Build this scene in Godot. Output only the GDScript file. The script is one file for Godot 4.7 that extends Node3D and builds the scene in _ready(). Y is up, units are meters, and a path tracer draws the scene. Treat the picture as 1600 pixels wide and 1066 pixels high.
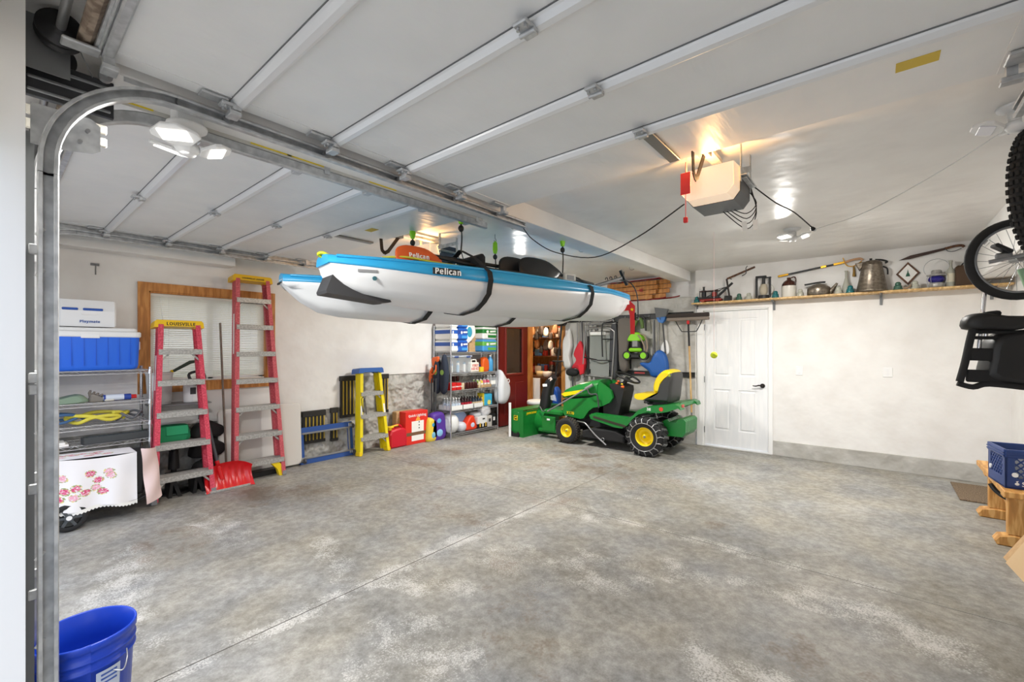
extends Node3D
# A two-car garage seen through its open right-hand door. x runs along the back wall, -z into the garage.

const YAW := 39.8
const FOCAL := 684.0
const EYE := 1.46
const WALL_L := -5.72
const WALL_B := -6.92
const WALL_R := 1.09
const CEIL := 2.65
const FRONT := -0.08

var M := {}
var rng := RandomNumberGenerator.new()

func _ready():
	rng.seed = 7
	# ---- camera
	var cam = Camera3D.new()
	cam.name = "camera"
	cam.projection = Camera3D.PROJECTION_FRUSTUM
	cam.near = 0.05
	cam.far = 200.0
	cam.size = 2.0 * 0.05 * 533.0 / FOCAL
	cam.frustum_offset = Vector2(0, 12.0 / FOCAL * 0.05)
	add_child(cam)
	cam.position = Vector3(0, EYE, 0)
	cam.rotation_degrees = Vector3(0, YAW, 0)
	cam.current = true
	# ---- sky: bright overcast day
	var env = Environment.new()
	var sky = Sky.new()
	var sm = ProceduralSkyMaterial.new()
	sm.sky_top_color = Color(0.86, 0.90, 0.97)
	sm.sky_horizon_color = Color(0.96, 0.97, 1.0)
	sm.ground_bottom_color = Color(0.55, 0.54, 0.52)
	sm.ground_horizon_color = Color(0.7, 0.7, 0.69)
	sky.sky_material = sm
	env.background_mode = Environment.BG_SKY
	env.sky = sky
	env.background_energy_multiplier = 4.6
	env.tonemap_mode = Environment.TONE_MAPPER_LINEAR
	env.tonemap_exposure = 0.575
	env.sdfgi_enabled = true
	env.ssao_enabled = true
	env.ssil_enabled = true
	var we = WorldEnvironment.new()
	we.name = "world"
	we.environment = env
	add_child(we)
	make_materials()
	build_setting()
	build_overhead()
	build_tractor()
	build_kayaks()
	build_left_ladders()
	build_left_leaners()
	build_left_shelf()
	build_pantry()
	build_tools()
	build_store_room()
	build_antiques()
	build_bikes()
	build_right_floor()
# ---------------------------------------------------------------- helpers: shapes
class Shape:
	var st := SurfaceTool.new()
	var xf := Transform3D()
	var grp := 1
	var cnt := 0
	func _init():
		st.begin(Mesh.PRIMITIVE_TRIANGLES)
	func at(t):
		xf = t
		return self
	func smooth():
		grp += 1
		st.set_smooth_group(grp)
	func flat():
		st.set_smooth_group(-1)
	func v(p, uv = null):
		st.set_uv(uv if uv != null else Vector2(p.x + p.z, p.y))
		st.add_vertex(xf * p)
	func tri(a, b, c):      # counter-clockwise seen from outside
		cnt += 1
		v(a); v(c); v(b)
	func quad(a, b, c, d):
		tri(a, b, c); tri(a, c, d)
	func quad_uv(a, b, c, d):   # uv 0,1 at a; 1,0 at c
		cnt += 2
		flat()
		v(a, Vector2(0, 1)); v(c, Vector2(1, 0)); v(b, Vector2(1, 1))
		v(a, Vector2(0, 1)); v(d, Vector2(0, 0)); v(c, Vector2(1, 0))
	func box(c, s, bev = 0.0):
		return obox(Transform3D(Basis(), c), s, bev)
	func span(a, b, bev = 0.0):    # box from corner to corner
		return obox(Transform3D(Basis(), (a + b) * 0.5), (b - a).abs(), bev)
	func obox(t, s, bev = 0.0):
		flat()
		var h = s * 0.5
		var old = xf
		xf = xf * t
		if bev <= 0.0:
			for k in 3:
				var ax = Vector3(); ax[k] = 1
				var u = Vector3(); u[(k + 1) % 3] = 1
				var w = Vector3(); w[(k + 2) % 3] = 1
				for sg in [-1.0, 1.0]:
					var o = ax * sg * h[k]
					var uu = u * h[(k + 1) % 3] * sg
					var ww = w * h[(k + 2) % 3]
					quad(o - uu - ww, o + uu - ww, o + uu + ww, o - uu + ww)
		else:
			var e = min(bev, min(h.x, min(h.y, h.z)) * 0.98)
			var i = h - Vector3(e, e, e)
			for k in 3:
				var k1 = (k + 1) % 3
				var k2 = (k + 2) % 3
				for sg in [-1.0, 1.0]:
					var p = []
					for q in [[-1, -1], [1, -1], [1, 1], [-1, 1]]:
						var w = Vector3()
						w[k] = sg * h[k]; w[k1] = q[0] * i[k1] * sg; w[k2] = q[1] * i[k2]
						p.append(w)
					quad(p[0], p[1], p[2], p[3])
				# edges along axis k
				for q in [[-1, -1], [1, -1], [1, 1], [-1, 1]]:
					var a = Vector3(); var b = Vector3()
					a[k1] = q[0] * h[k1]; a[k2] = q[1] * i[k2]
					b[k1] = q[0] * i[k1]; b[k2] = q[1] * h[k2]
					var a0 = a; var a1 = a; var b0 = b; var b1 = b
					a0[k] = -i[k]; a1[k] = i[k]; b0[k] = -i[k]; b1[k] = i[k]
					if q[0] * q[1] > 0: quad(a0, b0, b1, a1)
					else: quad(b0, a0, a1, b1)
			for sx in [-1.0, 1.0]:
				for sy in [-1.0, 1.0]:
					for sz in [-1.0, 1.0]:
						var a = Vector3(sx * h.x, sy * i.y, sz * i.z)
						var b = Vector3(sx * i.x, sy * h.y, sz * i.z)
						var c = Vector3(sx * i.x, sy * i.y, sz * h.z)
						if sx * sy * sz > 0: tri(a, b, c)
						else: tri(a, c, b)
		xf = old
		return self
	func frame_to(a, b, up = Vector3.UP):
		var d = (b - a).normalized()
		if abs(d.dot(up)) > 0.99: up = Vector3.RIGHT if abs(d.x) < 0.9 else Vector3.FORWARD
		var x = up.cross(d).normalized()
		return Basis(x, d.cross(x), d)
	func bar(a, b, w, h, up = Vector3.UP, bev = 0.0):    # box of width w (sideways) and height h (up) from a to b
		return obox(Transform3D(frame_to(a, b, up), (a + b) * 0.5), Vector3(w, h, a.distance_to(b)), bev)
	func cyl(a, b, r0, r1 = -1.0, n = 12, caps = true):
		if r1 < 0: r1 = r0
		var f = frame_to(a, b)
		smooth()
		var ra = []; var rb = []
		for k in n:
			var t = TAU * k / n
			var o = f.x * cos(t) + f.y * sin(t)
			ra.append(a + o * r0); rb.append(b + o * r1)
		for k in n:
			var j = (k + 1) % n
			quad(ra[k], ra[j], rb[j], rb[k])
		if caps:
			flat()
			for k in n:
				var j = (k + 1) % n
				if r0 > 1e-5: tri(a, ra[j], ra[k])
				if r1 > 1e-5: tri(b, rb[k], rb[j])
		return self
	func tube(pts, r, n = 8, closed = false, flatten = 1.0, caps = true, up = Vector3.UP):   # r: number or list
		var m = pts.size()
		var rings = []
		var px = Vector3()
		for i in m:
			var a = pts[(i - 1 + m) % m] if closed else pts[max(i - 1, 0)]
			var b = pts[(i + 1) % m] if closed else pts[min(i + 1, m - 1)]
			var d = (b - a).normalized()
			var x
			if i == 0:
				x = up.cross(d)
				if x.length() < 0.05: x = Vector3.RIGHT.cross(d)
				if x.length() < 0.05: x = Vector3.BACK.cross(d)
			else:
				x = px - d * px.dot(d)
			x = x.normalized(); px = x
			var y = d.cross(x)
			var rr = r[i] if r is Array else r
			var ring = []
			for k in n:
				var t = TAU * k / n
				ring.append(pts[i] + x * cos(t) * rr + y * sin(t) * rr * flatten)
			rings.append(ring)
		smooth()
		for i in (m if closed else m - 1):
			var j = (i + 1) % m
			for k in n:
				var q = (k + 1) % n
				quad(rings[i][k], rings[i][q], rings[j][q], rings[j][k])
		if caps and not closed:
			flat()
			for k in range(1, n - 1):
				tri(rings[0][0], rings[0][k + 1], rings[0][k])
				tri(rings[m - 1][0], rings[m - 1][k], rings[m - 1][k + 1])
		return self
	func lathe(prof, n = 20, t = Transform3D()):    # prof: Vector2(radius, y) bottom to top; repeated point = sharp edge
		var old = xf
		xf = xf * t
		smooth()
		for i in prof.size() - 1:
			var p = prof[i]; var q = prof[i + 1]
			if p.is_equal_approx(q):
				smooth()
				continue
			for k in n:
				var a = TAU * k / n; var b = TAU * (k + 1) / n
				var p0 = Vector3(p.x * cos(a), p.y, -p.x * sin(a)); var p1 = Vector3(p.x * cos(b), p.y, -p.x * sin(b))
				var q0 = Vector3(q.x * cos(a), q.y, -q.x * sin(a)); var q1 = Vector3(q.x * cos(b), q.y, -q.x * sin(b))
				if p.x < 1e-5: tri(p0, q1, q0)
				elif q.x < 1e-5: tri(p0, p1, q0)
				else: quad(p0, p1, q1, q0)
		xf = old
		return self
	func prism(poly, d, t = Transform3D(), bev = 0.0):    # polygon in xy, extruded along z from -d/2 to d/2
		var old = xf
		xf = xf * t
		flat()
		var pl = PackedVector2Array(poly)
		if not Geometry2D.is_polygon_clockwise(pl): pl.reverse()
		var h = d * 0.5
		var inner = pl
		if bev > 0.0:
			var o = Geometry2D.offset_polygon(pl, -bev)
			if o.size() == 1 and o[0].size() == pl.size():
				inner = PackedVector2Array()
				# match order
				var best = 0; var bd = 1e9
				for k in o[0].size():
					var dd = o[0][k].distance_to(pl[0])
					if dd < bd: bd = dd; best = k
				var oc = o[0]
				if not Geometry2D.is_polygon_clockwise(oc):
					oc.reverse(); best = oc.size() - 1 - best
				for k in oc.size(): inner.append(oc[(best + k) % oc.size()])
			else: bev = 0.0
		var ix = Geometry2D.triangulate_polygon(inner)
		for k in range(0, ix.size(), 3):
			var a = inner[ix[k]]; var b = inner[ix[k + 1]]; var c = inner[ix[k + 2]]
			if (b - a).cross(c - a) < 0:
				var s = b; b = c; c = s
			tri(Vector3(a.x, a.y, h), Vector3(b.x, b.y, h), Vector3(c.x, c.y, h))
			tri(Vector3(a.x, a.y, -h), Vector3(c.x, c.y, -h), Vector3(b.x, b.y, -h))
		var n = pl.size()
		for k in n:
			var j = (k + 1) % n
			var a = pl[k]; var b = pl[j]
			quad(Vector3(a.x, a.y, h - bev), Vector3(a.x, a.y, -h + bev), Vector3(b.x, b.y, -h + bev), Vector3(b.x, b.y, h - bev))
			if bev > 0.0:
				var e = inner[k]; var f = inner[j]
				quad(Vector3(e.x, e.y, h), Vector3(a.x, a.y, h - bev), Vector3(b.x, b.y, h - bev), Vector3(f.x, f.y, h))
				quad(Vector3(f.x, f.y, -h), Vector3(b.x, b.y, -h + bev), Vector3(a.x, a.y, -h + bev), Vector3(e.x, e.y, -h))
		xf = old
		return self
	func grid(f, nu, nv, closed_u = false, sm = true):     # f(u, v) -> Vector3, u, v in 0..1; outside = du x dv
		var p = []
		for i in nu + 1:
			var row = []
			for j in nv + 1: row.append(f.call((0.0 if closed_u and i == nu else float(i) / nu), float(j) / nv))
			p.append(row)
		if sm: smooth()
		else: flat()
		for i in nu:
			for j in nv:
				quad(p[i][j], p[i + 1][j], p[i + 1][j + 1], p[i][j + 1])
		return self
	func cloth(f, nu, nv):    # like grid, with u, v kept as texture coordinates
		smooth()
		for i in nu:
			for j in nv:
				var q = []
				for e in [[0, 0], [1, 0], [1, 1], [0, 1]]:
					var u = float(i + e[0]) / nu; var w = float(j + e[1]) / nv
					q.append([f.call(u, w), Vector2(u, w)])
				for k in [0, 2, 1, 0, 3, 2]: v(q[k][0], q[k][1])
				cnt += 2
		return self
	func ball(c, r, n = 12, e = 1.0):    # r: Vector3; e < 1 squarer
		var f = func(u, w):
			var th = -TAU * u; var ph = PI * (0.5 - w)
			var s = func(x): return sign(x) * pow(abs(x), e)
			return c + Vector3(r.x * s.call(cos(ph)) * s.call(cos(th)), r.y * s.call(sin(ph)), r.z * s.call(cos(ph)) * s.call(sin(th)))
		return grid(f, n, n / 2 + 2, true)
	func loft(rings, caps = true, sm = true):    # rings of equal length, counter-clockwise seen against the direction of travel
		var m = rings.size(); var n = rings[0].size()
		if sm: smooth()
		else: flat()
		for i in m - 1:
			for k in n:
				var q = (k + 1) % n
				quad(rings[i][k], rings[i][q], rings[i + 1][q], rings[i + 1][k])
		if caps:
			flat()
			for e in [0, m - 1]:
				var c = Vector3()
				for p in rings[e]: c += p
				c /= n
				for k in n:
					var q = (k + 1) % n
					if e == 0: tri(c, rings[e][q], rings[e][k])
					else: tri(c, rings[e][k], rings[e][q])
		return self
	func mesh():
		st.generate_normals()
		return st.commit()

func sh() -> Shape: return Shape.new()
func V(x, y, z) -> Vector3: return Vector3(x, y, z)
func v2(x, y) -> Vector2: return Vector2(x, y)
func tf(o, ry = 0.0, rx = 0.0, rz = 0.0) -> Transform3D:
	return Transform3D(Basis.from_euler(Vector3(rx, ry, rz)), o)
func rrect(w, h, r, n = 4) -> Array:      # rounded rectangle round the origin
	var o = []
	for q in 4:
		var c = Vector2([1, -1, -1, 1][q] * (w / 2 - r), [1, 1, -1, -1][q] * (h / 2 - r))
		for k in n + 1:
			var a = PI / 2 * (q + float(k) / n)
			o.append(c + Vector2(cos(a), sin(a)) * r)
	return o
func curve(pts, per = 6, closed = false) -> Array:      # Catmull-Rom through points
	var o = []
	var m = pts.size()
	for i in (m if closed else m - 1):
		var a = pts[(i - 1 + m) % m] if closed else pts[max(i - 1, 0)]
		var b = pts[i]
		var c = pts[(i + 1) % m]
		var d = pts[(i + 2) % m] if closed else pts[min(i + 2, m - 1)]
		for k in per: o.append(b.cubic_interpolate(c, a, d, float(k) / per))
	if not closed: o.append(pts[m - 1])
	return o
func arc(c, r, a0, a1, n, plane = 0) -> Array:    # plane 0: xy, 1: xz, 2: zy
	var o = []
	for k in n + 1:
		var a = a0 + (a1 - a0) * k / n
		var x = cos(a) * r; var y = sin(a) * r
		o.append(c + (Vector3(x, y, 0) if plane == 0 else Vector3(x, 0, y) if plane == 1 else Vector3(0, y, x)))
	return o

# ---------------------------------------------------------------- helpers: things, parts, tags
var used := {}
func numbered(n: String) -> String:
	var k = used.get(n, 0)
	used[n] = k + 1
	return n if k == 0 else "%s_%03d" % [n, k]
func thing(called, label, category, where = Vector3.ZERO, turn = 0.0, group = "") -> Node3D:
	var o = Node3D.new()
	o.name = numbered(called)
	add_child(o)
	o.position = where
	o.rotation.y = turn
	tag(o, label, category, group)
	return o
func tag(o, label, category, group = ""):
	o.set_meta("label", label)
	o.set_meta("category", category)
	if group: o.set_meta("group", group)
	return o
func part(parent, called, shape, m, t = null, label = "") -> MeshInstance3D:
	var o = MeshInstance3D.new()
	o.name = called
	o.mesh = shape.mesh() if shape is Shape else shape
	o.material_override = m
	parent.add_child(o, true)
	if t != null: o.transform = t
	if label: o.set_meta("label", label)
	return o
func single(called, label, category, shape, m, where = Vector3.ZERO, turn = 0.0, group = "") -> MeshInstance3D:
	var o = MeshInstance3D.new()
	o.name = numbered(called)
	o.mesh = shape.mesh() if shape is Shape else shape
	o.material_override = m
	add_child(o)
	o.position = where
	o.rotation.y = turn
	tag(o, label, category, group)
	return o
func struct(called, shape, m, label = "") -> MeshInstance3D:
	var o = MeshInstance3D.new()
	o.name = called
	o.mesh = shape.mesh() if shape is Shape else shape
	o.material_override = m
	add_child(o)
	o.set_meta("kind", "structure")
	if label: o.set_meta("label", label)
	return o
func copy(o, where, turn = 0.0, label = "", group = "") -> Node3D:
	var c = o.duplicate()
	c.name = numbered(str(o.name).rstrip("0123456789").trim_suffix("_"))
	add_child(c)
	c.position = where
	c.rotation.y = turn
	if label: c.set_meta("label", label)
	if group: c.set_meta("group", group)
	return c
var fonts := {}
func text_mesh(s, height, depth = 0.002, font = "Droid Sans", bold = false, italic = false) -> Mesh:
	var key = font + str(bold) + str(italic)
	if not fonts.has(key):
		var f = SystemFont.new()
		f.font_names = PackedStringArray([font])
		if bold: f.font_weight = 700
		if italic: f.font_italic = true
		fonts[key] = f
	var t = TextMesh.new()
	t.text = s
	t.font = fonts[key]
	t.font_size = 32
	t.pixel_size = height / 32.0 * 1.35
	t.depth = depth
	t.curve_step = 4.0
	return t
func lettering(parent, s, height, m, t, bold = false, italic = false, font = "Droid Sans", called = "lettering") -> MeshInstance3D:
	return part(parent, called, text_mesh(s, height, 0.002, font, bold, italic), m, t)

# ---------------------------------------------------------------- helpers: materials
var mats := {}
func srgb(r, g, b) -> Color: return Color(r / 255.0, g / 255.0, b / 255.0)
func mat(c, rough = 0.6, metal = 0.0, called = "") -> StandardMaterial3D:
	var key = "%s|%.3f|%.3f" % [c.to_html(), rough, metal]
	if mats.has(key): return mats[key]
	var m = StandardMaterial3D.new()
	m.albedo_color = c
	m.roughness = rough
	m.metallic = metal
	if called: m.resource_name = called
	mats[key] = m
	return m
func noise_tex(freq, stops, size = 512, oct = 4, sd = 1, kind = FastNoiseLite.TYPE_SIMPLEX_SMOOTH, stretch = 1) -> Texture2D:
	# a colour texture from seamless noise: stops = [[offset, Color], ...]
	var n = FastNoiseLite.new()
	n.noise_type = kind
	n.frequency = freq
	n.fractal_octaves = oct
	n.seed = sd
	var im = n.get_seamless_image(size, size / stretch)
	if stretch > 1: im.resize(size, size)
	var data = im.get_data()
	var lut = []
	var g = Gradient.new()
	var of = PackedFloat32Array(); var cs = PackedColorArray()
	for s in stops:
		of.append(s[0]); cs.append(s[1])
	g.offsets = of; g.colors = cs
	for k in 256:
		var c = g.sample(k / 255.0)
		lut.append([c.r8, c.g8, c.b8])
	var outb = PackedByteArray()
	outb.resize(size * size * 3)
	for k in size * size:
		var c = lut[data[k]]
		outb[k * 3] = c[0]; outb[k * 3 + 1] = c[1]; outb[k * 3 + 2] = c[2]
	return ImageTexture.create_from_image(Image.create_from_data(size, size, false, Image.FORMAT_RGB8, outb))
func normal_tex(freq, size = 256, oct = 3, sd = 3, strength = 4.0, stretch = 1) -> Texture2D:
	var n = FastNoiseLite.new()
	n.noise_type = FastNoiseLite.TYPE_SIMPLEX_SMOOTH
	n.frequency = freq
	n.fractal_octaves = oct
	n.seed = sd
	var im = n.get_seamless_image(size, size / stretch)
	if stretch > 1: im.resize(size, size)
	im.bump_map_to_normal_map(strength)
	return ImageTexture.create_from_image(im)
func tri_mat(tex, scale, rough = 0.7, metal = 0.0, nrm = null, nscale = 0.5, world = true) -> StandardMaterial3D:
	var m = StandardMaterial3D.new()
	m.albedo_texture = tex
	m.roughness = rough
	m.metallic = metal
	m.uv1_triplanar = true
	m.uv1_world_triplanar = world
	m.uv1_scale = scale if scale is Vector3 else Vector3(scale, scale, scale)
	if nrm:
		m.normal_enabled = true
		m.normal_texture = nrm
		m.normal_scale = nscale
	return m
func puff(s, poly, d, t = Transform3D(), keep = 0.55, p = 2.6, n = 8):    # a cushion-like body: an outline in xy that shrinks towards both faces
	var pl = PackedVector2Array(poly)
	if Geometry2D.is_polygon_clockwise(pl): pl.reverse()
	if pl.size() < 14: pl = PackedVector2Array(curve(Array(pl), 3, true))
	var c = Vector2()
	for q in pl: c += q
	c /= pl.size()
	var rings = []
	for i in n + 1:
		var f = -1.0 + 2.0 * i / n
		f = sin(f * PI / 2)
		var k = keep + (1.0 - keep) * pow(max(0.0, 1.0 - pow(abs(f), p)), 1.0 / p)
		var r = []
		for q in pl:
			var w = c + (q - c) * k
			r.append(t * V(w.x, w.y, f * d * 0.5))
		rings.append(r)
	return s.loft(rings)
# ---------------------------------------------------------------- materials
func make_materials():
	var fine_n = normal_tex(0.06, 256, 3, 5, 3.0)
	M.wall = tri_mat(noise_tex(0.012, [[0.0, srgb(226, 223, 219)], [0.5, srgb(233, 231, 228)], [1.0, srgb(238, 237, 234)]], 512, 4, 11), 0.35, 0.6, 0.0, fine_n, 0.10)
	M.ceil = tri_mat(noise_tex(0.015, [[0.0, srgb(226, 224, 221)], [0.5, srgb(232, 230, 227)], [1.0, srgb(236, 235, 232)]], 512, 4, 12), 0.3, 0.33, 0.0, normal_tex(0.03, 256, 3, 6, 3.0), 0.22)
	M.trim = mat(srgb(244, 244, 243), 0.42)
	M.door_white = tri_mat(noise_tex(0.05, [[0.3, srgb(238, 239, 240)], [0.7, srgb(244, 244, 244)]], 256, 3, 14, FastNoiseLite.TYPE_SIMPLEX_SMOOTH, 8), 1.2, 0.45)
	M.panel = tri_mat(noise_tex(0.02, [[0.0, srgb(224, 225, 225)], [1.0, srgb(231, 231, 230)]], 256, 3, 15), 0.6, 0.4, 0.0, normal_tex(0.08, 512, 3, 9, 2.5, 6), 0.18)
	M.strut = mat(srgb(226, 227, 228), 0.32, 0.2)
	M.galv = tri_mat(noise_tex(0.03, [[0.2, srgb(176, 178, 180)], [0.5, srgb(190, 192, 194)], [0.8, srgb(204, 206, 207)]], 256, 3, 16), 2.0, 0.42, 0.6)
	M.galv_dark = mat(srgb(128, 130, 132), 0.45, 0.6)
	M.chrome = mat(srgb(205, 205, 208), 0.22, 0.95)
	M.wire = mat(srgb(206, 206, 208), 0.3, 0.5)
	M.steel = mat(srgb(165, 166, 168), 0.38, 0.85)
	M.alu = tri_mat(noise_tex(0.04, [[0.2, srgb(165, 164, 160)], [0.8, srgb(196, 195, 192)]], 256, 3, 17), 4.0, 0.5, 0.55)
	M.black = mat(srgb(26, 26, 27), 0.5)
	M.black_matte = mat(srgb(30, 30, 31), 0.85)
	M.black_gloss = mat(srgb(16, 16, 17), 0.28)
	M.rubber = mat(srgb(34, 34, 35), 0.8)
	M.dark_grey = mat(srgb(66, 67, 70), 0.55)
	M.grey = mat(srgb(128, 129, 131), 0.55)
	M.white = mat(srgb(238, 238, 237), 0.5)
	M.white_gloss = mat(srgb(240, 240, 240), 0.25)
	M.paper = mat(srgb(240, 239, 235), 0.8)
	M.red = mat(srgb(200, 28, 30), 0.4)
	M.yellow = mat(srgb(240, 205, 20), 0.4)
	M.blue = mat(srgb(26, 88, 208), 0.4)
	M.green = mat(srgb(32, 132, 58), 0.4)
	M.orange = mat(srgb(226, 96, 30), 0.5)
	M.concrete = tri_mat(noise_tex(0.014, [[0.15, srgb(172, 169, 162)], [0.5, srgb(184, 182, 176)], [0.85, srgb(198, 196, 190)]], 512, 5, 21), 0.35, 0.85, 0.0, normal_tex(0.05, 256, 4, 22, 4.0), 0.4)
	M.concrete_rough = tri_mat(noise_tex(0.06, [[0.2, srgb(174, 172, 166)], [0.45, srgb(184, 182, 176)], [0.8, srgb(194, 192, 187)]], 512, 5, 23), 0.25, 0.9, 0.0, normal_tex(0.06, 256, 4, 24, 8.0), 0.8)
	M.wood_trim = wood(srgb(186, 122, 58), srgb(204, 142, 74), 31)
	M.wood_light = wood(srgb(204, 164, 104), srgb(226, 192, 138), 32)
	M.wood_bench = wood(srgb(198, 142, 74), srgb(224, 176, 108), 33)
	M.wood_dark = wood(srgb(82, 50, 30), srgb(112, 72, 44), 34)
	M.ply = wood(srgb(192, 146, 92), srgb(216, 174, 120), 35)
	M.card = tri_mat(noise_tex(0.05, [[0.2, srgb(186, 150, 108)], [0.8, srgb(200, 165, 122)]], 256, 3, 36), 2.0, 0.85)
	M.glass = StandardMaterial3D.new()
	M.glass.albedo_color = Color(0.95, 0.97, 0.97, 0.06)
	M.glass.roughness = 0.03
	M.glass.transparency = BaseMaterial3D.TRANSPARENCY_ALPHA
	M.glass_dark = M.glass.duplicate()
	M.glass_dark.albedo_color = Color(0.22, 0.2, 0.18, 0.6)
	M.clear = StandardMaterial3D.new()
	M.clear.albedo_color = Color(0.9, 0.93, 0.95, 0.22)
	M.clear.roughness = 0.12
	M.clear.transparency = BaseMaterial3D.TRANSPARENCY_ALPHA
	M.burgundy = mat(srgb(112, 26, 24), 0.4)
	M.jd_green = mat(srgb(24, 122, 48), 0.3)
	M.jd_yellow = mat(srgb(246, 214, 14), 0.35)
	M.floor = floor_material()

func wood(a, b, sd) -> StandardMaterial3D:
	var n = FastNoiseLite.new()
	n.frequency = 0.02
	n.seed = sd
	n.fractal_octaves = 4
	n.domain_warp_enabled = true
	n.domain_warp_amplitude = 8.0
	var t = noise_tex(0.035, [[0.15, a.darkened(0.08)], [0.45, a], [0.65, b], [0.9, b.lightened(0.04)]], 512, 5, sd, FastNoiseLite.TYPE_SIMPLEX_SMOOTH, 8)
	return tri_mat(t, Vector3(1.3, 1.3, 1.3), 0.5, 0.0, null, 0.5, false)

const FX0 := -5.9
const FZ0 := -7.1
const FW := 7.3
func floor_material() -> StandardMaterial3D:
	var N = 1536
	var px = N / FW
	var layer = func(freq, oct, sd, typ):
		var n = FastNoiseLite.new()
		n.noise_type = typ
		n.frequency = freq
		n.fractal_octaves = oct
		n.seed = sd
		return n.get_image(N, N).get_data()
	var coarse = layer.call(0.0045, 4, 41, FastNoiseLite.TYPE_SIMPLEX_SMOOTH)
	var mid = layer.call(0.018, 4, 42, FastNoiseLite.TYPE_SIMPLEX_SMOOTH)
	var fine = layer.call(0.16, 3, 43, FastNoiseLite.TYPE_SIMPLEX)
	var dust = layer.call(0.42, 2, 46, FastNoiseLite.TYPE_SIMPLEX)
	var grit = layer.call(0.055, 3, 45, FastNoiseLite.TYPE_SIMPLEX)
	var warm = layer.call(0.007, 3, 44, FastNoiseLite.TYPE_SIMPLEX_SMOOTH)
	var salt = PackedFloat32Array(); salt.resize(N * N)
	var dirt = PackedFloat32Array(); dirt.resize(N * N)
	var blob = func(arr, x, z, rx, rz, s, ang = 0.0):
		var r = max(rx, rz)
		var i0 = max(0, int((x - r - FX0) * px)); var i1 = min(N - 1, int((x + r - FX0) * px))
		var j0 = max(0, int((z - r - FZ0) * px)); var j1 = min(N - 1, int((z + r - FZ0) * px))
		var ca = cos(ang); var sa = sin(ang)
		for j in range(j0, j1 + 1):
			for i in range(i0, i1 + 1):
				var dx = FX0 + i / px - x; var dz = FZ0 + j / px - z
				var u = (dx * ca + dz * sa) / rx; var w = (-dx * sa + dz * ca) / rz
				var d = u * u + w * w
				if d < 1.0: arr[j * N + i] += s * (1.0 - d)
		return arr
	for b in FLOOR_SALT: salt = blob.call(salt, b[0], b[1], b[2], b[3], b[4], b[5] if b.size() > 5 else 0.0)
	for b in FLOOR_DIRT: dirt = blob.call(dirt, b[0], b[1], b[2], b[3], b[4], b[5] if b.size() > 5 else 0.0)
	var outb = PackedByteArray(); outb.resize(N * N * 3)
	for k in N * N:
		var c = coarse[k] / 255.0; var m = mid[k] / 255.0; var f = fine[k] / 255.0; var w = warm[k] / 255.0
		var g = 142.0 + (c - 0.5) * 26.0 + (m - 0.5) * 24.0 + (grit[k] / 255.0 - 0.5) * 30.0 + (f - 0.5) * 16.0 + (dust[k] / 255.0 - 0.5) * 24.0
		var r = g + 3.0 + (w - 0.45) * 12.0; var gg = g + 1.0 + (w - 0.45) * 6.0; var b = g - 5.0 - (w - 0.45) * 6.0
		var s = salt[k]
		if s > 0.0:
			s = clamp((s + (dust[k] / 255.0 - 0.5) * 1.6 + (f - 0.5) * 0.6 + (m - 0.5) * 1.8 - 0.45) * 1.0, 0.0, 0.6)
			r += (224 - r) * s; gg += (222 - gg) * s; b += (218 - b) * s
		var d = dirt[k]
		if d > 0.0:
			d = clamp((d * 0.8 + (f - 0.5) * 0.9 + (m - 0.5) * 1.6 - 0.2) * 0.75, 0.0, 0.6)
			r += (92 - r) * d; gg += (76 - gg) * d; b += (62 - b) * d
		outb[k * 3] = int(clamp(r, 0, 255)); outb[k * 3 + 1] = int(clamp(gg, 0, 255)); outb[k * 3 + 2] = int(clamp(b, 0, 255))
	var mm = StandardMaterial3D.new()
	mm.albedo_texture = ImageTexture.create_from_image(Image.create_from_data(N, N, false, Image.FORMAT_RGB8, outb))
	mm.roughness = 0.6
	mm.uv1_triplanar = false
	return mm
# x, z, half-width, half-depth, strength, turn
const FLOOR_SALT := [
	[-2.43, -1.6, 0.09, 1.1, 0.5], [-2.43, -2.6, 0.13, 0.7, 0.7], [-2.43, -3.3, 0.11, 0.4, 0.6], [-2.43, -0.9, 0.07, 0.6, 0.35],
	[-2.9, -1.55, 0.55, 0.12, 0.55, 0.25], [-2.2, -1.75, 0.4, 0.16, 0.5, -0.3], [-3.6, -0.55, 0.7, 0.18, 0.8, 0.2], [-3.1, -0.45, 0.5, 0.16, 0.5, -0.1],
	[-2.3, -3.5, 0.35, 0.16, 0.7], [-2.0, -3.35, 0.3, 0.12, 0.8], [-1.6, -3.46, 0.5, 0.07, 0.45], [-0.7, -3.46, 0.9, 0.08, 0.35],
	[-1.4, -2.6, 0.35, 0.3, 0.35], [-1.0, -2.9, 0.2, 0.18, 0.55], [-0.25, -3.1, 0.5, 0.16, 0.5, -0.2], [0.15, -3.0, 0.35, 0.2, 0.55],
	[-0.55, -2.05, 0.11, 0.33, 1.0, -0.75], [-0.38, -2.22, 0.2, 0.09, 1.0, 0.1], [-1.7, -1.3, 0.4, 0.3, 0.35], [-1.9, -2.3, 0.35, 0.3, 0.35],
	[-2.0, -4.4, 0.5, 0.4, 0.25], [-1.6, -4.9, 0.4, 0.3, 0.25], [0.2, -1.9, 0.5, 0.3, 0.4], [-4.1, -1.2, 0.5, 0.2, 0.4], [-0.9, -1.2, 0.4, 0.25, 0.3]]
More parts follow.
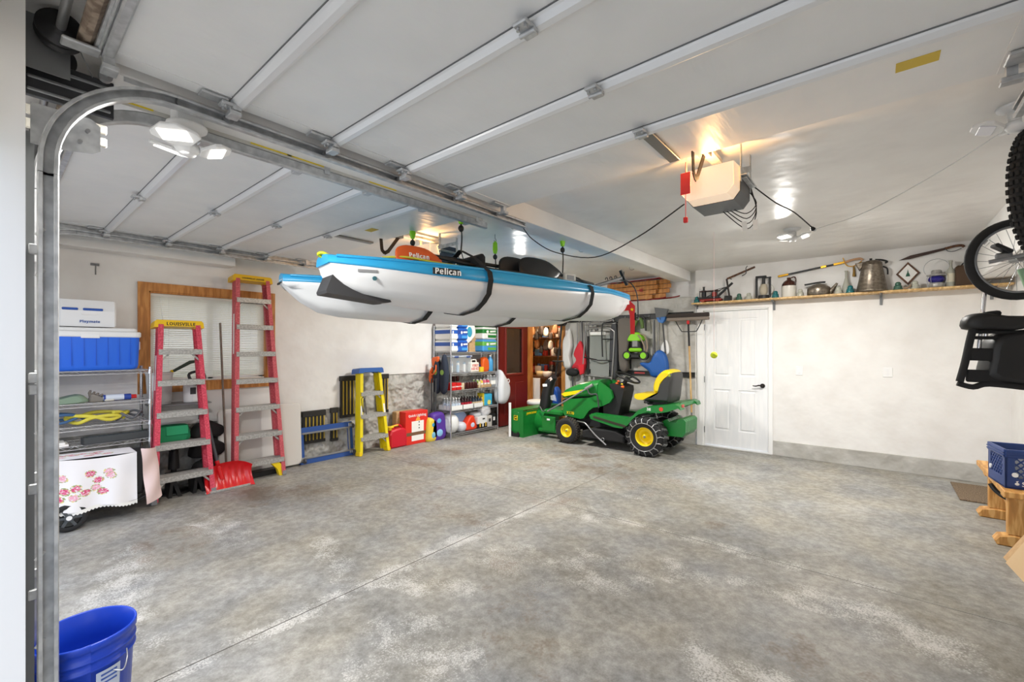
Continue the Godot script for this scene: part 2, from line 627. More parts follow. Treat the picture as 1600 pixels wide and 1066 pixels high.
const FLOOR_DIRT := [
	[-4.75, -1.75, 0.42, 0.24, 1.2, 0.2], [-4.55, -2.15, 0.35, 0.2, 0.7], [-4.2, -2.0, 0.5, 0.25, 0.4], [-4.3, -3.6, 0.6, 0.25, 0.6], [-4.6, -4.2, 0.35, 0.2, 0.7],
	[-2.45, -3.5, 0.4, 0.25, 0.6], [-3.0, -4.9, 1.2, 0.7, 0.35], [-2.2, -4.6, 0.9, 0.5, 0.35], [-1.0, -3.85, 0.12, 0.12, 0.7], [-3.3, -5.4, 0.8, 0.4, 0.4],
	[-4.0, -0.9, 0.5, 0.25, 0.4], [-0.3, -2.5, 0.2, 0.2, 0.4], [-2.7, -2.6, 0.6, 0.2, 0.35], [-1.55, -1.9, 0.8, 0.2, 0.3, 0.8], [0.1, -2.4, 0.2, 0.2, 0.5], [-3.7, -2.9, 0.5, 0.2, 0.35]]
# ---------------------------------------------------------------- the room
func build_setting():
	# floor: four slabs parted by saw-cut joints
	var fb = struct("floor", sh().span(V(WALL_L - 0.15, -0.2, WALL_B - 0.2), V(WALL_R + 0.15, -0.008, 0.12)), M.concrete_rough, "grey concrete garage floor with saw-cut joints")
	var jx = -2.432; var jz = -3.465; var g = 0.0035
	for r in [[WALL_L - 0.15, jx - g, WALL_B - 0.2, jz - g], [jx + g, WALL_R + 0.15, WALL_B - 0.2, jz - g], [WALL_L - 0.15, jx - g, jz + g, 0.12], [jx + g, WALL_R + 0.15, jz + g, 0.12]]:
		var s = sh()
		s.flat()
		var q = [V(r[0], 0, r[3]), V(r[1], 0, r[3]), V(r[1], 0, r[2]), V(r[0], 0, r[2])]
		var uvs = []
		for p in q: uvs.append(Vector2((p.x - FX0) / FW, (p.z - FZ0) / FW))
		for k in [0, 2, 1, 0, 3, 2]: s.v(q[k], uvs[k])
		for k in 4:
			var a = q[k]; var b = q[(k + 1) % 4]
			var dn = V(0, -0.008, 0)
			s.v(a, uvs[k]); s.v(b, uvs[k]); s.v(a + dn, uvs[k]); s.v(b, uvs[k]); s.v(b + dn, uvs[k]); s.v(a + dn, uvs[k])
		part(fb, "slab", s, M.floor)
	struct("driveway", sh().span(V(-14, -0.25, 0.12), V(9, -0.03, 14)), M.concrete, "pale concrete driveway outside the open doors")
	struct("lawn", sh().span(V(-40, -0.4, -40), V(40, -0.28, 40)), mat(srgb(110, 120, 82), 0.95))
	struct("ceiling", sh().span(V(WALL_L - 0.15, CEIL, WALL_B - 0.35), V(WALL_R + 0.15, CEIL + 0.15, 0.15)), M.ceil, "glossy off-white painted ceiling")
	struct("trim_1", sh().span(V(-2.43, 2.5, WALL_B), V(-2.2, CEIL, -0.3), 0.004), M.ceil, "boxed ceiling beam between the two garage doors")
	struct("trim_2", sh().span(V(WALL_L, 2.38, -1.78), V(-5.5, CEIL, FRONT), 0.004), M.wall, "white boxed soffit high on the window wall")
	struct("trim_3", sh().span(V(0.814, 2.2, WALL_B), V(WALL_R, CEIL, FRONT), 0.003), M.wall, "white boxed duct soffit along the right wall")
	# left wall: drywall stepping up over concrete, one window hole
	var wl = sh()
	wl.span(V(WALL_L - 0.2, 0, WALL_B - 0.2), V(WALL_L - 0.015, 1.08, -2.3))
	wl.span(V(WALL_L - 0.2, 0, -2.3), V(WALL_L - 0.015, 0.66, 0.1))
	var w0 = -2.19; var w1 = -1.06; var wy0 = 1.09; var wy1 = 2.05
	struct("wall_left_footing", wl, M.concrete_rough, "stepped rough concrete foundation along the window wall")
	var dl = sh()
	dl.span(V(WALL_L - 0.2, 1.065, WALL_B), V(WALL_L, CEIL, -3.2))
	dl.span(V(WALL_L - 0.2, 0.645, -3.2), V(WALL_L, CEIL, w0))
	dl.span(V(WALL_L - 0.2, 0.645, w0), V(WALL_L, wy0, w1))
	dl.span(V(WALL_L - 0.2, wy1, w0), V(WALL_L, CEIL, w1))
	dl.span(V(WALL_L - 0.2, 0.645, w1), V(WALL_L, CEIL, 0.07))
	struct("wall_left", dl, M.wall, "off-white drywall with a wood framed window")
	# right wall, front wall with two openings
	struct("wall_right", sh().span(V(WALL_R, 0, WALL_B - 0.2), V(WALL_R + 0.15, CEIL, 0.07)), M.wall, "white right wall behind the hanging bicycles")
	var wf = sh()
	wf.span(V(WALL_L - 0.2, 0, FRONT), V(-5.2, CEIL, 0.1))
	wf.span(V(-2.52, 0, FRONT), V(-2.1, CEIL, 0.1))
	wf.span(V(0.4, 0, FRONT), V(WALL_R + 0.15, CEIL, 0.1))
	wf.span(V(-5.2, 2.13, 0.0), V(-2.52, CEIL, 0.1)).span(V(-2.1, 2.13, 0.0), V(0.4, CEIL, 0.1))
	struct("wall_front", wf, M.trim, "white framed front wall and post between the two door openings")
	# back wall: concrete bay, ledge, doorway to the store room, white door bay
	var wb = sh()
	wb.span(V(-2.125, 0.2, WALL_B - 0.15), V(-2.0, CEIL, WALL_B))
	wb.span(V(-1.12, 0.2, WALL_B - 0.15), V(WALL_R + 0.15, CEIL, WALL_B))
	wb.span(V(-2.0, 2.03, WALL_B - 0.15), V(-1.12, CEIL, WALL_B))
	wb.span(V(-4.36, 2.25, -7.27), V(-2.125, CEIL, -7.12))
	wb.span(V(-5.36, 2.03, -7.07), V(-4.36, CEIL, WALL_B))
	wb.span(V(-4.52, 0.0, -7.07), V(-4.36, 2.03, WALL_B))
	wb.span(V(WALL_L, 0.0, -7.07), V(-5.36, CEIL, WALL_B))
	struct("wall_back", wb, M.wall, "white back wall with a door and a shelf")
	struct("baseboard_back", sh().span(V(-1.095, 0, WALL_B - 0.15), V(WALL_R, 0.2, WALL_B + 0.012), 0.004), M.concrete, "low concrete kerb under the white back wall")
	struct("wall_back_concrete", sh().span(V(-4.36, 0, -7.12), V(-2.125, 2.25, WALL_B + 0.004)), M.concrete, "bare concrete wall behind the tractor")
	window_blind(w0, w1, wy0, wy1)
	white_door()
	red_door()
	for p in [[-0.791, 1.165, 0.075], [0.101, 1.175, 0.09]]:
		var first = p[0] < 0
		var o = thing("light_switch" if first else "wall_outlet", "white rocker light switch plate right of the white door" if first else "white plate with a round socket in the middle of the white wall", "switch" if first else "outlet", V(p[0], p[1], WALL_B))
		part(o, "plate", sh().box(V(0, 0, 0.004), V(p[2], 0.115, 0.008), 0.003), M.white)
		if first: part(o, "rocker", sh().box(V(0, 0, 0.009), V(0.034, 0.067, 0.008), 0.002), M.white_gloss)
		else:
			part(o, "socket", sh().cyl(V(0, 0.02, 0.008), V(0, 0.02, 0.011), 0.016), M.white_gloss)
			part(o, "socket", sh().cyl(V(0, -0.022, 0.008), V(0, -0.022, 0.011), 0.016), M.white_gloss)
	# air register on the soffit
	var rg = thing("wall_register", "white louvred air register on the soffit above the bicycles", "vent", V(0.814, 2.53, -6.12))
	part(rg, "frame", sh().box(V(-0.005, 0, 0), V(0.01, 0.16, 0.26), 0.003), M.white)
	for k in 5: part(rg, "louvre", sh().obox(tf(V(-0.012, -0.052 + k * 0.026, 0), 0, 0, 0.6), V(0.004, 0.02, 0.2)), M.grey)

func window_blind(z0, z1, y0, y1):
	var o = Node3D.new()
	o.name = "window_1"
	add_child(o)
	o.set_meta("kind", "structure")
	o.set_meta("label", "window with wooden casing and closed white blinds")
	var x = WALL_L
	var w = 0.088
	# mitred casing
	var mem = func(a, b, c, d):
		var s = sh()
		s.flat()
		var t = V(0.02, 0, 0)
		s.quad(a + t, b + t, c + t, d + t)
		for e in [[a, b], [b, c], [c, d], [d, a]]: s.quad(e[0], e[1], e[1] + t, e[0] + t)
		return s
	var A = V(x, y1, z1); var B = V(x, y1, z0); var C = V(x, y0, z0); var D = V(x, y0, z1)
	var Ao = V(x, y1 + w, z1 + w); var Bo = V(x, y1 + w, z0 - w); var Co = V(x, y0 - w, z0 - w); var Do = V(x, y0 - w, z1 + w)
	part(o, "casing", mem.call(A, B, Bo, Ao), M.wood_trim)
	part(o, "casing", mem.call(B, C, Co, Bo), M.wood_trim)
	part(o, "casing", mem.call(C, D, Do, Co), M.wood_trim)
	part(o, "casing", mem.call(D, A, Ao, Do), M.wood_trim)
	var jb = sh()
	jb.span(V(x - 0.16, y1 - 0.015, z0), V(x + 0.005, y1, z1)).span(V(x - 0.16, y0, z0), V(x + 0.005, y0 + 0.015, z1))
	jb.span(V(x - 0.16, y0, z0), V(x + 0.005, y1, z0 + 0.015)).span(V(x - 0.16, y0, z1 - 0.015), V(x + 0.005, y1, z1))
	part(o, "jamb", jb, M.wood_trim)
	var sash = sh()
	for q in [[z0 + 0.015, z0 + 0.06], [z1 - 0.06, z1 - 0.015], [(z0 + z1) / 2 - 0.025, (z0 + z1) / 2 + 0.025]]: sash.span(V(x - 0.13, y0 + 0.015, q[0]), V(x - 0.09, y1 - 0.015, q[1]))
	sash.span(V(x - 0.13, y0 + 0.015, z0 + 0.015), V(x - 0.09, y0 + 0.06, z1 - 0.015)).span(V(x - 0.13, y1 - 0.06, z0 + 0.015), V(x - 0.09, y1 - 0.015, z1 - 0.015))
	part(o, "sash", sash, M.white)
	part(o, "pane", sh().span(V(x - 0.113, y0 + 0.05, z0 + 0.05), V(x - 0.109, y1 - 0.05, z1 - 0.05)), M.glass)
	M.slat = StandardMaterial3D.new()
	M.slat.albedo_color = srgb(246, 245, 240)
	M.slat.roughness = 0.5
	M.slat.backlight_enabled = true
	M.slat.backlight = Color(0.7, 0.7, 0.66)
	part(o, "head_rail", sh().span(V(x - 0.05, y1 - 0.045, z0 + 0.018), V(x - 0.02, y1 - 0.017, z1 - 0.018), 0.003), M.slat)
	var s = sh().obox(tf(V(0, 0, 0), 0, 0, 0.82), V(0.025, 0.0012, z1 - z0 - 0.045))
	var mesh = s.mesh()
	var n = 42
	for k in n:
		part(o, "slat", mesh, M.slat, tf(V(x - 0.034, y1 - 0.055 - k * (y1 - y0 - 0.095) / n, (z0 + z1) / 2)))
	part(o, "bottom_rail", sh().span(V(x - 0.046, y0 + 0.018, z0 + 0.02), V(x - 0.022, y0 + 0.034, z1 - 0.02), 0.003), M.slat)
	for z in [z0 + 0.17, z0 + 0.4, z1 - 0.4, z1 - 0.17]:
		part(o, "ladder_cord", sh().cyl(V(x - 0.021, y0 + 0.03, z), V(x - 0.021, y1 - 0.03, z), 0.0012, -1, 4), M.white)
	part(o, "wand", sh().cyl(V(x - 0.012, y1 - 0.05, z1 - 0.1), V(x - 0.008, y1 - 0.55, z1 - 0.13), 0.004, -1, 6), M.clear)

func white_door():
	var o = Node3D.new()
	o.name = "door_1"
	add_child(o)
	o.set_meta("kind", "structure")
	o.set_meta("label", "white four-panel door with a dark lever handle")
	var x0 = -1.985; var x1 = -1.16; var z = WALL_B
	var cas = sh()
	cas.span(V(x0 - 0.115, 0, z - 0.01), V(x0 - 0.02, 2.105, z + 0.022), 0.006)
	cas.span(V(x1 + 0.01, 0, z - 0.01), V(x1 + 0.065, 2.105, z + 0.022), 0.006)
	cas.span(V(x0 - 0.115, 2.03, z - 0.01), V(x1 + 0.065, 2.105, z + 0.024), 0.006)
	part(o, "casing", cas, M.trim)
	var jm = sh()
	jm.span(V(x0 - 0.02, 0, z - 0.14), V(x0 - 0.004, 2.03, z + 0.01)).span(V(x1 + 0.004, 0, z - 0.14), V(x1 + 0.02, 2.03, z + 0.01)).span(V(x0 - 0.02, 2.014, z - 0.14), V(x1 + 0.02, 2.03, z + 0.01))
	part(o, "jamb", jm, M.trim)
	part(o, "threshold", sh().span(V(x0 - 0.02, 0, z - 0.14), V(x1 + 0.02, 0.02, z + 0.015), 0.004), M.white)
	# leaf with four raised panels set into grooves
	var lf = sh()
	var zf = z - 0.018
	lf.span(V(x0, 0.03, zf - 0.04), V(x1, 2.01, zf - 0.012))
	var xs = [x0 + 0.12, x0 + 0.345, x0 + 0.455, x0 + 0.69]
	var ys = [0.26, 0.86, 1.06, 1.9]
	var rails = [[x0, 0.03, x1, ys[0]], [x0, ys[1], x1, ys[2]], [x0, ys[3], x1, 2.01], [x0, ys[0], xs[0], ys[1]], [xs[1], ys[0], xs[2], ys[1]], [xs[3], ys[0], x1, ys[1]], [x0, ys[2], xs[0], ys[3]], [xs[1], ys[2], xs[2], ys[3]], [xs[3], ys[2], x1, ys[3]]]
	for r in rails: lf.span(V(r[0], r[1], zf - 0.02), V(r[2], r[3], zf))
	part(o, "leaf", lf, M.door_white)
	for r in [[xs[0], ys[0], xs[1], ys[1]], [xs[2], ys[0], xs[3], ys[1]], [xs[0], ys[2], xs[1], ys[3]], [xs[2], ys[2], xs[3], ys[3]]]:
		part(o, "panel", sh().span(V(r[0] + 0.022, r[1] + 0.022, zf - 0.03), V(r[2] - 0.022, r[3] - 0.022, zf - 0.001), 0.012), M.door_white)
	var h = sh()
	h.cyl(V(x1 - 0.065, 0.94, zf), V(x1 - 0.065, 0.94, zf + 0.014), 0.032, 0.029, 18).cyl(V(x1 - 0.065, 0.94, zf + 0.014), V(x1 - 0.065, 0.94, zf + 0.05), 0.012)
	h.tube(curve([V(x1 - 0.065, 0.94, zf + 0.05), V(x1 - 0.1, 0.948, zf + 0.052), V(x1 - 0.14, 0.936, zf + 0.05), V(x1 - 0.18, 0.94, zf + 0.046)], 4), [0.011, 0.011, 0.01, 0.009, 0.009, 0.009, 0.008, 0.008, 0.008, 0.007, 0.007, 0.006, 0.005], 8)
	part(o, "lever_handle", h, mat(srgb(44, 38, 34), 0.35, 0.7), null, "dark bronze lever handle")
	var d2 = sh()
	for y in [0.25, 1.0, 1.78]: d2.cyl(V(x0 - 0.004, y - 0.045, z + 0.012), V(x0 - 0.004, y + 0.045, z + 0.012), 0.007, -1, 8)
	part(o, "hinges", d2, M.steel)

func red_door():
	var o = Node3D.new()
	o.name = "door_2"
	add_child(o)
	o.set_meta("kind", "structure")
	o.set_meta("label", "open burgundy door with a glazed upper half")
	var x = -5.37; var z0 = -6.9; var z1 = -6.07
	var y0 = 0.02; var y1 = 2.04
	var gz0 = z0 + 0.17; var gz1 = z1 - 0.17; var gy0 = 0.98; var gy1 = 1.86
	var lf = sh()
	lf.span(V(x - 0.022, y0, z0), V(x + 0.022, gy0, z1)).span(V(x - 0.022, gy1, z0), V(x + 0.022, y1, z1))
	lf.span(V(x - 0.022, gy0, z0), V(x + 0.022, gy1, gz0)).span(V(x - 0.022, gy0, gz1), V(x + 0.022, gy1, z1))
	part(o, "leaf", lf, M.burgundy)
	var fr = sh()
	for s in [-1, 1]:
		var xx = x + s * 0.026
		fr.span(V(xx - 0.012, gy0 - 0.03, gz0 - 0.03), V(xx + 0.012, gy0 + 0.012, gz1 + 0.03), 0.005).span(V(xx - 0.012, gy1 - 0.012, gz0 - 0.03), V(xx + 0.012, gy1 + 0.03, gz1 + 0.03), 0.005)
		fr.span(V(xx - 0.012, gy0, gz0 - 0.03), V(xx + 0.012, gy1, gz0 + 0.012), 0.005).span(V(xx - 0.012, gy0, gz1 - 0.012), V(xx + 0.012, gy1, gz1 + 0.03), 0.005)
	part(o, "glazing_bead", fr, mat(srgb(126, 40, 34), 0.4))
	part(o, "pane", sh().span(V(x - 0.003, gy0, gz0), V(x + 0.003, gy1, gz1)), M.glass_dark)
	for q in [[z0 + 0.13, z0 + 0.38], [z1 - 0.38, z1 - 0.13]]:
		part(o, "panel", sh().span(V(x + 0.012, 0.2, q[0]), V(x + 0.03, 0.82, q[1]), 0.012), M.burgundy)
	var hg = sh()
	for y in [0.25, 1.05, 1.8]: hg.span(V(x - 0.018, y - 0.05, z0 - 0.004), V(x + 0.018, y + 0.05, z0))
	part(o, "hinges", hg, M.steel)
	part(o, "knob", sh().lathe([v2(0, 0), v2(0.028, 0), v2(0.028, 0.006), v2(0.01, 0.012), v2(0.01, 0.03), v2(0.026, 0.042), v2(0.028, 0.056), v2(0.015, 0.068), v2(0, 0.07)], 16, Transform3D(Basis(Vector3.BACK, -PI / 2), V(x + 0.022, 0.93, z1 - 0.06))), mat(srgb(150, 120, 60), 0.3, 0.9))
	# casing of the doorway in the back wall
	var c = Node3D.new()
	c.name = "door_3"
	add_child(c)
	c.set_meta("kind", "structure")
	c.set_meta("label", "unpainted wood casing of the store room doorway")
	var zz = WALL_B
	part(c, "casing", sh().span(V(-4.545, 0, zz - 0.01), V(-4.47, 2.1, zz + 0.02), 0.004), M.wood_trim)
	part(c, "casing", sh().span(V(-5.42, 2.02, zz - 0.01), V(-4.47, 2.11, zz + 0.022), 0.004), M.wood_trim)
	part(c, "jamb", sh().span(V(-5.36, 0, zz - 0.15), V(-5.34, 2.02, zz + 0.005)).span(V(-4.54, 0, zz - 0.15), V(-4.52, 2.03, zz + 0.005)).span(V(-5.36, 2.0, zz - 0.15), V(-4.52, 2.03, zz + 0.005)), M.wood_trim)
	# the store room shell
	var sr = sh()
	sr.span(V(-7.15, 0, -9.0), V(-7.0, 2.5, -7.07)).span(V(-4.1, 0, -9.0), V(-3.95, 2.5, -7.12)).span(V(-7.15, 0, -9.15), V(-3.95, 2.5, -9.0)).span(V(-7.15, 0, -7.2), V(-5.7, 2.5, -7.07))
	struct("wall_store_room", sr, M.ply, "plywood lined store room behind the doorway")
	struct("ceiling_store_room", sh().span(V(-7.15, 2.3, -9.15), V(-3.95, 2.4, -7.07)), M.ply, "plywood ceiling of the store room")
	struct("floor_store_room", sh().span(V(-7.15, -0.1, -9.15), V(-3.95, 0.0, -7.12)), M.concrete)
	var lb = thing("ceiling_bulb", "bare lit bulb on the store room ceiling", "lamp", V(-5.3, 2.3, -7.5))
	part(lb, "socket", sh().lathe([v2(0, 0), v2(0.05, 0), v2(0.05, -0.02), v2(0.022, -0.03), v2(0.02, -0.05), v2(0, -0.05)], 16), M.white)
	var em = StandardMaterial3D.new()
	em.albedo_color = Color(1, 0.9, 0.75)
	em.emission_enabled = true
	em.emission = Color(1, 0.85, 0.62)
	em.emission_energy_multiplier = 4.0
	part(lb, "bulb", sh().ball(V(0, -0.085, 0), V(0.033, 0.04, 0.033), 12), em)
	var l = OmniLight3D.new()
	l.name = "store_bulb_light"
	l.light_color = Color(1, 0.92, 0.8)
	l.light_energy = 2.6
	l.light_size = 0.03
	l.omni_range = 12
	l.shadow_enabled = true
	lb.add_child(l)
	l.position = V(0, -0.085, 0)
# ---------------------------------------------------------------- garage doors, tracks, openers, ceiling lamps
const DOOR_Y := 2.52
const JOINTS := [-0.25, -0.675, -1.12, -1.565, -2.01, -2.5]

func build_overhead():
	garage_door(-2.16, 0.43, "white sectional garage door rolled up over the near bay", true)
	garage_door(-5.26, -2.47, "white sectional garage door rolled up over the window bay", false)
	track(-2.205, 1, "galvanised door track curving up beside the white post", -2.78)
	track(0.475, -1, "galvanised door track at the right end of the near door", -2.78)
	track(-2.425, -1, "galvanised door track with yellow warning stickers left of the ceiling beam", -2.6, true)
	track(-5.31, 1, "galvanised door track along the window wall", -3.0)
	torsion(-2.3, 0.5, "steel torsion shaft with cable drums over the near door opening")
	torsion(-5.4, -2.33, "steel torsion shaft with cable drums over the window bay opening")
	opener(V(-0.75, 2.42, -2.72), -0.85, "grey door opener with red release tag and glowing lens", true)
	opener(V(-3.62, 2.45, -2.95), -3.7, "dark blue door opener with glowing lens behind the kayaks", false)
	led_lamp(V(-2.31, 2.43, -0.56), "white LED lamp with folding panels under the ceiling beam by the near track", [-2.2, -0.15, 1.9], -0.3, 0.28, 3.0)
	led_lamp(V(-0.645, CEIL, -5.128), "white LED lamp with folding panels on the ceiling near the white door", [0.6, 2.6, 4.7], -0.3, 0.2, 4.3)
	led_lamp(V(0.53, CEIL, -3.23), "white LED lamp with folding panels above the bicycles", [-2.4, -0.4, 1.6], -0.3, 0.2, 0.0)
	led_lamp(V(-3.83, CEIL, -4.66), "white LED lamp on the ceiling of the window bay, hidden behind the kayak paddles", [0.3, 2.4, 4.5], -0.3, 0.2, 5.0)
	cables()

func garage_door(x0, x1, label, near):
	var o = thing("garage_door", label, "garage door")
	var xm = (x0 + x1) / 2
	var hinge = sh()
	hinge.box(V(0, -0.004, 0.012), V(0.055, 0.014, 0.07), 0.004).box(V(0, -0.012, -0.012), V(0.05, 0.016, 0.035), 0.004)
	hinge.cyl(V(-0.03, -0.016, 0.0), V(0.03, -0.016, 0.0), 0.008, -1, 8)
	for q in [-0.015, 0.015]: hinge.cyl(V(q, -0.012, 0.03), V(q, -0.022, 0.03), 0.006, -1, 6)
	var hm = hinge.mesh()
	for k in 5:
		var za = JOINTS[k]; var zb = JOINTS[k + 1]
		var p = part(o, "panel", sh().span(V(x0, DOOR_Y, zb + 0.004), V(x1, DOOR_Y + 0.045, za - 0.004), 0.003), M.panel)
		for e in [[x0, x0 + 0.075], [x1 - 0.075, x1]]:
			part(p, "end_stile", sh().span(V(e[0], DOOR_Y - 0.003, zb + 0.005), V(e[1], DOOR_Y, za - 0.005)), M.panel)
	for k in range(1, 5):
		var z = JOINTS[k]
		# hollow white strut with rounded lips, lying just inside each joint
		var pr = [v2(-0.03, 0.0), v2(-0.034, -0.006), v2(-0.03, -0.014), v2(-0.016, -0.03), v2(0.004, -0.034), v2(0.016, -0.028), v2(0.026, -0.012), v2(0.03, -0.006), v2(0.026, 0.0)]
		var s = sh()
		var t = Transform3D(Basis(Vector3.UP, PI / 2), V(xm, DOOR_Y, z - 0.022))
		s.prism(pr, x1 - x0 - 0.12, t)
		part(o, "strut", s, M.strut)
		part(o, "joint_lip", sh().span(V(x0 + 0.01, DOOR_Y - 0.004, z + 0.006), V(x1 - 0.01, DOOR_Y + 0.01, z + 0.014)), M.galv_dark)
		for hx in [x0 + 0.05, xm, x1 - 0.05]:
			part(o, "hinge", hm, M.galv, tf(V(hx, DOOR_Y - 0.026, z + 0.004)))
	# rollers in the tracks, at every joint, at the foot and at the top
	for k in 6:
		var z = JOINTS[k] + (0.0 if k < 5 else 0.06) - (0.03 if k == 0 else 0.0)
		for e in [[x0, -1], [x1, 1]]:
			var r = sh()
			var y = DOOR_Y - 0.06 - (0.0 if k else 0.0)
			r.cyl(V(e[0] - e[1] * 0.06, y, z), V(e[0] + e[1] * 0.02, y, z), 0.006, -1, 8)
			r.cyl(V(e[0] + e[1] * 0.008, y, z), V(e[0] + e[1] * 0.03, y, z), 0.02, -1, 14)
			part(o, "roller", r, M.steel)
			var b = sh()
			b.span(V(e[0] - e[1] * 0.075, DOOR_Y - 0.07, z - 0.025), V(e[0] - e[1] * 0.012, DOOR_Y - 0.05, z + 0.02), 0.003)
			b.span(V(e[0] - e[1] * 0.06, DOOR_Y - 0.055, z - 0.015), V(e[0] - e[1] * 0.03, DOOR_Y, z + 0.015))
			b.obox(tf(V(e[0] - e[1] * 0.04, DOOR_Y - 0.012, z + 0.07)), V(0.06, 0.012, 0.1), 0.004)
			part(o, "roller_bracket", b, M.galv)
	# retainer, rubber seal and stiffener along the foot of the door
	var zb = JOINTS[0]
	var rt = sh()
	rt.span(V(x0, DOOR_Y - 0.004, zb), V(x1, DOOR_Y + 0.05, zb + 0.008)).span(V(x0 + 0.02, DOOR_Y - 0.022, zb - 0.045), V(x1 - 0.02, DOOR_Y, zb - 0.012), 0.006)
	rt.span(V(x0 + 0.01, DOOR_Y - 0.012, zb - 0.008), V(x1 - 0.01, DOOR_Y, zb), 0.002)
	part(o, "retainer", rt, M.galv)
	part(o, "bottom_seal", sh().span(V(x0 + 0.005, DOOR_Y + 0.002, zb + 0.008), V(x1 - 0.005, DOOR_Y + 0.04, zb + 0.05), 0.012), tri_mat(noise_tex(0.05, [[0.3, srgb(96, 80, 66)], [0.7, srgb(136, 122, 108)]], 128, 3, 51), 3.0, 0.8))
	# operator bracket at the top section, warning label
	part(o, "operator_bracket", sh().span(V(xm - 0.03, DOOR_Y - 0.016, JOINTS[5] + 0.04), V(xm + 0.03, DOOR_Y - 0.001, JOINTS[4] - 0.02), 0.003), M.galv_dark)
	var lx = xm + (0.98 if near else 0.55)
	part(o, "warning_label", sh().box(V(lx - (0.0 if near else 0.15), DOOR_Y - 0.001, -2.2), V(0.12, 0.002, 0.07)), mat(srgb(206, 178, 62), 0.6), null, "yellow warning label")

func channel(path, side, x, m_w = 0.052) -> Shape:
	# C-shaped rail: web at x, lips towards side, swept along a path in the y-z plane
	var d = 0.034 * side
	var w = m_w / 2
	var t = 0.0022
	var prof = [v2(d, w - 0.012), v2(d, w - 0.003), v2(d * 0.8, w), v2(d * 0.2, w), v2(0, w - 0.006), v2(0, -w + 0.006), v2(d * 0.2, -w), v2(d * 0.8, -w), v2(d, -w + 0.003), v2(d, -w + 0.012)]
	var inner = []
	for p in prof: inner.append(v2(p.x + (t * side if abs(p.x) < 0.02 else -t * side * 0.5), p.y * (w - t) / w))
	inner.reverse()
	var ring2 = prof + inner
	if side > 0: ring2.reverse()
	var rings = []
	for i in path.size():
		var a = path[max(i - 1, 0)]; var b = path[min(i + 1, path.size() - 1)]
		var dir = (b - a).normalized()
		var nrm = V(0, -dir.z, dir.y)
		var r = []
		for q in ring2: r.append(path[i] + V(q.x, 0, 0) + nrm * q.y)
		rings.append(r)
	return sh().loft(rings, true, false)

func track(x, side, label, zend, stickers = false):
	var o = thing("garage_door_track", label, "door track")
	var y = DOOR_Y - 0.06
	var zv = -0.135
	var R = 0.36
	var up = []
	for k in 2: up.append(V(x, [0.0, 2.06][k], zv))
	part(o, "vertical_rail", channel(up, side, x), M.galv)
	var c = []
	for k in 15:
		var a = PI * 0.5 * k / 14
		c.append(V(x, y - R + R * sin(a), zv - R + R * cos(a)))
	c[0].y = min(c[0].y, 2.062)
	part(o, "curved_rail", channel(c, side, x), M.galv)
	part(o, "horizontal_rail", channel([V(x, y, zv - R), V(x, y, zend)], side, x), M.galv)
	# jamb angle with clips, flag plate at the bend, reinforcing angle along the horizontal run
	var ja = sh()
	ja.span(V(x - side * 0.012, 0, zv + 0.03), V(x - side * 0.009, 2.2, zv + 0.055)).span(V(x - side * 0.032, 0, zv + 0.053), V(x - side * 0.009, 2.2, zv + 0.0555))
	part(o, "jamb_angle", ja, M.galv_dark)
	for yy in [0.25, 0.62, 0.98, 1.32, 1.36, 1.8]:
		part(o, "clip", sh().span(V(x - side * 0.014, yy - 0.018, zv - 0.012), V(x - side * 0.001, yy + 0.018, zv + 0.045), 0.003), M.galv)
	var fp = sh()
	fp.prism([v2(0.04, 0.06), v2(0.04, 0.2), v2(-0.11, 0.2), v2(-0.135, 0.18), v2(-0.135, 0.09), v2(-0.115, 0.075), v2(-0.02, 0.06)], 0.003, Transform3D(Basis(Vector3.UP, -PI / 2), V(x - side * 0.006, 2.1, zv)))
	if not stickers: part(o, "flag_plate", fp, M.galv)
	for q in ([] if stickers else [[0.15, -0.1], [0.105, -0.08]]):
		part(o, "bolt", sh().cyl(V(x - side * 0.006, 2.1 + q[0], zv + q[1]), V(x + side * 0.012, 2.1 + q[0], zv + q[1]), 0.007, -1, 8), M.steel)
	var an = sh()
	an.span(V(x - side * 0.002, y + 0.022, zv - 0.2), V(x - side * 0.0045, y + 0.062, zend + 0.06)).span(V(x - side * 0.0025, y + 0.06, zv - 0.2), V(x - side * 0.03, y + 0.063, zend + 0.06))
	part(o, "reinforcing_angle", an, M.galv if not stickers else mat(srgb(205, 203, 196), 0.5, 0.3))
	for z in [-1.25, zend + 0.12]:
		part(o, "hanger", sh().span(V(x - side * 0.004, y, z - 0.016), V(x - side * 0.007, CEIL, z + 0.016)), M.galv)
	if stickers:
		for z in [-0.42, -0.95, -1.13, -1.62]:
			part(o, "warning_sticker", sh().box(V(x - side * 0.0012 + 0.004, y + 0.042, z), V(0.002, 0.018, 0.2 if z < -0.5 else 0.09)), mat(srgb(226, 200, 40), 0.6), null, "yellow warning sticker")
	else:
		for yy in [0.45, 0.75, 1.18, 1.72, 1.86]:
			if side > 0: part(o, "tab", sh().obox(tf(V(x + side * 0.004, yy, zv + 0.018), 0, 0.9, 0), V(0.005, 0.012, 0.034), 0.002), M.white)

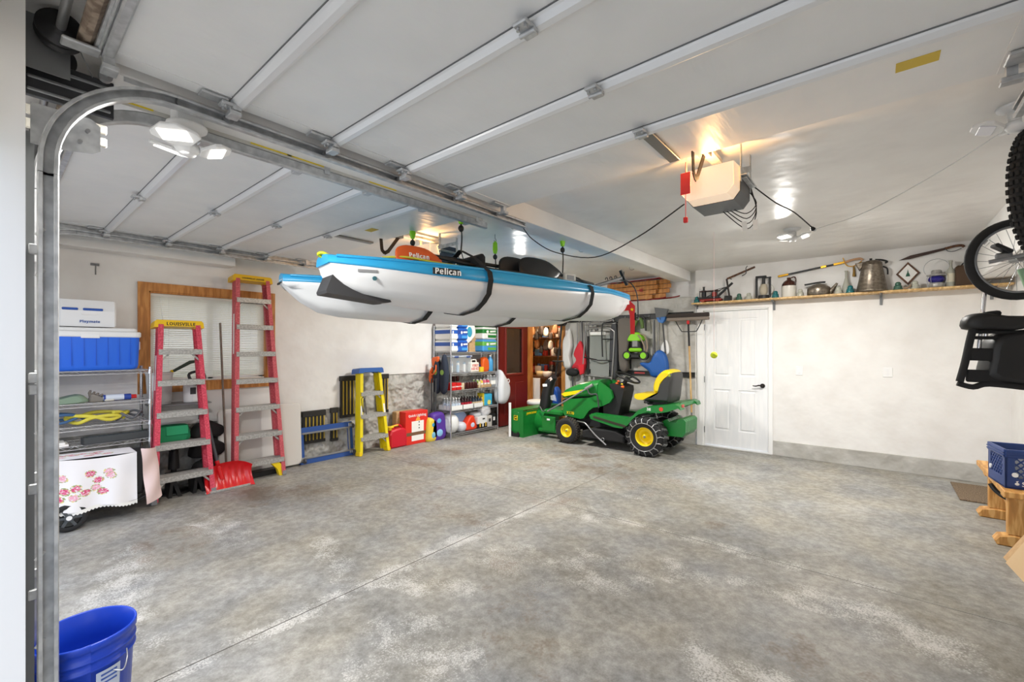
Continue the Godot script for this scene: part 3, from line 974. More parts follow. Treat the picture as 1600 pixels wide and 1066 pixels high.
func torsion(x0, x1, label):
	var o = thing("torsion_spring_assembly", label, "door hardware")
	var y = 2.575; var z = -0.165
	part(o, "shaft", sh().cyl(V(x0, y, z), V(x1, y, z), 0.0135, -1, 12), M.steel)
	for e in [[x0 + 0.1, 1], [x1 - 0.1, -1]]:
		var pr = [v2(0.0, -0.03), v2(0.03, -0.03), v2(0.03, -0.022), v2(0.062, -0.02), v2(0.064, -0.014), v2(0.056, -0.01), v2(0.056, 0.02), v2(0.064, 0.024), v2(0.064, 0.03), v2(0.03, 0.03), v2(0, 0.03)]
		part(o, "cable_drum", sh().lathe(pr, 28, Transform3D(Basis(Vector3.BACK, PI / 2), V(e[0], y, z))), mat(srgb(48, 48, 50), 0.45, 0.6))
		var b = sh()
		b.span(V(e[0] - e[1] * 0.055, y - 0.14, FRONT - 0.004), V(e[0] - e[1] * 0.05, y + 0.05, z - 0.03))
		b.span(V(e[0] - e[1] * 0.09, y - 0.2, FRONT - 0.006), V(e[0] - e[1] * 0.05, y + 0.05, FRONT))
		part(o, "bearing_plate", b, M.galv_dark)
		part(o, "cable", sh().cyl(V(e[0] - e[1] * 0.02, y - 0.03, z - 0.05), V(e[0] - e[1] * 0.02, 2.46, -0.25), 0.0015, -1, 5), M.steel)
	part(o, "end_bracket", sh().span(V(x0 - 0.02, 2.36, -0.32), V(x0, 2.5, FRONT), 0.002), mat(srgb(58, 59, 62), 0.45, 0.5))
	for k in 3: part(o, "bracket_rib", sh().span(V(x0, 2.375 + k * 0.045, -0.31), V(x0 + 0.008, 2.387 + k * 0.045, FRONT - 0.01), 0.003), M.galv_dark)
	for k in 2: part(o, "bracket_rib", sh().span(V(x0 - 0.01, 2.24 + k * 0.05, -0.3), V(x0 + 0.004, 2.275 + k * 0.05, FRONT - 0.005), 0.004), mat(srgb(198, 194, 184), 0.5, 0.2))
	var xm = (x0 + x1) / 2
	var co = []
	for k in 60 * 8: co.append(V(xm + 0.1 + k * 0.0011, y + cos(k * TAU / 8) * 0.024, z + sin(k * TAU / 8) * 0.024))
	part(o, "spring", sh().tube(co, 0.0035, 5), M.galv_dark)

func glow(c, e) -> StandardMaterial3D:
	var m = StandardMaterial3D.new()
	m.albedo_color = Color(0.95, 0.95, 0.93)
	m.roughness = 0.4
	m.emission_enabled = true
	m.emission = c
	m.emission_energy_multiplier = e
	return m

func opener(p, rail_x, label, near):
	var o = thing("garage_door_opener", label, "door opener", p)
	var body = mat(srgb(98, 100, 103), 0.45, 0.3) if near else mat(srgb(52, 64, 80), 0.45, 0.2)
	# p: centre of the front of the casing. -z: away from the door
	var w = 0.15
	var prof = [v2(-w, 0.09), v2(-w, -0.05), v2(-w + 0.035, -0.095), v2(w - 0.035, -0.095), v2(w, -0.05), v2(w, 0.09)]
	part(o, "casing", sh().prism(prof, 0.24, tf(V(0, 0, -0.17)), 0.004), body)
	# lens: thin glowing shell, open at the top, with chamfered lower corners
	var ln = sh()
	var lp = []
	for q in prof: lp.append(q * 0.97)
	ln.flat()
	for k in lp.size() - 1:
		var a = lp[k]; var b = lp[k + 1]
		ln.quad(V(a.x, a.y, -0.05), V(b.x, b.y, -0.05), V(b.x * 0.97, b.y * 0.95, 0.07), V(a.x * 0.97, a.y * 0.95, 0.07))
	ln.prism(lp.map(func(q): return q * 0.96), 0.004, tf(V(0, 0, 0.07)))
	part(o, "lens", ln, glow(Color(1.0, 0.80, 0.58), 0.8 if near else 0.8), null, "glowing cream lens")
	var l = OmniLight3D.new()
	l.name = "opener_light"
	l.light_color = Color(1.0, 0.76, 0.48)
	l.light_energy = 0.5
	l.light_size = 0.03
	l.omni_range = 12
	l.shadow_enabled = true
	o.add_child(l)
	l.position = V(0, 0.03, 0.01)
	# rail towards the header, trolley and arm
	var rx = rail_x - p.x
	var ry = CEIL - 0.05 - p.y
	part(o, "rail", sh().span(V(-0.028, ry - 0.012, -0.15), V(0.028, ry + 0.012, -p.z - 0.1)), M.galv)
	for s in [-1, 1]:
		var hang = sh()
		hang.span(V(s * (w + 0.004), 0.02, -0.26), V(s * (w + 0.03), 0.024, -0.06))
		hang.span(V(s * (w + 0.002), 0.0, -0.3), V(s * (w + 0.005), ry + 0.05, -0.27))
		hang.span(V(s * (w + 0.002), 0.0, -0.06), V(s * (w + 0.005), ry + 0.05, -0.03))
		hang.span(V(s * (w + 0.002), 0.03, -0.3), V(s * (w + 0.035), 0.034, -0.03))
		hang.obox(tf(V(s * (w + 0.004), 0.1, -0.16), 0, 0.35, 0), V(0.004, 0.036, 0.3))
		part(o, "hanger_bracket", hang, M.galv)
	var zt = -2.5 - p.z
	var yd = DOOR_Y - 0.02 - p.y
	part(o, "trolley", sh().span(V(-0.03, ry - 0.05, zt - 0.14), V(0.03, ry + 0.01, zt - 0.02), 0.004), M.galv_dark)
	var arm = [V(0, ry - 0.04, zt - 0.1), V(0, yd - 0.1, zt + 0.02), V(0, yd - 0.125, zt + 0.06), V(0, yd - 0.1, zt + 0.09), V(0, yd + 0.0, zt + 0.1)]
	var a = sh()
	for k in 4: a.bar(arm[k], arm[k + 1] + (arm[k + 1] - arm[k]).normalized() * 0.006, 0.006, 0.032, Vector3.RIGHT.cross(arm[k + 1] - arm[k]).normalized())
	part(o, "door_arm", a, mat(srgb(78, 62, 50), 0.5, 0.5))
	if near:
		part(o, "release_rope", sh().tube([V(-0.1, 0.12, 0.13), V(-0.1, 0.0, 0.13), V(-0.1, -0.2, 0.13)], 0.002, 5), M.red)
		part(o, "release_tag", sh().box(V(-0.1, -0.005, 0.134), V(0.055, 0.125, 0.0015)), mat(srgb(214, 48, 46), 0.6), null, "red release tag")
		part(o, "release_handle", sh().box(V(-0.1, -0.215, 0.13), V(0.022, 0.032, 0.02), 0.003), M.red, null, "red release handle")
	for k in 2: part(o, "cord_tag", sh().obox(tf(V(w - 0.03 + k * 0.06, -0.2, -0.29), 0.2, 0, 0.1), V(0.028, 0.06, 0.001)), M.paper)
	for k in 4:
		var q = 0.02 * k
		part(o, "wire_loop", sh().tube(curve([V(w - 0.02 + q * 0.4, 0.03, -0.3), V(w + 0.03, -0.06 - q, -0.32), V(w - 0.02, -0.12 - q * 1.6, -0.3), V(w - 0.09 - q, -0.09, -0.26)], 5), 0.003, 5), M.black)

func led_lamp(p, label, angles, tilt, len, energy):
	var o = thing("ceiling_lamp", label, "lamp", p)
	part(o, "mounting_dish", sh().lathe([v2(0, 0), v2(0.075, 0), v2(0.072, -0.012), v2(0.045, -0.026), v2(0.04, -0.03), v2(0, -0.03)], 24), M.white)
	part(o, "socket", sh().lathe([v2(0.032, -0.03), v2(0.036, -0.04), v2(0.034, -0.075), v2(0.026, -0.085), v2(0, -0.085)], 18), M.white)
	part(o, "hub", sh().lathe([v2(0.0, -0.08), v2(0.045, -0.082), v2(0.047, -0.1), v2(0.03, -0.125), v2(0.0, -0.13)], 18), M.white)
	if p.y < 2.5: part(o, "junction_box", sh().span(V(-0.05, 0, -0.05), V(0.05, 0.07, 0.05), 0.005), M.white)
	var em = glow(Color(1.0, 0.98, 0.95), 3.0) if energy > 0.0 else mat(srgb(224, 224, 232), 0.3)
	for a in angles:
		var b = Basis(Vector3.UP, a) * Basis(Vector3.RIGHT, -tilt)
		var t = Transform3D(b, V(0, -0.1, 0) + Basis(Vector3.UP, a) * V(0, 0, -0.045))
		# leaf pointing along -z of its own frame, lit side down
		var pn = part(o, "panel", sh().prism([v2(-0.035, 0.0), v2(-0.09, -0.05), v2(-0.085, -0.075), v2(-0.03, -0.12), v2(0.03, -0.12), v2(0.085, -0.075), v2(0.09, -0.05), v2(0.035, 0.0)], 0.014, Transform3D(Basis(Vector3.RIGHT, PI / 2), V(0, 0, 0)) , 0.003), M.white, t)
		part(pn, "diffuser", sh().box(V(0, -0.01, -0.063), V(0.11, 0.006, 0.06), 0.002), em)
		if energy <= 0.0: continue
		var l = AreaLight3D.new()
		l.name = "panel_light"
		l.area_size = Vector2(0.11, 0.06)
		l.light_color = Color(1.0, 0.985, 0.96)
		l.light_energy = energy
		l.area_range = 15
		l.shadow_enabled = true
		pn.add_child(l)
		l.transform = Transform3D(Basis(Vector3.RIGHT, -PI / 2), V(0, -0.016, -0.063))

func cables():
	# black cord from the opener to the hook on the beam, and on to the ceiling socket; white cord to the wall lamp
	single("power_cord", "black cord sagging from the opener to the ceiling beam", "cord", sh().tube(curve([V(-0.92, 2.36, -2.78), V(-1.3, 2.25, -2.95), V(-1.75, 2.2, -3.15), V(-2.1, 2.28, -3.1), V(-2.27, 2.40, -3.0), V(-2.3, 2.49, -2.9)], 6), 0.0045, 6), M.black)
	single("power_cord", "short black cord plugged into a white cord below the opener", "cord", sh().tube(curve([V(-0.58, 2.46, -3.05), V(-0.5, 2.4, -3.25), V(-0.42, 2.36, -3.4), V(-0.35, 2.3, -3.6), V(-0.335, 2.28, -3.64)], 5), [0.004, 0.004, 0.004, 0.004, 0.004, 0.004, 0.004, 0.004, 0.004, 0.004, 0.004, 0.004, 0.004, 0.004, 0.004, 0.004, 0.006, 0.012, 0.014, 0.016, 0.014], 7), M.black)
	single("extension_cord", "white cord strung across the ceiling towards the right wall", "cord", sh().tube(curve([V(-0.33, 2.28, -3.645), V(-0.3, 2.29, -3.66), V(-0.05, 2.36, -3.7), V(0.3, 2.5, -3.55), V(0.5, 2.57, -3.3), V(0.62, 2.62, -3.1)], 6), [0.014, 0.013, 0.012, 0.006, 0.003, 0.003, 0.003, 0.003, 0.003, 0.003, 0.003, 0.003, 0.003, 0.003, 0.003, 0.003, 0.003, 0.003, 0.003, 0.003, 0.003, 0.003, 0.003, 0.003, 0.003, 0.003, 0.003, 0.003, 0.003, 0.003, 0.003], 6), M.white)
	var tb = thing("tennis_ball", "yellow-green tennis ball hanging on a string in front of the white door", "ball", V(-1.27, 1.395, -4.73))
	part(tb, "ball", sh().ball(V(0, 0, 0), V(0.034, 0.034, 0.034), 16), mat(srgb(208, 226, 60), 0.95))
	part(tb, "string", sh().cyl(V(0, 0.034, 0), V(0, CEIL - 1.395, 0), 0.0012, -1, 4), mat(srgb(222, 180, 176), 0.8))
# ---------------------------------------------------------------- lawn tractor with snow blower
func wheel(o, p, r, w, rim_r, chains, side):
	# axis along z; side: +1 shows its rim to +z
	var n = part(o, "rear_wheel" if chains else "front_wheel", sh().lathe([v2(rim_r, -w * 0.36), v2(r * 0.8, -w * 0.48), v2(r * 0.93, -w * 0.44), v2(r * 0.985, -w * 0.3), v2(r, -w * 0.12), v2(r, w * 0.12), v2(r * 0.985, w * 0.3), v2(r * 0.93, w * 0.44), v2(r * 0.8, w * 0.48), v2(rim_r, w * 0.36)], 36, Transform3D(Basis(Vector3.RIGHT, PI / 2), V(0, 0, 0))), M.rubber, tf(p), "black rubber tyre")
	var tr = sh()
	var nb = 30 if not chains else 22
	for k in nb:
		for q in ([-0.3, -0.1, 0.1, 0.3] if not chains else [-0.22, 0.22]):
			var a = TAU * (k + (0.5 if abs(q) < 0.2 else 0.0)) / nb
			var rr = r * (1.0 if abs(q) < 0.25 else 0.985)
			tr.obox(Transform3D(Basis(Vector3.BACK, a) * Basis(Vector3.RIGHT, 0.0 if not chains else (0.5 if q > 0 else -0.5)), V(cos(a) * rr, sin(a) * rr, q * w)), V(0.012, r * 0.12, w * (0.15 if not chains else 0.42)))
	part(n, "tread", tr, mat(srgb(70, 64, 56), 0.9) if not chains else M.rubber)
	var s = side
	part(n, "rim", sh().lathe([v2(rim_r * 1.02, w * 0.2), v2(rim_r * 1.06, w * 0.36), v2(rim_r * 0.98, w * 0.37), v2(rim_r * 0.92, w * 0.3), v2(rim_r * 0.86, w * 0.12), v2(rim_r * 0.5, w * 0.06), v2(rim_r * 0.46, w * 0.14), v2(rim_r * 0.28, w * 0.16), v2(rim_r * 0.26, w * 0.3), v2(0.0, w * 0.31)], 28, Transform3D(Basis(Vector3.RIGHT, PI / 2 * s), V(0, 0, 0))), M.jd_yellow, null, "yellow steel rim")
	part(n, "hub_cap", sh().cyl(V(0, 0, s * w * 0.29), V(0, 0, s * w * 0.36), rim_r * 0.13, -1, 10), M.grey)
	if chains:
		var c = sh()
		for q in [-1, 1]: c.tube(arc(V(0, 0, q * w * 0.5), r * 0.72, 0, TAU * 35 / 36.0, 35), 0.006, 5, true)
		for k in 16:
			var a = TAU * k / 16
			var pts = []
			for j in 13:
				var f = -1.0 + j / 6.0
				var zz = f * w * 0.54
				var rr = r * (0.74 if abs(f) > 0.99 else 0.9 if abs(f) > 0.8 else 1.02 if abs(f) > 0.6 else 1.045)
				var aa = a + (0.10 if j % 2 else 0.0) * (0.6 if abs(f) > 0.7 else 1.0) + f * 0.08
				pts.append(V(cos(aa) * rr, sin(aa) * rr, zz * (1.0 if abs(f) > 0.7 else 0.9)))
			c.tube(pts, 0.0075, 5)
		part(n, "tire_chain", c, M.steel, null, "silver snow chain")

func build_tractor():
	var o = thing("lawn_tractor", "green and yellow riding lawn tractor with snow blower and tyre chains", "tractor", V(-2.417, 0, -6.15))
	var G = M.jd_green
	for s in [1, -1]:
		wheel(o, V(0, 0.265, s * 0.37), 0.262, 0.24, 0.125, true, s)
		wheel(o, V(-1.26, 0.195, s * 0.38), 0.192, 0.15, 0.098, false, s)
	# hood: rounded sections along x
	var prof = [[-1.50, 0.665, 0.70, 0.13], [-1.485, 0.66, 0.765, 0.19], [-1.43, 0.665, 0.815, 0.225], [-1.3, 0.68, 0.875, 0.245], [-1.15, 0.70, 0.93, 0.255], [-1.0, 0.715, 0.965, 0.262], [-0.87, 0.73, 0.985, 0.265], [-0.82, 0.745, 0.985, 0.262]]
	var rings = []
	for q in prof:
		var r = []
		for k in 18:
			var t = TAU * k / 18
			var c = cos(t); var s = sin(t)
			var y0 = q[1]; var y1 = q[2]
			var ym = lerp(y0, y1, 0.32)
			var zz = q[3] * sign(c) * pow(abs(c), 0.55)
			var yy = ym + (y1 - ym) * pow(max(s, 0), 0.6) - (ym - y0) * pow(max(-s, 0), 0.35)
			r.append(V(q[0], yy, zz))
		rings.append(r)
	part(o, "hood", sh().loft(rings), G)
	# yellow stripes, side panels
	for s in [1, -1]:
		var st = sh()
		st.prism([v2(-1.46, 0.735), v2(-1.4, 0.765), v2(-1.0, 0.84), v2(-0.86, 0.875), v2(-0.84, 0.85), v2(-1.0, 0.80), v2(-1.4, 0.70)], 0.012, tf(V(-1.15, 0.0, s * 0.254), s * 0.03) * tf(V(1.15, 0, 0)))
		part(o, "hood_stripe", st, M.jd_yellow)
		var sp = sh()
		sp.prism([v2(-1.42, 0.62), v2(-1.44, 0.44), v2(-1.41, 0.40), v2(-1.12, 0.37), v2(-1.06, 0.385), v2(-0.98, 0.50), v2(-0.9, 0.56), v2(-0.74, 0.60), v2(-0.62, 0.66), v2(-0.57, 0.74), v2(-0.60, 0.84), v2(-0.80, 0.97), v2(-0.84, 0.75), v2(-0.97, 0.71), v2(-1.3, 0.665)], 0.05, tf(V(0, 0, s * 0.225)), 0.016)
		part(o, "side_panel", sp, G)
		part(o, "side_vent", sh().prism([v2(-1.47, 0.64), v2(-1.46, 0.56), v2(-1.38, 0.56), v2(-1.36, 0.655)], 0.03, tf(V(0, 0, s * 0.2))), M.black)
		part(o, "headlight", sh().prism([v2(-1.50, 0.735), v2(-1.495, 0.67), v2(-1.40, 0.655), v2(-1.43, 0.755)], 0.02, tf(V(0, 0, s * 0.205), s * 0.25) , 0.004), M.clear)
	part(o, "grille", sh().span(V(-1.45, 0.4, -0.2), V(-1.40, 0.66, 0.2), 0.01), M.black)
	part(o, "engine_block", sh().span(V(-1.4, 0.38, -0.18), V(-0.75, 0.72, 0.18), 0.01), M.black_matte)
	part(o, "chassis", sh().span(V(-1.42, 0.25, -0.17), V(0.1, 0.38, 0.17), 0.01).span(V(-1.32, 0.17, -0.3), V(-1.2, 0.26, 0.3), 0.01).cyl(V(0, 0.265, -0.34), V(0, 0.265, 0.34), 0.04), M.black_matte)
	# console, dash and steering wheel
	part(o, "console", sh().prism([v2(-0.84, 0.46), v2(-0.82, 0.62), v2(-0.63, 0.82), v2(-0.66, 0.93), v2(-0.60, 0.945), v2(-0.44, 0.90), v2(-0.43, 0.84), v2(-0.52, 0.46)], 0.36, Transform3D(), 0.03), M.black)
	for q in [[-0.56, 0.94, 0.13, 0.018, M.orange], [-0.64, 0.955, -0.08, 0.018, M.orange], [-0.52, 0.925, 0.05, 0.014, M.jd_yellow], [-0.44, 0.9, 0.19, 0.02, M.orange]]:
		part(o, "control_knob", sh().ball(V(q[0], q[1], q[2]), V(q[3] * 1.4, q[3], q[3]), 10), q[4])
	var sw = sh()
	var tb = Basis(Vector3.BACK, -0.42)
	var ring = []
	for k in 32: ring.append(V(-0.45, 1.03, 0) + tb * V(cos(TAU * k / 32) * 0.185, 0, sin(TAU * k / 32) * 0.185))
	sw.tube(ring, 0.015, 8, true)
	for a in [0.5, 2.6, 4.7]: sw.bar(V(-0.45, 1.01, 0), V(-0.45, 1.03, 0) + tb * V(cos(a) * 0.18, 0, sin(a) * 0.18), 0.035, 0.01)
	sw.cyl(V(-0.47, 0.98, 0), V(-0.445, 1.03, 0), 0.045, 0.04, 14)
	part(o, "steering_wheel", sw, M.black)
	part(o, "steering_column", sh().cyl(V(-0.55, 0.88, 0), V(-0.47, 0.99, 0), 0.03), M.black)
	# running boards and rear fender shell
	for s in [1, -1]:
		var fb = sh()
		fb.prism([v2(-0.86, 0.475), v2(-0.82, 0.50), v2(-0.25, 0.485), v2(-0.17, 0.54), v2(-0.10, 0.615), v2(0.0, 0.665), v2(0.12, 0.685), v2(0.40, 0.735), v2(0.46, 0.71), v2(0.475, 0.665), v2(0.44, 0.685), v2(0.30, 0.625), v2(0.18, 0.60), v2(0.03, 0.60), v2(-0.10, 0.555), v2(-0.19, 0.475), v2(-0.26, 0.385), v2(-0.34, 0.335), v2(-0.46, 0.34), v2(-0.84, 0.42)], 0.16, tf(V(0, 0, s * 0.345)), 0.02)
		part(o, "fender", fb, G)
		part(o, "foot_pad", sh().obox(tf(V(-0.54, 0.412, s * 0.427), 0, 0, -0.17), V(0.52, 0.035, 0.006), 0.003), mat(srgb(52, 50, 36), 0.9), null, "dark grip strip")
	part(o, "fender_deck", sh().prism([v2(-0.1, 0.62), v2(0.0, 0.665), v2(0.42, 0.735), v2(0.44, 0.69), v2(0.2, 0.61), v2(-0.08, 0.56)], 0.6, Transform3D(), 0.01), G)
	part(o, "foot_deck", sh().span(V(-0.85, 0.42, -0.28), V(-0.15, 0.47, 0.28)), M.black_matte)
	part(o, "reflector", sh().cyl(V(0.22, 0.655, 0.425), V(0.22, 0.655, 0.428), 0.028, -1, 12), mat(srgb(214, 62, 36), 0.4), null, "orange-red reflector")
	part(o, "tail_lamp", sh().box(V(0.462, 0.70, 0.3), V(0.012, 0.05, 0.09), 0.004), mat(srgb(190, 60, 50), 0.3))
	lettering(o, "38", 0.04, M.white, tf(V(0.05, 0.64, 0.426)), true)
	# seat
	var cu = sh()
	cu.prism([v2(-0.25, 0.79), v2(-0.235, 0.815), v2(-0.15, 0.825), v2(0.02, 0.835), v2(0.1, 0.85), v2(0.16, 0.82), v2(0.1, 0.765), v2(-0.05, 0.74), v2(-0.2, 0.735), v2(-0.245, 0.755)], 0.44, Transform3D(), 0.03)
	part(o, "seat_cushion", cu, M.jd_yellow)
	part(o, "backrest", puff(sh(), [v2(0.03, 0.83), v2(0.02, 0.93), v2(0.05, 1.03), v2(0.11, 1.12), v2(0.18, 1.17), v2(0.26, 1.165), v2(0.28, 1.12), v2(0.2, 1.06), v2(0.12, 0.95), v2(0.1, 0.83)], 0.46, Transform3D(), 0.7, 3.0), M.jd_yellow)
	part(o, "seat_shell", puff(sh(), [v2(-0.14, 0.72), v2(-0.04, 0.745), v2(0.03, 0.79), v2(0.08, 0.83), v2(0.11, 0.95), v2(0.18, 1.05), v2(0.27, 1.135), v2(0.30, 1.09), v2(0.28, 0.9), v2(0.26, 0.74), v2(0.2, 0.715)], 0.47, Transform3D(), 0.75, 4.0), mat(srgb(58, 58, 58), 0.5), null, "charcoal seat shell")
	part(o, "seat_emblem", sh().box(V(0.262, 1.095, 0.236), V(0.028, 0.03, 0.004), 0.001), mat(srgb(150, 168, 40), 0.5))
	part(o, "seat_base", sh().span(V(-0.1, 0.66, -0.12), V(0.2, 0.74, 0.12), 0.01), M.black)
	var sprg = sh()
	sprg.lathe([v2(0.05, 0.0), v2(0.055, 0.02), v2(0.03, 0.04), v2(0.0, 0.045)], 14, tf(V(-0.07, 0.69, 0.17)))
	part(o, "adjuster_knob", sprg, M.black)
	# mower deck under the frame
	part(o, "mower_deck", sh().prism([v2(-1.0, 0.22), v2(-0.85, 0.28), v2(-0.45, 0.28), v2(-0.32, 0.22), v2(-0.32, 0.12), v2(-1.0, 0.12)], 0.8, Transform3D(), 0.02), M.black_matte)
	part(o, "deck_rod", sh().tube(curve([V(-1.12, 0.345, 0.34), V(-1.0, 0.35, 0.4), V(-0.92, 0.335, 0.42), V(-0.75, 0.2, 0.45), V(-0.56, 0.08, 0.47)], 4), 0.012, 7), M.steel)
	part(o, "tow_bracket", sh().tube(arc(V(-0.62, 0.15, 0.46), 0.022, 0, TAU * 11 / 12.0, 11), 0.004, 5, true), M.steel)
	# lift rod and lever
	part(o, "lift_rod", sh().cyl(V(-1.62, 0.46, 0.42), V(-0.92, 0.885, 0.30), 0.013, -1, 8).cyl(V(-0.99, 0.845, 0.31), V(-0.87, 0.915, 0.3), 0.024, -1, 10), M.steel)
	part(o, "lift_lever", sh().tube(curve([V(-0.96, 0.87, 0.31), V(-0.93, 0.79, 0.32), V(-0.88, 0.77, 0.32), V(-0.80, 0.78, 0.32), V(-0.78, 0.7, 0.31), V(-0.77, 0.58, 0.3)], 4), 0.011, 6), M.dark_grey)
	# rear suitcase weights
	for k in 7:
		var z = -0.21 + k * 0.07
		part(o, "rear_weight", sh().prism([v2(0.2, 0.275), v2(0.17, 0.30), v2(0.155, 0.47), v2(0.18, 0.49), v2(0.22, 0.505), v2(0.24, 0.47), v2(0.34, 0.475), v2(0.36, 0.515), v2(0.43, 0.52), v2(0.46, 0.49), v2(0.455, 0.34), v2(0.42, 0.285)], 0.062, tf(V(0.02, 0, z)), 0.008), G)
	part(o, "weight_bracket", sh().span(V(0.05, 0.3, -0.18), V(0.2, 0.36, 0.18)), M.black)
	# snow blower
	var bx = -2.03
	for z in [0.52, -0.52]:
		var pl = sh()
		pl.prism([v2(bx, 0.0), v2(bx, 0.42), v2(bx - 0.02, 0.455), v2(bx - 0.24, 0.455), v2(bx - 0.29, 0.42), v2(bx - 0.29, 0.06), v2(bx - 0.25, 0.0)], 0.012, tf(V(0, 0, z)))
		part(o, "blower_side", pl, G)
		part(o, "skid_shoe", sh().prism([v2(bx - 0.08, 0.0), v2(bx - 0.07, 0.05), v2(bx - 0.1, 0.085), v2(bx - 0.13, 0.06), v2(bx - 0.2, 0.06), v2(bx - 0.23, 0.09), v2(bx - 0.28, 0.08), v2(bx - 0.28, 0.02), v2(bx - 0.25, 0.0)], 0.02, tf(V(0, 0, z * 1.03))), M.black)
		part(o, "bearing_plate", sh().prism(rrect(0.14, 0.34, 0.06, 5), 0.008, tf(V(bx - 0.15, 0.25, z * 1.015)), 0.003), G)
	var hs = sh()
	hs.span(V(bx - 0.012, 0.0, -0.52), V(bx, 0.43, 0.52)).span(V(bx - 0.24, 0.443, -0.52), V(bx, 0.455, 0.52)).span(V(bx - 0.2, 0.0, -0.52), V(bx, 0.012, 0.52))
	part(o, "blower_housing", hs, G)
	var au = sh()
	for q in [-1, 1]:
		var hx = []
		for k in 49: hx.append(V(bx - 0.15 + cos(k * 0.4) * 0.13, 0.2 + sin(k * 0.4) * 0.13, q * (0.06 + k * 0.0092)))
		au.tube(hx, 0.02, 4, false, 0.3)
	au.cyl(V(bx - 0.15, 0.2, -0.52), V(bx - 0.15, 0.2, 0.52), 0.02, -1, 8)
	part(o, "auger", au, G)
	part(o, "impeller_housing", sh().cyl(V(bx, 0.23, 0.0), V(bx + 0.16, 0.23, 0.0), 0.215, -1, 28).span(V(bx, 0.35, -0.12), V(bx + 0.15, 0.47, 0.12), 0.01), G)
	part(o, "mount_frame", sh().span(V(bx + 0.14, 0.1, 0.2), V(bx + 0.55, 0.15, 0.3), 0.006).span(V(bx + 0.22, 0.12, 0.285), V(bx + 0.48, 0.36, 0.31), 0.008), G)
	part(o, "mount_frame", sh().span(V(bx + 0.14, 0.1, -0.3), V(bx + 0.55, 0.15, -0.2), 0.006), G)
	part(o, "belt_cover", sh().span(V(bx + 0.18, 0.36, -0.3), V(bx + 0.55, 0.46, 0.22), 0.03), G)
	part(o, "mount_rails", sh().span(V(bx + 0.46, 0.2, -0.28), V(bx + 0.72, 0.3, 0.28), 0.01), M.black_matte)
	part(o, "decal", sh().box(V(bx + 0.35, 0.31, 0.312), V(0.06, 0.03, 0.002)), M.white)
	# chute and deflector
	var cr = []
	for q in [[-1.93, 0.44, 0.095], [-1.92, 0.52, 0.1], [-1.90, 0.66, 0.095], [-1.87, 0.78, 0.09], [-1.84, 0.86, 0.085]]:
		var r = []
		for k in 16:
			var t = TAU * k / 16
			r.append(V(q[0] + sign(cos(t)) * pow(abs(cos(t)), 0.7) * q[2], q[1] + cos(t) * 0.015, -sin(t) * q[2] * 0.9 + 0.05))
		cr.append(r)
	part(o, "chute", sh().loft(cr), M.black)
	var dr = []
	for q in [[-1.84, 0.86, 0.09, 0.3], [-1.80, 0.93, 0.085, 0.7], [-1.74, 0.99, 0.07, 1.0]]:
		var r = []
		for k in 12:
			var t = TAU * k / 12
			r.append(V(q[0] + cos(t) * q[2] * cos(q[3]), q[1] - cos(t) * q[2] * sin(q[3]) * 0.6 + 0.0, -sin(t) * q[2] + 0.05))
		dr.append(r)
	part(o, "deflector", sh().loft(dr), M.black)
	part(o, "chute_label", sh().obox(tf(V(-1.87, 0.845, 0.142), 0, 0, 0.1), V(0.09, 0.045, 0.003)), M.white)
	part(o, "chute_label", sh().obox(tf(V(-1.77, 0.95, 0.125), 0, 0, 0.6), V(0.07, 0.05, 0.003)), mat(srgb(226, 206, 196), 0.6))
	part(o, "crank_rod", sh().tube(curve([V(-1.95, 0.46, 0.2), V(-1.85, 0.5, 0.3), V(-1.76, 0.44, 0.36), V(-1.68, 0.47, 0.4)], 4), 0.009, 6), M.steel)
	part(o, "caution_lettering", text_mesh("JOHN DEERE", 0.035, 0.002, "Droid Sans", true), M.jd_yellow, tf(V(bx + 0.002, 0.385, 0.3), PI / 2))
	var em = part(o, "emblem", sh().prism(rrect(0.075, 0.085, 0.03, 4), 0.003, tf(V(bx - 0.15, 0.315, 0.534))), mat(srgb(30, 40, 24), 0.5))
	part(em, "emblem_rim", sh().tube([V(bx - 0.185, 0.28, 0.536), V(bx - 0.115, 0.28, 0.536), V(bx - 0.115, 0.35, 0.536), V(bx - 0.185, 0.35, 0.536)], 0.005, 5, true), M.jd_yellow)
	part(em, "leaping_deer", sh().prism([v2(-0.026, -0.02), v2(-0.012, -0.006), v2(-0.02, 0.008), v2(-0.01, 0.014), v2(0.004, 0.01), v2(0.012, 0.024), v2(0.016, 0.012), v2(0.024, 0.006), v2(0.012, -0.002), v2(0.022, -0.02), v2(0.006, -0.006), v2(-0.006, -0.006)], 0.003, tf(V(bx - 0.15, 0.315, 0.537))), M.jd_yellow)
	lettering(o, "X370", 0.045, M.jd_yellow, tf(V(-1.3, 0.445, 0.252)), true, true)
	lettering(o, "JOHN DEERE", 0.026, M.jd_green, tf(V(-1.02, 0.812, 0.264), 0, 0, 0.18), true)
	# white pipe standing beside the blower
	single("plastic_pipe", "short white plastic pipe standing upright beside the snow blower", "pipe", sh().lathe([v2(0.0, 0.0), v2(0.022, 0.0), v2(0.022, 0.0), v2(0.022, 0.56), v2(0.022, 0.56), v2(0.017, 0.56), v2(0.017, 0.56), v2(0.017, 0.02), v2(0, 0.02)], 16), M.white, V(-4.69, 0, -5.575))
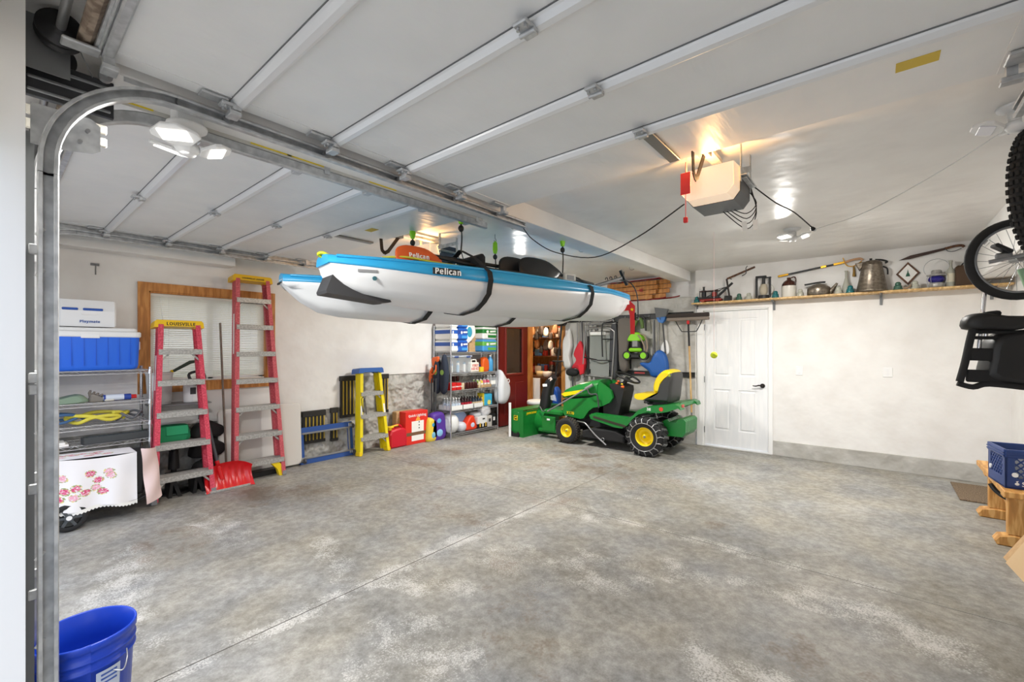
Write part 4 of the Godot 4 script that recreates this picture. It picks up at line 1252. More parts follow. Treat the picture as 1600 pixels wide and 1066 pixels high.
# ---------------------------------------------------------------- kayaks in their slings
const KL := 3.26
func kw(u): return 0.36 * pow(max(0.0, 1.0 - pow(abs(u - 0.48) / 0.545, 2.3)), 0.9) + 0.012
func kb(u): return 0.045 + 0.05 * sin(PI * clamp(u * 1.25, 0.0, 1.0))
func kd(u): return 0.31 - 0.05 * pow(max(0.0, u - 0.6) / 0.4, 2.0) - 0.1 * pow(max(0.0, 0.35 - u) / 0.35, 2.0) - (0.2 * pow((u - 0.88) / 0.12, 2.2) if u > 0.88 else 0.0) - (0.03 * (0.05 - u) / 0.05 if u < 0.05 else 0.0)
func kayak(where, turn, label, skeg = true):
	var o = thing("kayak", label, "kayak", where, turn, "kayaks hung in slings under the ceiling")
	var hull = mat(srgb(226, 228, 230), 0.35)
	var blue = mat(srgb(46, 160, 214), 0.32)
	# x runs from stern 0 to bow KL; y 0 is the gunwale
	var hr = []; var dr = []
	var st = [0.0, 0.015, 0.04, 0.07, 0.12, 0.2, 0.3, 0.4, 0.5, 0.6, 0.7, 0.8, 0.87, 0.92, 0.96, 0.985, 1.0]
	for u in st:
		var w = kw(u); var d = kd(u)
		var rake = 0.09 * (1.0 - u / 0.07) if u < 0.07 else 0.0
		var r = []
		var sec = [[0.96, -kb(u) + 0.02], [1.0, -kb(u)], [0.99, -kb(u) - 0.05], [0.92, -0.55 * d], [0.80, -0.72 * d], [0.70, -0.83 * d], [0.52, -0.9 * d], [0.26, -0.94 * d], [0.10, -0.97 * d], [0.0, -d]]
		for k in sec.size():
			var y = max(sec[k][1], -d)
			r.append(V(u * KL + rake * (-y) / 0.3, y, sec[k][0] * w))
		for k in range(sec.size() - 2, -1, -1):
			var y = max(sec[k][1], -d)
			r.append(V(u * KL + rake * (-y) / 0.3, y, -sec[k][0] * w))
		r.reverse()
		hr.append(r)
		var q = []
		for e in [[1.0, -kb(u)], [1.04, -kb(u) + 0.005], [1.045, -kb(u) * 0.7], [1.0, -0.018], [0.93, 0.0], [0.7, 0.012], [0.4, 0.016], [0.0, 0.02]]: q.append(V(u * KL, e[1], e[0] * w))
		for e in [[0.4, 0.016], [0.7, 0.012], [0.93, 0.0], [1.0, -0.018], [1.045, -kb(u) * 0.7], [1.04, -kb(u) + 0.005], [1.0, -kb(u)]]: q.append(V(u * KL, e[1], -e[0] * w))
		dr.append(q)
	part(o, "hull", sh().loft(hr), hull, null, "white hull")
	part(o, "deck", sh().loft(dr), blue, null, "bright blue deck")
	part(o, "gunwale_lip", sh().tube(st.slice(1, 16).map(func(u): return V(u * KL, 0.0, kw(u) * 0.94)), 0.012, 6), blue)
	part(o, "gunwale_lip", sh().tube(st.slice(1, 16).map(func(u): return V(u * KL, 0.0, -kw(u) * 0.94)), 0.012, 6), blue)
	if skeg: part(o, "skeg", sh().prism([v2(0.04, -0.10), v2(0.09, -0.09), v2(0.15, -0.1), v2(0.28, -0.17), v2(0.41, -0.235), v2(0.425, -0.262), v2(0.38, -0.268), v2(0.0, -0.232), v2(-0.005, -0.215)], 0.2, Transform3D(), 0.03), mat(srgb(52, 53, 56), 0.55), null, "charcoal skeg cover")
	part(o, "end_handle", sh().tube(curve([V(0.05, 0.01, 0.02), V(0.0, 0.03, 0.015), V(-0.02, 0.02, -0.01), V(0.03, 0.0, -0.02)], 4), 0.01, 6), mat(srgb(206, 214, 40), 0.5))
	part(o, "end_handle", sh().tube(curve([V(KL - 0.03, -0.03, 0.03), V(KL + 0.01, -0.06, 0.02), V(KL + 0.02, -0.06, -0.02), V(KL - 0.03, -0.03, -0.03)], 4), 0.006, 6), M.black)
	part(o, "cockpit_rim", sh().tube(curve([V(1.2, 0.03, 0.22), V(1.0, 0.035, 0.12), V(0.95, 0.035, 0), V(1.0, 0.035, -0.12), V(1.2, 0.03, -0.22), V(1.7, 0.03, -0.24), V(2.1, 0.03, -0.15), V(2.2, 0.035, 0), V(2.1, 0.03, 0.15), V(1.7, 0.03, 0.24)], 4, true), 0.018, 6, true), M.black)
	part(o, "seat_back", sh().box(V(1.15, 0.08, 0), V(0.06, 0.16, 0.36), 0.02), M.black_matte)
	for q in [[1.0, 0.34], [0.55, 0.3]]:
		for s in [1, -1]: part(o, "deck_fitting", sh().box(V(q[0], 0.012, s * q[1] * 0.7), V(0.05, 0.025, 0.03), 0.006), M.black)
	var ws = kw(0.14)
	part(o, "serial_plate", sh().obox(tf(V(0.22, -0.085, kw(0.0675) + 0.002), -atan2(kw(0.09) - kw(0.045), 0.045 * KL)), V(0.12, 0.016, 0.006)), M.grey)
	part(o, "drain_plug", sh().cyl(V(0.26, -0.13, kw(0.08) * 0.98), V(0.26, -0.13, kw(0.08) * 0.98 + 0.01), 0.014, -1, 10), mat(srgb(60, 110, 120), 0.5))
	var lb = part(o, "badge", sh().obox(tf(V(0.72, -0.052, kw(0.221) * 1.05 + 0.003), -atan2(kw(0.25) - kw(0.19), 0.06 * KL)), V(0.2, 0.045, 0.006), 0.002), M.black)
	part(lb, "lettering", text_mesh("Pelican", 0.042, 0.002, "Droid Sans", true, true), M.white, tf(V(0.73, -0.052, kw(0.2239) * 1.05 + 0.0075), -atan2(kw(0.25) - kw(0.19), 0.06 * KL)))
	return o

func hoist(p, apex, label, station, turn, w, d):
	# green pulley on a ceiling hook, rope, and the black sling round one station of a kayak
	var o = thing("kayak_hoist", label, "hoist", p, turn, "green ratchet hoists and black slings that carry the kayaks")
	var h = CEIL - p.y
	part(o, "ceiling_hook", sh().tube(curve([V(0, h, 0), V(0, h - 0.04, 0), V(0.015, h - 0.06, 0), V(0, h - 0.08, 0), V(-0.015, h - 0.065, 0)], 4), 0.0035, 6), M.steel)
	part(o, "ratchet", sh().prism([v2(-0.022, 0.05), v2(-0.026, -0.02), v2(-0.014, -0.06), v2(0.014, -0.06), v2(0.026, -0.02), v2(0.022, 0.05), v2(0.0, 0.07)], 0.03, tf(V(0, h - 0.14, 0)), 0.006), mat(srgb(150, 226, 30), 0.45), null, "lime green ratchet")
	part(o, "pulley", sh().ball(V(0, h - 0.235, 0), V(0.025, 0.028, 0.02), 10), M.black)
	part(o, "rope", sh().tube(curve([V(0, h - 0.2, 0), V(0.008, (h - 0.2 + apex) / 2, 0), V(0, apex, 0)], 4), 0.006, 6), M.black)
	part(o, "rope_tail", sh().tube(curve([V(0, apex, 0), V(0.02, apex - 0.08, 0.01), V(0.05, apex - 0.16, 0.02)], 4), 0.004, 5), M.black)
	# strap: from the apex down round the hull and back, in the plane across the kayak
	var pts = []
	var y0 = station
	for q in [[0, apex], [w * 0.55, (apex + y0) * 0.5 + 0.01], [w * 1.06, y0 - 0.02], [w * 1.1, y0 - 0.08], [w * 1.03, y0 - 0.18], [w * 0.86, y0 - d * 0.76], [w * 0.6, y0 - d * 0.92 - 0.004], [0, y0 - d - 0.006]]: pts.append(V(0, q[1], q[0]))
	var all = pts.duplicate()
	for k in range(pts.size() - 2, -1, -1): all.append(V(0, pts[k].y, -pts[k].z))
	var s = sh()
	for k in all.size() - 1:
		var up = (all[k + 1] - all[k]).cross(Vector3.RIGHT).normalized()
		s.bar(all[k], all[k + 1], 0.045, 0.004, up)
	part(o, "sling", s, M.black_matte, null, "black webbing sling")
	return o

func build_kayaks():
	var turn = atan2(3.21, 0.56)          # local +x (stern to bow) to world (0.56, -3.21)
	var S = V(-2.72, 2.04, -1.37)
	var k1 = kayak(S, turn, "blue and white kayak hanging nearest, with the black skeg and badge in view")
	var S2 = V(-3.40, 2.0, -1.40)
	var k2 = kayak(S2 + V(0.56, 0, -3.21), turn + PI, "blue and white kayak hanging behind the nearer one, half hidden", false)
	var dir = V(0.56, 0, -3.21) / 3.26
	var a = S + dir * KL * 0.325; var b = S + dir * KL * 0.685
	hoist(V(a.x, 2.0, a.z), 0.24, "lime ratchet hoist and black sling at the badge of the near kayak", 0.04, turn, kw(0.325), kd(0.325))
	hoist(V(b.x, 2.0, b.z), 0.19, "lime ratchet hoist and black sling near the bow of the near kayak", 0.04, turn, kw(0.685), kd(0.685))
	a = S2 + dir * KL * 0.33; b = S2 + dir * KL * 0.62
	hoist(V(a.x, 2.0, a.z), 0.2, "lime ratchet hoist beside the orange paddle, sling under the far kayak", 0.0, turn, kw(0.33), kd(0.33))
	hoist(V(b.x, 2.0, b.z), 0.18, "lime ratchet hoist in front of the ceiling glare, sling under the far kayak", 0.0, turn, kw(0.62), kd(0.62))
	# paddles lying on the decks
	var bl = func(w, l): return [v2(0, -0.012), v2(l * 0.15, -w * 0.35), v2(l * 0.4, -w * 0.5), v2(l * 0.8, -w * 0.48), v2(l * 0.97, -w * 0.3), v2(l, 0.0), v2(l * 0.95, w * 0.32), v2(l * 0.75, w * 0.5), v2(l * 0.35, w * 0.48), v2(l * 0.12, w * 0.25), v2(0, 0.012)]
	var pd = thing("paddle", "orange kayak paddle with its blade standing up on the near kayak", "paddle", S + dir * 0.26 + V(0.05, -0.02, 0), turn)
	part(pd, "blade", puff(sh(), bl.call(0.17, 0.36), 0.03, tf(V(0.52, 0.075, 0.1), PI, 0.25) , 0.5), mat(srgb(214, 92, 34), 0.45))
	part(pd, "shaft", sh().cyl(V(0.5, 0.1, 0.1), V(2.2, 0.05, -0.1), 0.014, -1, 10), M.black)
	lettering(pd, "Pelican", 0.034, M.paper, tf(V(0.33, 0.085, 0.122), 0, -0.25), true, true)
	var blades = thing("paddle", "black kayak paddle with overlapping round blades on the near deck", "paddle", S + dir * 1.5 + V(0.02, 0.03, 0), turn)
	part(blades, "blade", puff(sh(), bl.call(0.2, 0.5), 0.03, tf(V(0.5, 0.07, 0.17), PI, 0.2), 0.5), M.black_gloss)
	part(blades, "blade", puff(sh(), bl.call(0.2, 0.42), 0.03, tf(V(0.28, 0.065, 0.08), PI, 0.15), 0.5), M.black)
	part(blades, "shaft", sh().cyl(V(-0.9, 0.1, -0.05), V(0.1, 0.07, 0.06), 0.015, -1, 10).cyl(V(0.45, 0.06, 0.17), V(1.1, 0.04, 0.05), 0.015, -1, 10), M.black)
	part(blades, "decal", sh().obox(tf(V(0.2, 0.055, 0.186), 0, -0.2, -0.2), V(0.08, 0.03, 0.002)), M.white)
	# yellow bungee on the stern deck, rod holder, white box, flag on the bow
	single("bungee_cord", "yellow bungee cord stretched along the stern deck of the near kayak", "cord", sh().tube(curve([V(0.35, 0.03, 0.12), V(0.5, 0.045, 0.17), V(0.7, 0.03, 0.2), V(0.9, 0.03, 0.2)], 4), 0.008, 6), mat(srgb(206, 200, 60), 0.6), S, turn)
	var rh = thing("rod_holder", "black adjustable rod holder with T handle near the bow of the kayak", "rod holder", S + dir * 2.62 + V(0.08, 0.03, 0), turn)
	part(rh, "arm", sh().bar(V(-0.12, 0.0, 0.08), V(0.3, 0.125, 0.1), 0.03, 0.032, Vector3.UP, 0.004), M.black)
	for q in [0.05, 0.12, 0.2]: part(rh, "clip", sh().tube(arc(V(q, 0.075 + q * 0.22, 0.1), 0.018, -0.4, PI + 0.4, 8), 0.005, 5), M.black)
	part(rh, "handle", sh().cyl(V(0.28, 0.2, 0.1), V(0.38, 0.06, 0.11), 0.018, -1, 10), M.black)
	part(rh, "cable", sh().tube(curve([V(0.25, 0.1, 0.1), V(0.38, 0.08, 0.15), V(0.43, -0.05, 0.2), V(0.42, -0.27, 0.22)], 5), 0.006, 6), M.black)
	part(rh, "cable_hook", sh().tube([V(0.42, -0.26, 0.22), V(0.42, -0.31, 0.22), V(0.37, -0.31, 0.22), V(0.37, -0.24, 0.22)], 0.01, 6), M.black)
	var eb = thing("battery_box", "small white battery box on the deck of the near kayak", "box", S + dir * 2.1 + V(0.1, 0.02, 0), turn)
	part(eb, "case", sh().box(V(0, 0.045, 0.06), V(0.16, 0.09, 0.1), 0.01), mat(srgb(208, 206, 198), 0.6))
	part(eb, "label", sh().box(V(0.0, 0.05, 0.111), V(0.09, 0.04, 0.002)), M.grey)
	var fg = thing("safety_flag", "red safety flag hanging from the bow of the near kayak", "flag", S + dir * KL + V(0.08, -0.06, 0.05))
	var f = func(u, w):
		return V(-0.1 + u * 0.17 + (0.05 if w > 0.45 else 0.0) * (1.0 - u), -w * 0.33, 0.02 * sin(u * 9.0 + w * 3.0))
	var fs = sh()
	fs.prism([v2(-0.02, 0.02), v2(-0.12, -0.11), v2(-0.02, -0.1), v2(-0.005, -0.16), v2(0.0, -0.36), v2(0.045, -0.36), v2(0.05, -0.05)], 0.012, tf(V(0, 0, 0), 0.6))
	part(fg, "cloth", fs, mat(srgb(196, 30, 32), 0.7))
	part(fg, "star", sh().prism(range(10).map(func(k): return v2(cos(k * TAU / 10 + 0.3), sin(k * TAU / 10 + 0.3)) * (0.022 if k % 2 == 0 else 0.009)), 0.016, tf(V(0, 0, 0), 0.6) * tf(V(0.015, -0.09, 0))), M.jd_yellow)
# ---------------------------------------------------------------- along the window wall: ladders, shelf, cart
# local frame of these things: x to the right along the wall (world -z), z out from the wall (world +x)
const ALONG := PI / 2

func ladder(called_at, lean, label, H, wb, wt, steps, colour, cap_colour, cap_text, braces, kind):
	var o = thing("step_ladder", label, "ladder", called_at, ALONG)
	var tilt = Basis(Vector3.RIGHT, -lean)          # top towards the wall
	var T = Transform3D(tilt, V(0, 0, 0))
	var fib = tri_mat(noise_tex(0.09, [[0.25, colour.darkened(0.12)], [0.55, colour], [0.85, colour.lightened(0.22)]], 256, 4, 60 + kind), 2.0, 0.55, 0.0, null, 0.5, false) if kind != 2 else mat(colour, 0.45)
	for s in [-1, 1]:
		var b = V(s * wb / 2, 0.02, 0); var t = V(s * wt / 2, H - 0.03, 0)
		var d = (t - b).normalized()
		var n = d.cross(V(0, 0, 1)).normalized() * s       # outwards
		var r = sh().at(T)
		r.bar(b, t, 0.004, 0.1, V(0, 0, 1))             # web
		for zz in [0.048, -0.048]: r.bar(b - n * 0.02 + V(0, 0, zz), t - n * 0.02 + V(0, 0, zz), 0.042, 0.005, V(0, 0, 1))
		part(o, "front_rail", r, fib)
		part(o, "foot", sh().at(T).bar(b - d * 0.02 - n * 0.012, b + d * 0.03 - n * 0.012, 0.045, 0.106, V(0, 0, 1), 0.004), M.grey if kind != 2 else M.yellow)
		var rb = V(s * (wb / 2 - 0.035), 0.03, -0.1); var rt = V(s * (wt / 2 - 0.02), H - 0.06, -0.075)
		part(o, "rear_rail", sh().at(T).bar(rb, rt, 0.028, 0.035, V(0, 0, 1)), fib)
		if kind < 2: part(o, "rail_label", sh().at(T).bar(lerp(b, t, 0.62) + n * 0.0025 + V(0, 0, 0.0), lerp(b, t, 0.82) + n * 0.0025, 0.003, 0.03, V(0, 0, 1)), M.paper)
		else: part(o, "rail_label", sh().at(T).bar(lerp(b, t, 0.45) + V(0, 0, 0.052) - n * 0.015, lerp(b, t, 0.58) + V(0, 0, 0.052) - n * 0.015, 0.026, 0.002, V(0, 0, 1)), M.paper)
	for k in steps.size():
		var y = steps[k]
		var w = lerp(wb, wt, y / H) - 0.012
		var st = sh().at(T)
		# flat tread with front and rear lips; level to the floor
		var lv = Transform3D(Basis(Vector3.RIGHT, lean), V(0, y, 0))
		st.obox(lv, V(w, 0.004, 0.13))
		st.obox(lv * tf(V(0, -0.024, 0.064)), V(w, 0.052, 0.004)).obox(lv * tf(V(0, -0.024, -0.064)), V(w, 0.052, 0.004))
		for g in 5: st.obox(lv * tf(V(0, 0.003, -0.044 + g * 0.022)), V(w, 0.002, 0.005))
		part(o, "step", st, M.alu)
		if k in braces:
			for s in [-1, 1]:
				part(o, "brace", sh().at(T).bar(V(s * (w / 2 - 0.005), y - 0.13, 0.034), V(s * (w / 2 - 0.11), y - 0.02, 0.034), 0.016, 0.003, V(0, 0, 1)), M.alu)
	for y in steps.map(func(q): return q / H):
		part(o, "rear_bar", sh().at(T).bar(V(-lerp(wb, wt, y) / 2 + 0.04, y * H, -0.095), V(lerp(wb, wt, y) / 2 - 0.04, y * H, -0.095), 0.02, 0.02), M.alu)
	# moulded top cap
	var cp = sh().at(T)
	cp.prism([v2(-wt / 2 - 0.035, 0.0), v2(-wt / 2 - 0.028, 0.055), v2(-wt / 2 - 0.012, 0.072), v2(wt / 2 + 0.012, 0.072), v2(wt / 2 + 0.028, 0.055), v2(wt / 2 + 0.035, 0.0), v2(wt / 2 - 0.03, 0.0), v2(wt / 2 - 0.04, 0.012), v2(-wt / 2 + 0.04, 0.012), v2(-wt / 2 + 0.03, 0.0)], 0.16 if kind != 2 else 0.2, tf(V(0, H - 0.06, -0.03)), 0.008)
	var cap = part(o, "top_cap", cp, mat(cap_colour, 0.4), null, "moulded plastic top cap")
	if cap_text: part(cap, "lettering", text_mesh(cap_text, 0.032, 0.002, "Droid Sans", true), M.black, T * tf(V(0.01, H - 0.025, 0.0505)))
	return o

func build_left_ladders():
	var pink = srgb(214, 66, 88)
	ladder(V(-5.2, 0, -1.235), 0.11, "red fibreglass stepladder with yellow lettered cap, shorter of the two red ones", 1.735, 0.5, 0.34, [0.24, 0.545, 0.85, 1.155, 1.46], pink, srgb(242, 196, 18), "LOUISVILLE", [0, 4], 0)
	var l2 = ladder(V(-5.31, 0, -1.955), 0.1, "tall faded red fibreglass stepladder leaning on the window casing", 2.29, 0.53, 0.35, [0.21, 0.515, 0.82, 1.125, 1.43, 1.735, 2.04], srgb(200, 84, 92), srgb(234, 186, 24), "", [1, 2, 6], 1)
	var fb = sh().prism([v2(0.0, 0.21), v2(0.06, 0.2), v2(0.13, 0.12), v2(0.155, 0.0), v2(0.105, 0.0), v2(0.08, 0.08), v2(0.0, 0.17)], 0.07, tf(V(0.1, 0.0, 0.0)), 0.006)
	part(l2, "foot_guard", fb, M.yellow, null, "yellow corner foot bracket")
	part(l2, "lettering", text_mesh("LOUISVILLE LADDER", 0.018, 0.002, "Droid Sans", true), M.black, Transform3D(Basis(Vector3.RIGHT, -0.1), V(0, 0, 0)) * tf(V(0.0, 2.265, 0.051)))
	var l3 = ladder(V(-5.4, 0, -3.46), 0.1, "yellow fibreglass stepladder with a blue top beside the gas can", 1.18, 0.47, 0.32, [0.25, 0.555, 0.86], srgb(238, 216, 22), srgb(44, 94, 168), "", [0, 2], 2)
	part(l3, "cord", sh().tube(curve([V(-0.17, 0.8, 0.03), V(-0.21, 0.77, 0.04), V(-0.19, 0.6, 0.045)], 4), 0.006, 5), M.black)
	part(l3, "cord", sh().tube(curve([V(-0.17, 0.79, 0.04), V(-0.15, 0.7, 0.045), V(-0.14, 0.56, 0.045)], 4), 0.005, 5), M.black)

func build_left_leaners():
	# snow shovel
	var o = thing("snow_shovel", "red ribbed snow shovel with a dark handle leaning by the ladders", "shovel", V(-5.16, 0, -1.62), ALONG)
	var bf = func(u, w):          # u across, w from cutting edge up
		var x = (u - 0.5) * (0.44 - 0.02 * w)
		var rib = 0.012 * pow(abs(sin(u * PI * 7.0)), 3.0) * clamp(w * 3.0, 0, 1) * clamp((1.05 - w) * 2.0, 0, 1)
		var c = 0.05 * pow(abs(u - 0.5) * 2, 2) * w
		return V(x, 0.01 + w * 0.27 - c * 0.6 - 0.03 * pow(abs(u - 0.5) * 2, 3) * w, -0.11 * sin(w * 1.9) + rib + 0.06 * pow(w, 3) + 0.05 * pow(abs(u - 0.5) * 2, 4))
	var bs = sh()
	bs.grid(bf, 42, 10)
	bs.grid(func(u, w): return bf.call(1.0 - u, w) - V(0, 0.002, 0.006), 42, 10)
	part(o, "blade", bs, mat(srgb(204, 26, 32), 0.3), null, "red plastic blade")
	part(o, "wear_strip", sh().box(V(0, 0.012, 0.004 + 0.01), V(0.45, 0.022, 0.012), 0.003), M.alu)
	part(o, "socket", sh().cyl(V(-0.05, 0.1, -0.07), V(-0.0 - 0.095, 0.3, -0.09), 0.024, 0.02, 12), mat(srgb(204, 26, 32), 0.3))
	part(o, "shaft", sh().cyl(V(-0.085, 0.26, -0.088), V(-0.2, 1.08, -0.3), 0.017, 0.016, 12), mat(srgb(62, 64, 70), 0.5))
	part(o, "grip", sh().tube(curve([V(-0.2, 1.08, -0.3), V(-0.26, 1.13, -0.31), V(-0.27, 1.2, -0.33), V(-0.17, 1.22, -0.33), V(-0.14, 1.15, -0.31), V(-0.2, 1.08, -0.3)], 4), 0.014, 7), M.black)
	# folding table on its side
	var t = thing("folding_table", "white plastic folding table leaning on its side behind the tall ladder", "table", V(-5.57, 0.0, -2.08), ALONG)
	part(t, "top", sh().at(tf(V(0, 0.4, 0), 0, -0.06)).prism(rrect(0.9, 0.76, 0.05, 5), 0.045, Transform3D(), 0.008), mat(srgb(222, 220, 214), 0.5))
	part(t, "folded_leg", sh().at(tf(V(0, 0.4, 0), 0, -0.06)).tube([V(-0.35, -0.3, -0.035), V(-0.35, 0.3, -0.035), V(0.3, 0.3, -0.035), V(0.3, -0.3, -0.035)], 0.012, 6, true), M.dark_grey)
	single("storage_tray", "flat black plastic tray on the floor under the folding table", "tray", sh().prism(rrect(0.6, 0.06, 0.02), 0.12, Transform3D(), 0.006), M.black, V(-5.45, 0.03, -1.98), ALONG)
	single("wood_lath", "thin grey wooden lath leaning beside the tall red ladder", "lath", sh().bar(V(0, 0, 0), V(0.0, 1.75, -0.22), 0.012, 0.035, Vector3.BACK), tri_mat(noise_tex(0.05, [[0.2, srgb(132, 120, 108)], [0.8, srgb(158, 146, 132)]], 128, 3, 71), 2.0, 0.8), V(-5.45, 0, -1.68), ALONG)
	# blue dolly frame with casters
	var d = thing("dolly_frame", "blue steel dolly frame with casters standing against the wall", "dolly", V(-5.58, 0, -2.875), ALONG)
	var tl = tf(V(0, 0.225, 0), 0, -0.1)
	var blue = mat(srgb(38, 78, 148), 0.4)
	for e in [[-0.36, -0.195, 0.36, -0.195], [-0.36, 0.195, 0.36, 0.195]]: part(d, "side_rail", sh().at(tl).bar(V(e[0], e[1], 0), V(e[2], e[3], 0), 0.07, 0.05, Vector3.BACK, 0.006), blue)
	for x in [-0.335, 0.335]: part(d, "end_rail", sh().at(tl).span(V(x - 0.03, -0.17, -0.025), V(x + 0.03, 0.17, 0.025), 0.006), blue)
	for y in [-0.155, 0.155]: part(d, "rub_strip", sh().at(tl).span(V(-0.33, y - 0.012, 0.02), V(0.33, y + 0.012, 0.034), 0.004), M.grey)
	part(d, "rub_strip", sh().at(tl).span(V(0.29, -0.15, 0.026), V(0.314, 0.15, 0.04), 0.004), M.grey)
	for p in [V(0.335, 0.185, 0.03), V(0.335, -0.17, 0.03), V(-0.335, -0.17, 0.03)]:
		var c = part(d, "caster", sh().at(tl).box(p, V(0.06, 0.06, 0.008), 0.003).box(p + V(0, 0, 0.02), V(0.034, 0.034, 0.04), 0.004), M.steel)
		part(c, "caster_wheel", sh().at(tl).cyl(p + V(-0.012, -0.01, 0.055), p + V(0.012, -0.01, 0.055), 0.03, -1, 16), M.dark_grey)
	# striped panels: black bars, yellow strips, black caps
	var yel = mat(srgb(196, 166, 62), 0.5); var blk = mat(srgb(38, 36, 34), 0.6)
	for q in [[-2.76, 0.22, 0.64, 0.29, 6, "short panel of black and yellow strips behind the blue dolly frame"], [-3.04, 0.2, 0.655, 0.09, 2, "narrow panel of black and yellow strips right of the dolly frame"], [-3.235, 0.50, 1.08, 0.21, 4, "tall panel of black and yellow strips left of the yellow ladder"], [-3.8, 0.50, 1.08, 0.19, 4, "tall panel of black and yellow strips right of the yellow ladder"]]:
		var s = thing("striped_panel", q[5], "panel", V(WALL_L + 0.004, 0, q[0]), ALONG, "black and yellow striped panels on the window wall")
		var w = q[3]; var n = q[4]
		part(s, "top_cap", sh().box(V(0, q[2] - 0.035, 0.02), V(w + 0.02, 0.07, 0.04), 0.004), blk)
		part(s, "bottom_cap", sh().box(V(0, q[1] + 0.02, 0.02), V(w + 0.01, 0.04, 0.035), 0.004), blk)
		for k in n:
			var x = -w / 2 + (k + 0.5) * w / n
			part(s, "strip", sh().box(V(x - w / n * 0.2, (q[1] + q[2]) / 2, 0.014), V(w / n * 0.56, q[2] - q[1] - 0.05, 0.024)), blk)
			part(s, "strip", sh().box(V(x + w / n * 0.28, (q[1] + q[2]) / 2, 0.018), V(w / n * 0.24, q[2] - q[1] - 0.05, 0.026)), yel)
	# gas can
	var g = thing("gas_can", "red plastic gas can with a yellow spout beside the yellow ladder", "gas can", V(-5.5, 0, -3.9), ALONG)
	var gr = mat(srgb(204, 20, 44), 0.4)
	part(g, "body", sh().prism([v2(-0.14, 0.0), v2(-0.15, 0.03), v2(-0.15, 0.2), v2(-0.12, 0.26), v2(-0.05, 0.275), v2(0.03, 0.285), v2(0.1, 0.275), v2(0.145, 0.23), v2(0.15, 0.03), v2(0.14, 0.0)], 0.17, Transform3D(), 0.02), gr)
	part(g, "handle", sh().tube(curve([V(-0.05, 0.265, 0), V(-0.03, 0.315, 0), V(0.06, 0.315, 0), V(0.11, 0.265, 0)], 5), 0.016, 8), gr)
	part(g, "spout", sh().cyl(V(-0.1, 0.26, 0), V(-0.1, 0.3, 0), 0.03, 0.028, 14).cyl(V(-0.1, 0.3, 0.0), V(-0.1, 0.315, 0.0), 0.055, 0.05, 16).cyl(V(-0.1, 0.308, 0), V(0.02, 0.325, 0.03), 0.012, 0.01, 8), M.yellow)
	# red cartons and bags by the shelf foot
	var b = thing("log_carton", "tall red carton with white lettering standing by the gas can", "carton", V(-5.51, 0, -4.235), ALONG)
	part(b, "box", sh().span(V(-0.21, 0.0, -0.09), V(0.21, 0.5, 0.08), 0.004), mat(srgb(224, 44, 32), 0.5))
	part(b, "label", sh().span(V(-0.1, 0.26, 0.0805), V(0.13, 0.39 - 0.04, 0.082)), M.paper)
	part(b, "label", sh().span(V(-0.1, 0.18, 0.0805), V(0.13, 0.26, 0.082)), M.paper)
	part(b, "label", sh().span(V(-0.1, 0.05, 0.0805), V(0.13, 0.14, 0.082)), M.paper)
	part(b, "wood_band", sh().span(V(-0.21, 0.135, 0.0806), V(0.21, 0.185, 0.0825)), mat(srgb(116, 84, 58), 0.8))
	for k in 3: part(b, "label_dot", sh().cyl(V(0.04, 0.33 - k * 0.045, 0.082), V(0.04, 0.33 - k * 0.045, 0.0835), 0.011, -1, 10), M.dark_grey)
	lettering(b, "Quick Lighting", 0.036, M.white, tf(V(0.01, 0.435, 0.081)), true)
	part(b, "flame_print", sh().prism([v2(-0.045, 0), v2(-0.035, 0.03), v2(-0.02, 0.045), v2(0, 0.075), v2(0.02, 0.045), v2(0.035, 0.03), v2(0.045, 0)], 0.002, tf(V(0.02, 0.355, 0.081))), mat(srgb(250, 170, 60), 0.5))
	var wr = thing("firewood_wrap", "brown paper wrapped firewood bundle behind the red carton", "firewood", V(-5.64, 0, -4.13), ALONG)
	part(wr, "wrapper", sh().span(V(-0.16, 0, -0.06), V(0.2, 0.5, 0.06), 0.01), M.card)
	part(wr, "print", sh().span(V(-0.14, 0.22, 0.0605), V(-0.02, 0.4, 0.063), 0.001), mat(srgb(186, 160, 96), 0.7))
	for q in [[-4.5, 0.36, 0.09, srgb(236, 204, 70), srgb(60, 150, 190), "yellow dog food bag standing between the red carton and the purple bag"], [-4.62, 0.43, 0.15, srgb(86, 50, 150), srgb(96, 170, 226), "purple and blue litter bag slumped at the foot of the chrome shelf"]]:
		var s = thing("pet_food_bag", q[5], "bag", V(-5.44, 0, q[0]), ALONG)
		var w = q[2]; var h = q[1]
		part(s, "sack", puff(sh(), [v2(-w, 0.0), v2(-w * 1.05, h * 0.5), v2(-w * 0.9, h * 0.85), v2(-w * 0.6, h), v2(w * 0.5, h * 1.03), v2(w * 0.95, h * 0.88), v2(w * 1.05, h * 0.5), v2(w, 0.0)], 0.16, Transform3D(), 0.72, 2.6), mat(q[3], 0.45))
		part(s, "print", sh().ball(V(0.0, h * 0.72, 0.05), V(w * 0.55, h * 0.16, 0.036), 20), mat(q[4], 0.5))
		part(s, "print", sh().ball(V(w * 0.1, h * 0.27, 0.055), V(w * 0.6, h * 0.19, 0.036), 20), mat(q[4].lightened(0.3), 0.5))

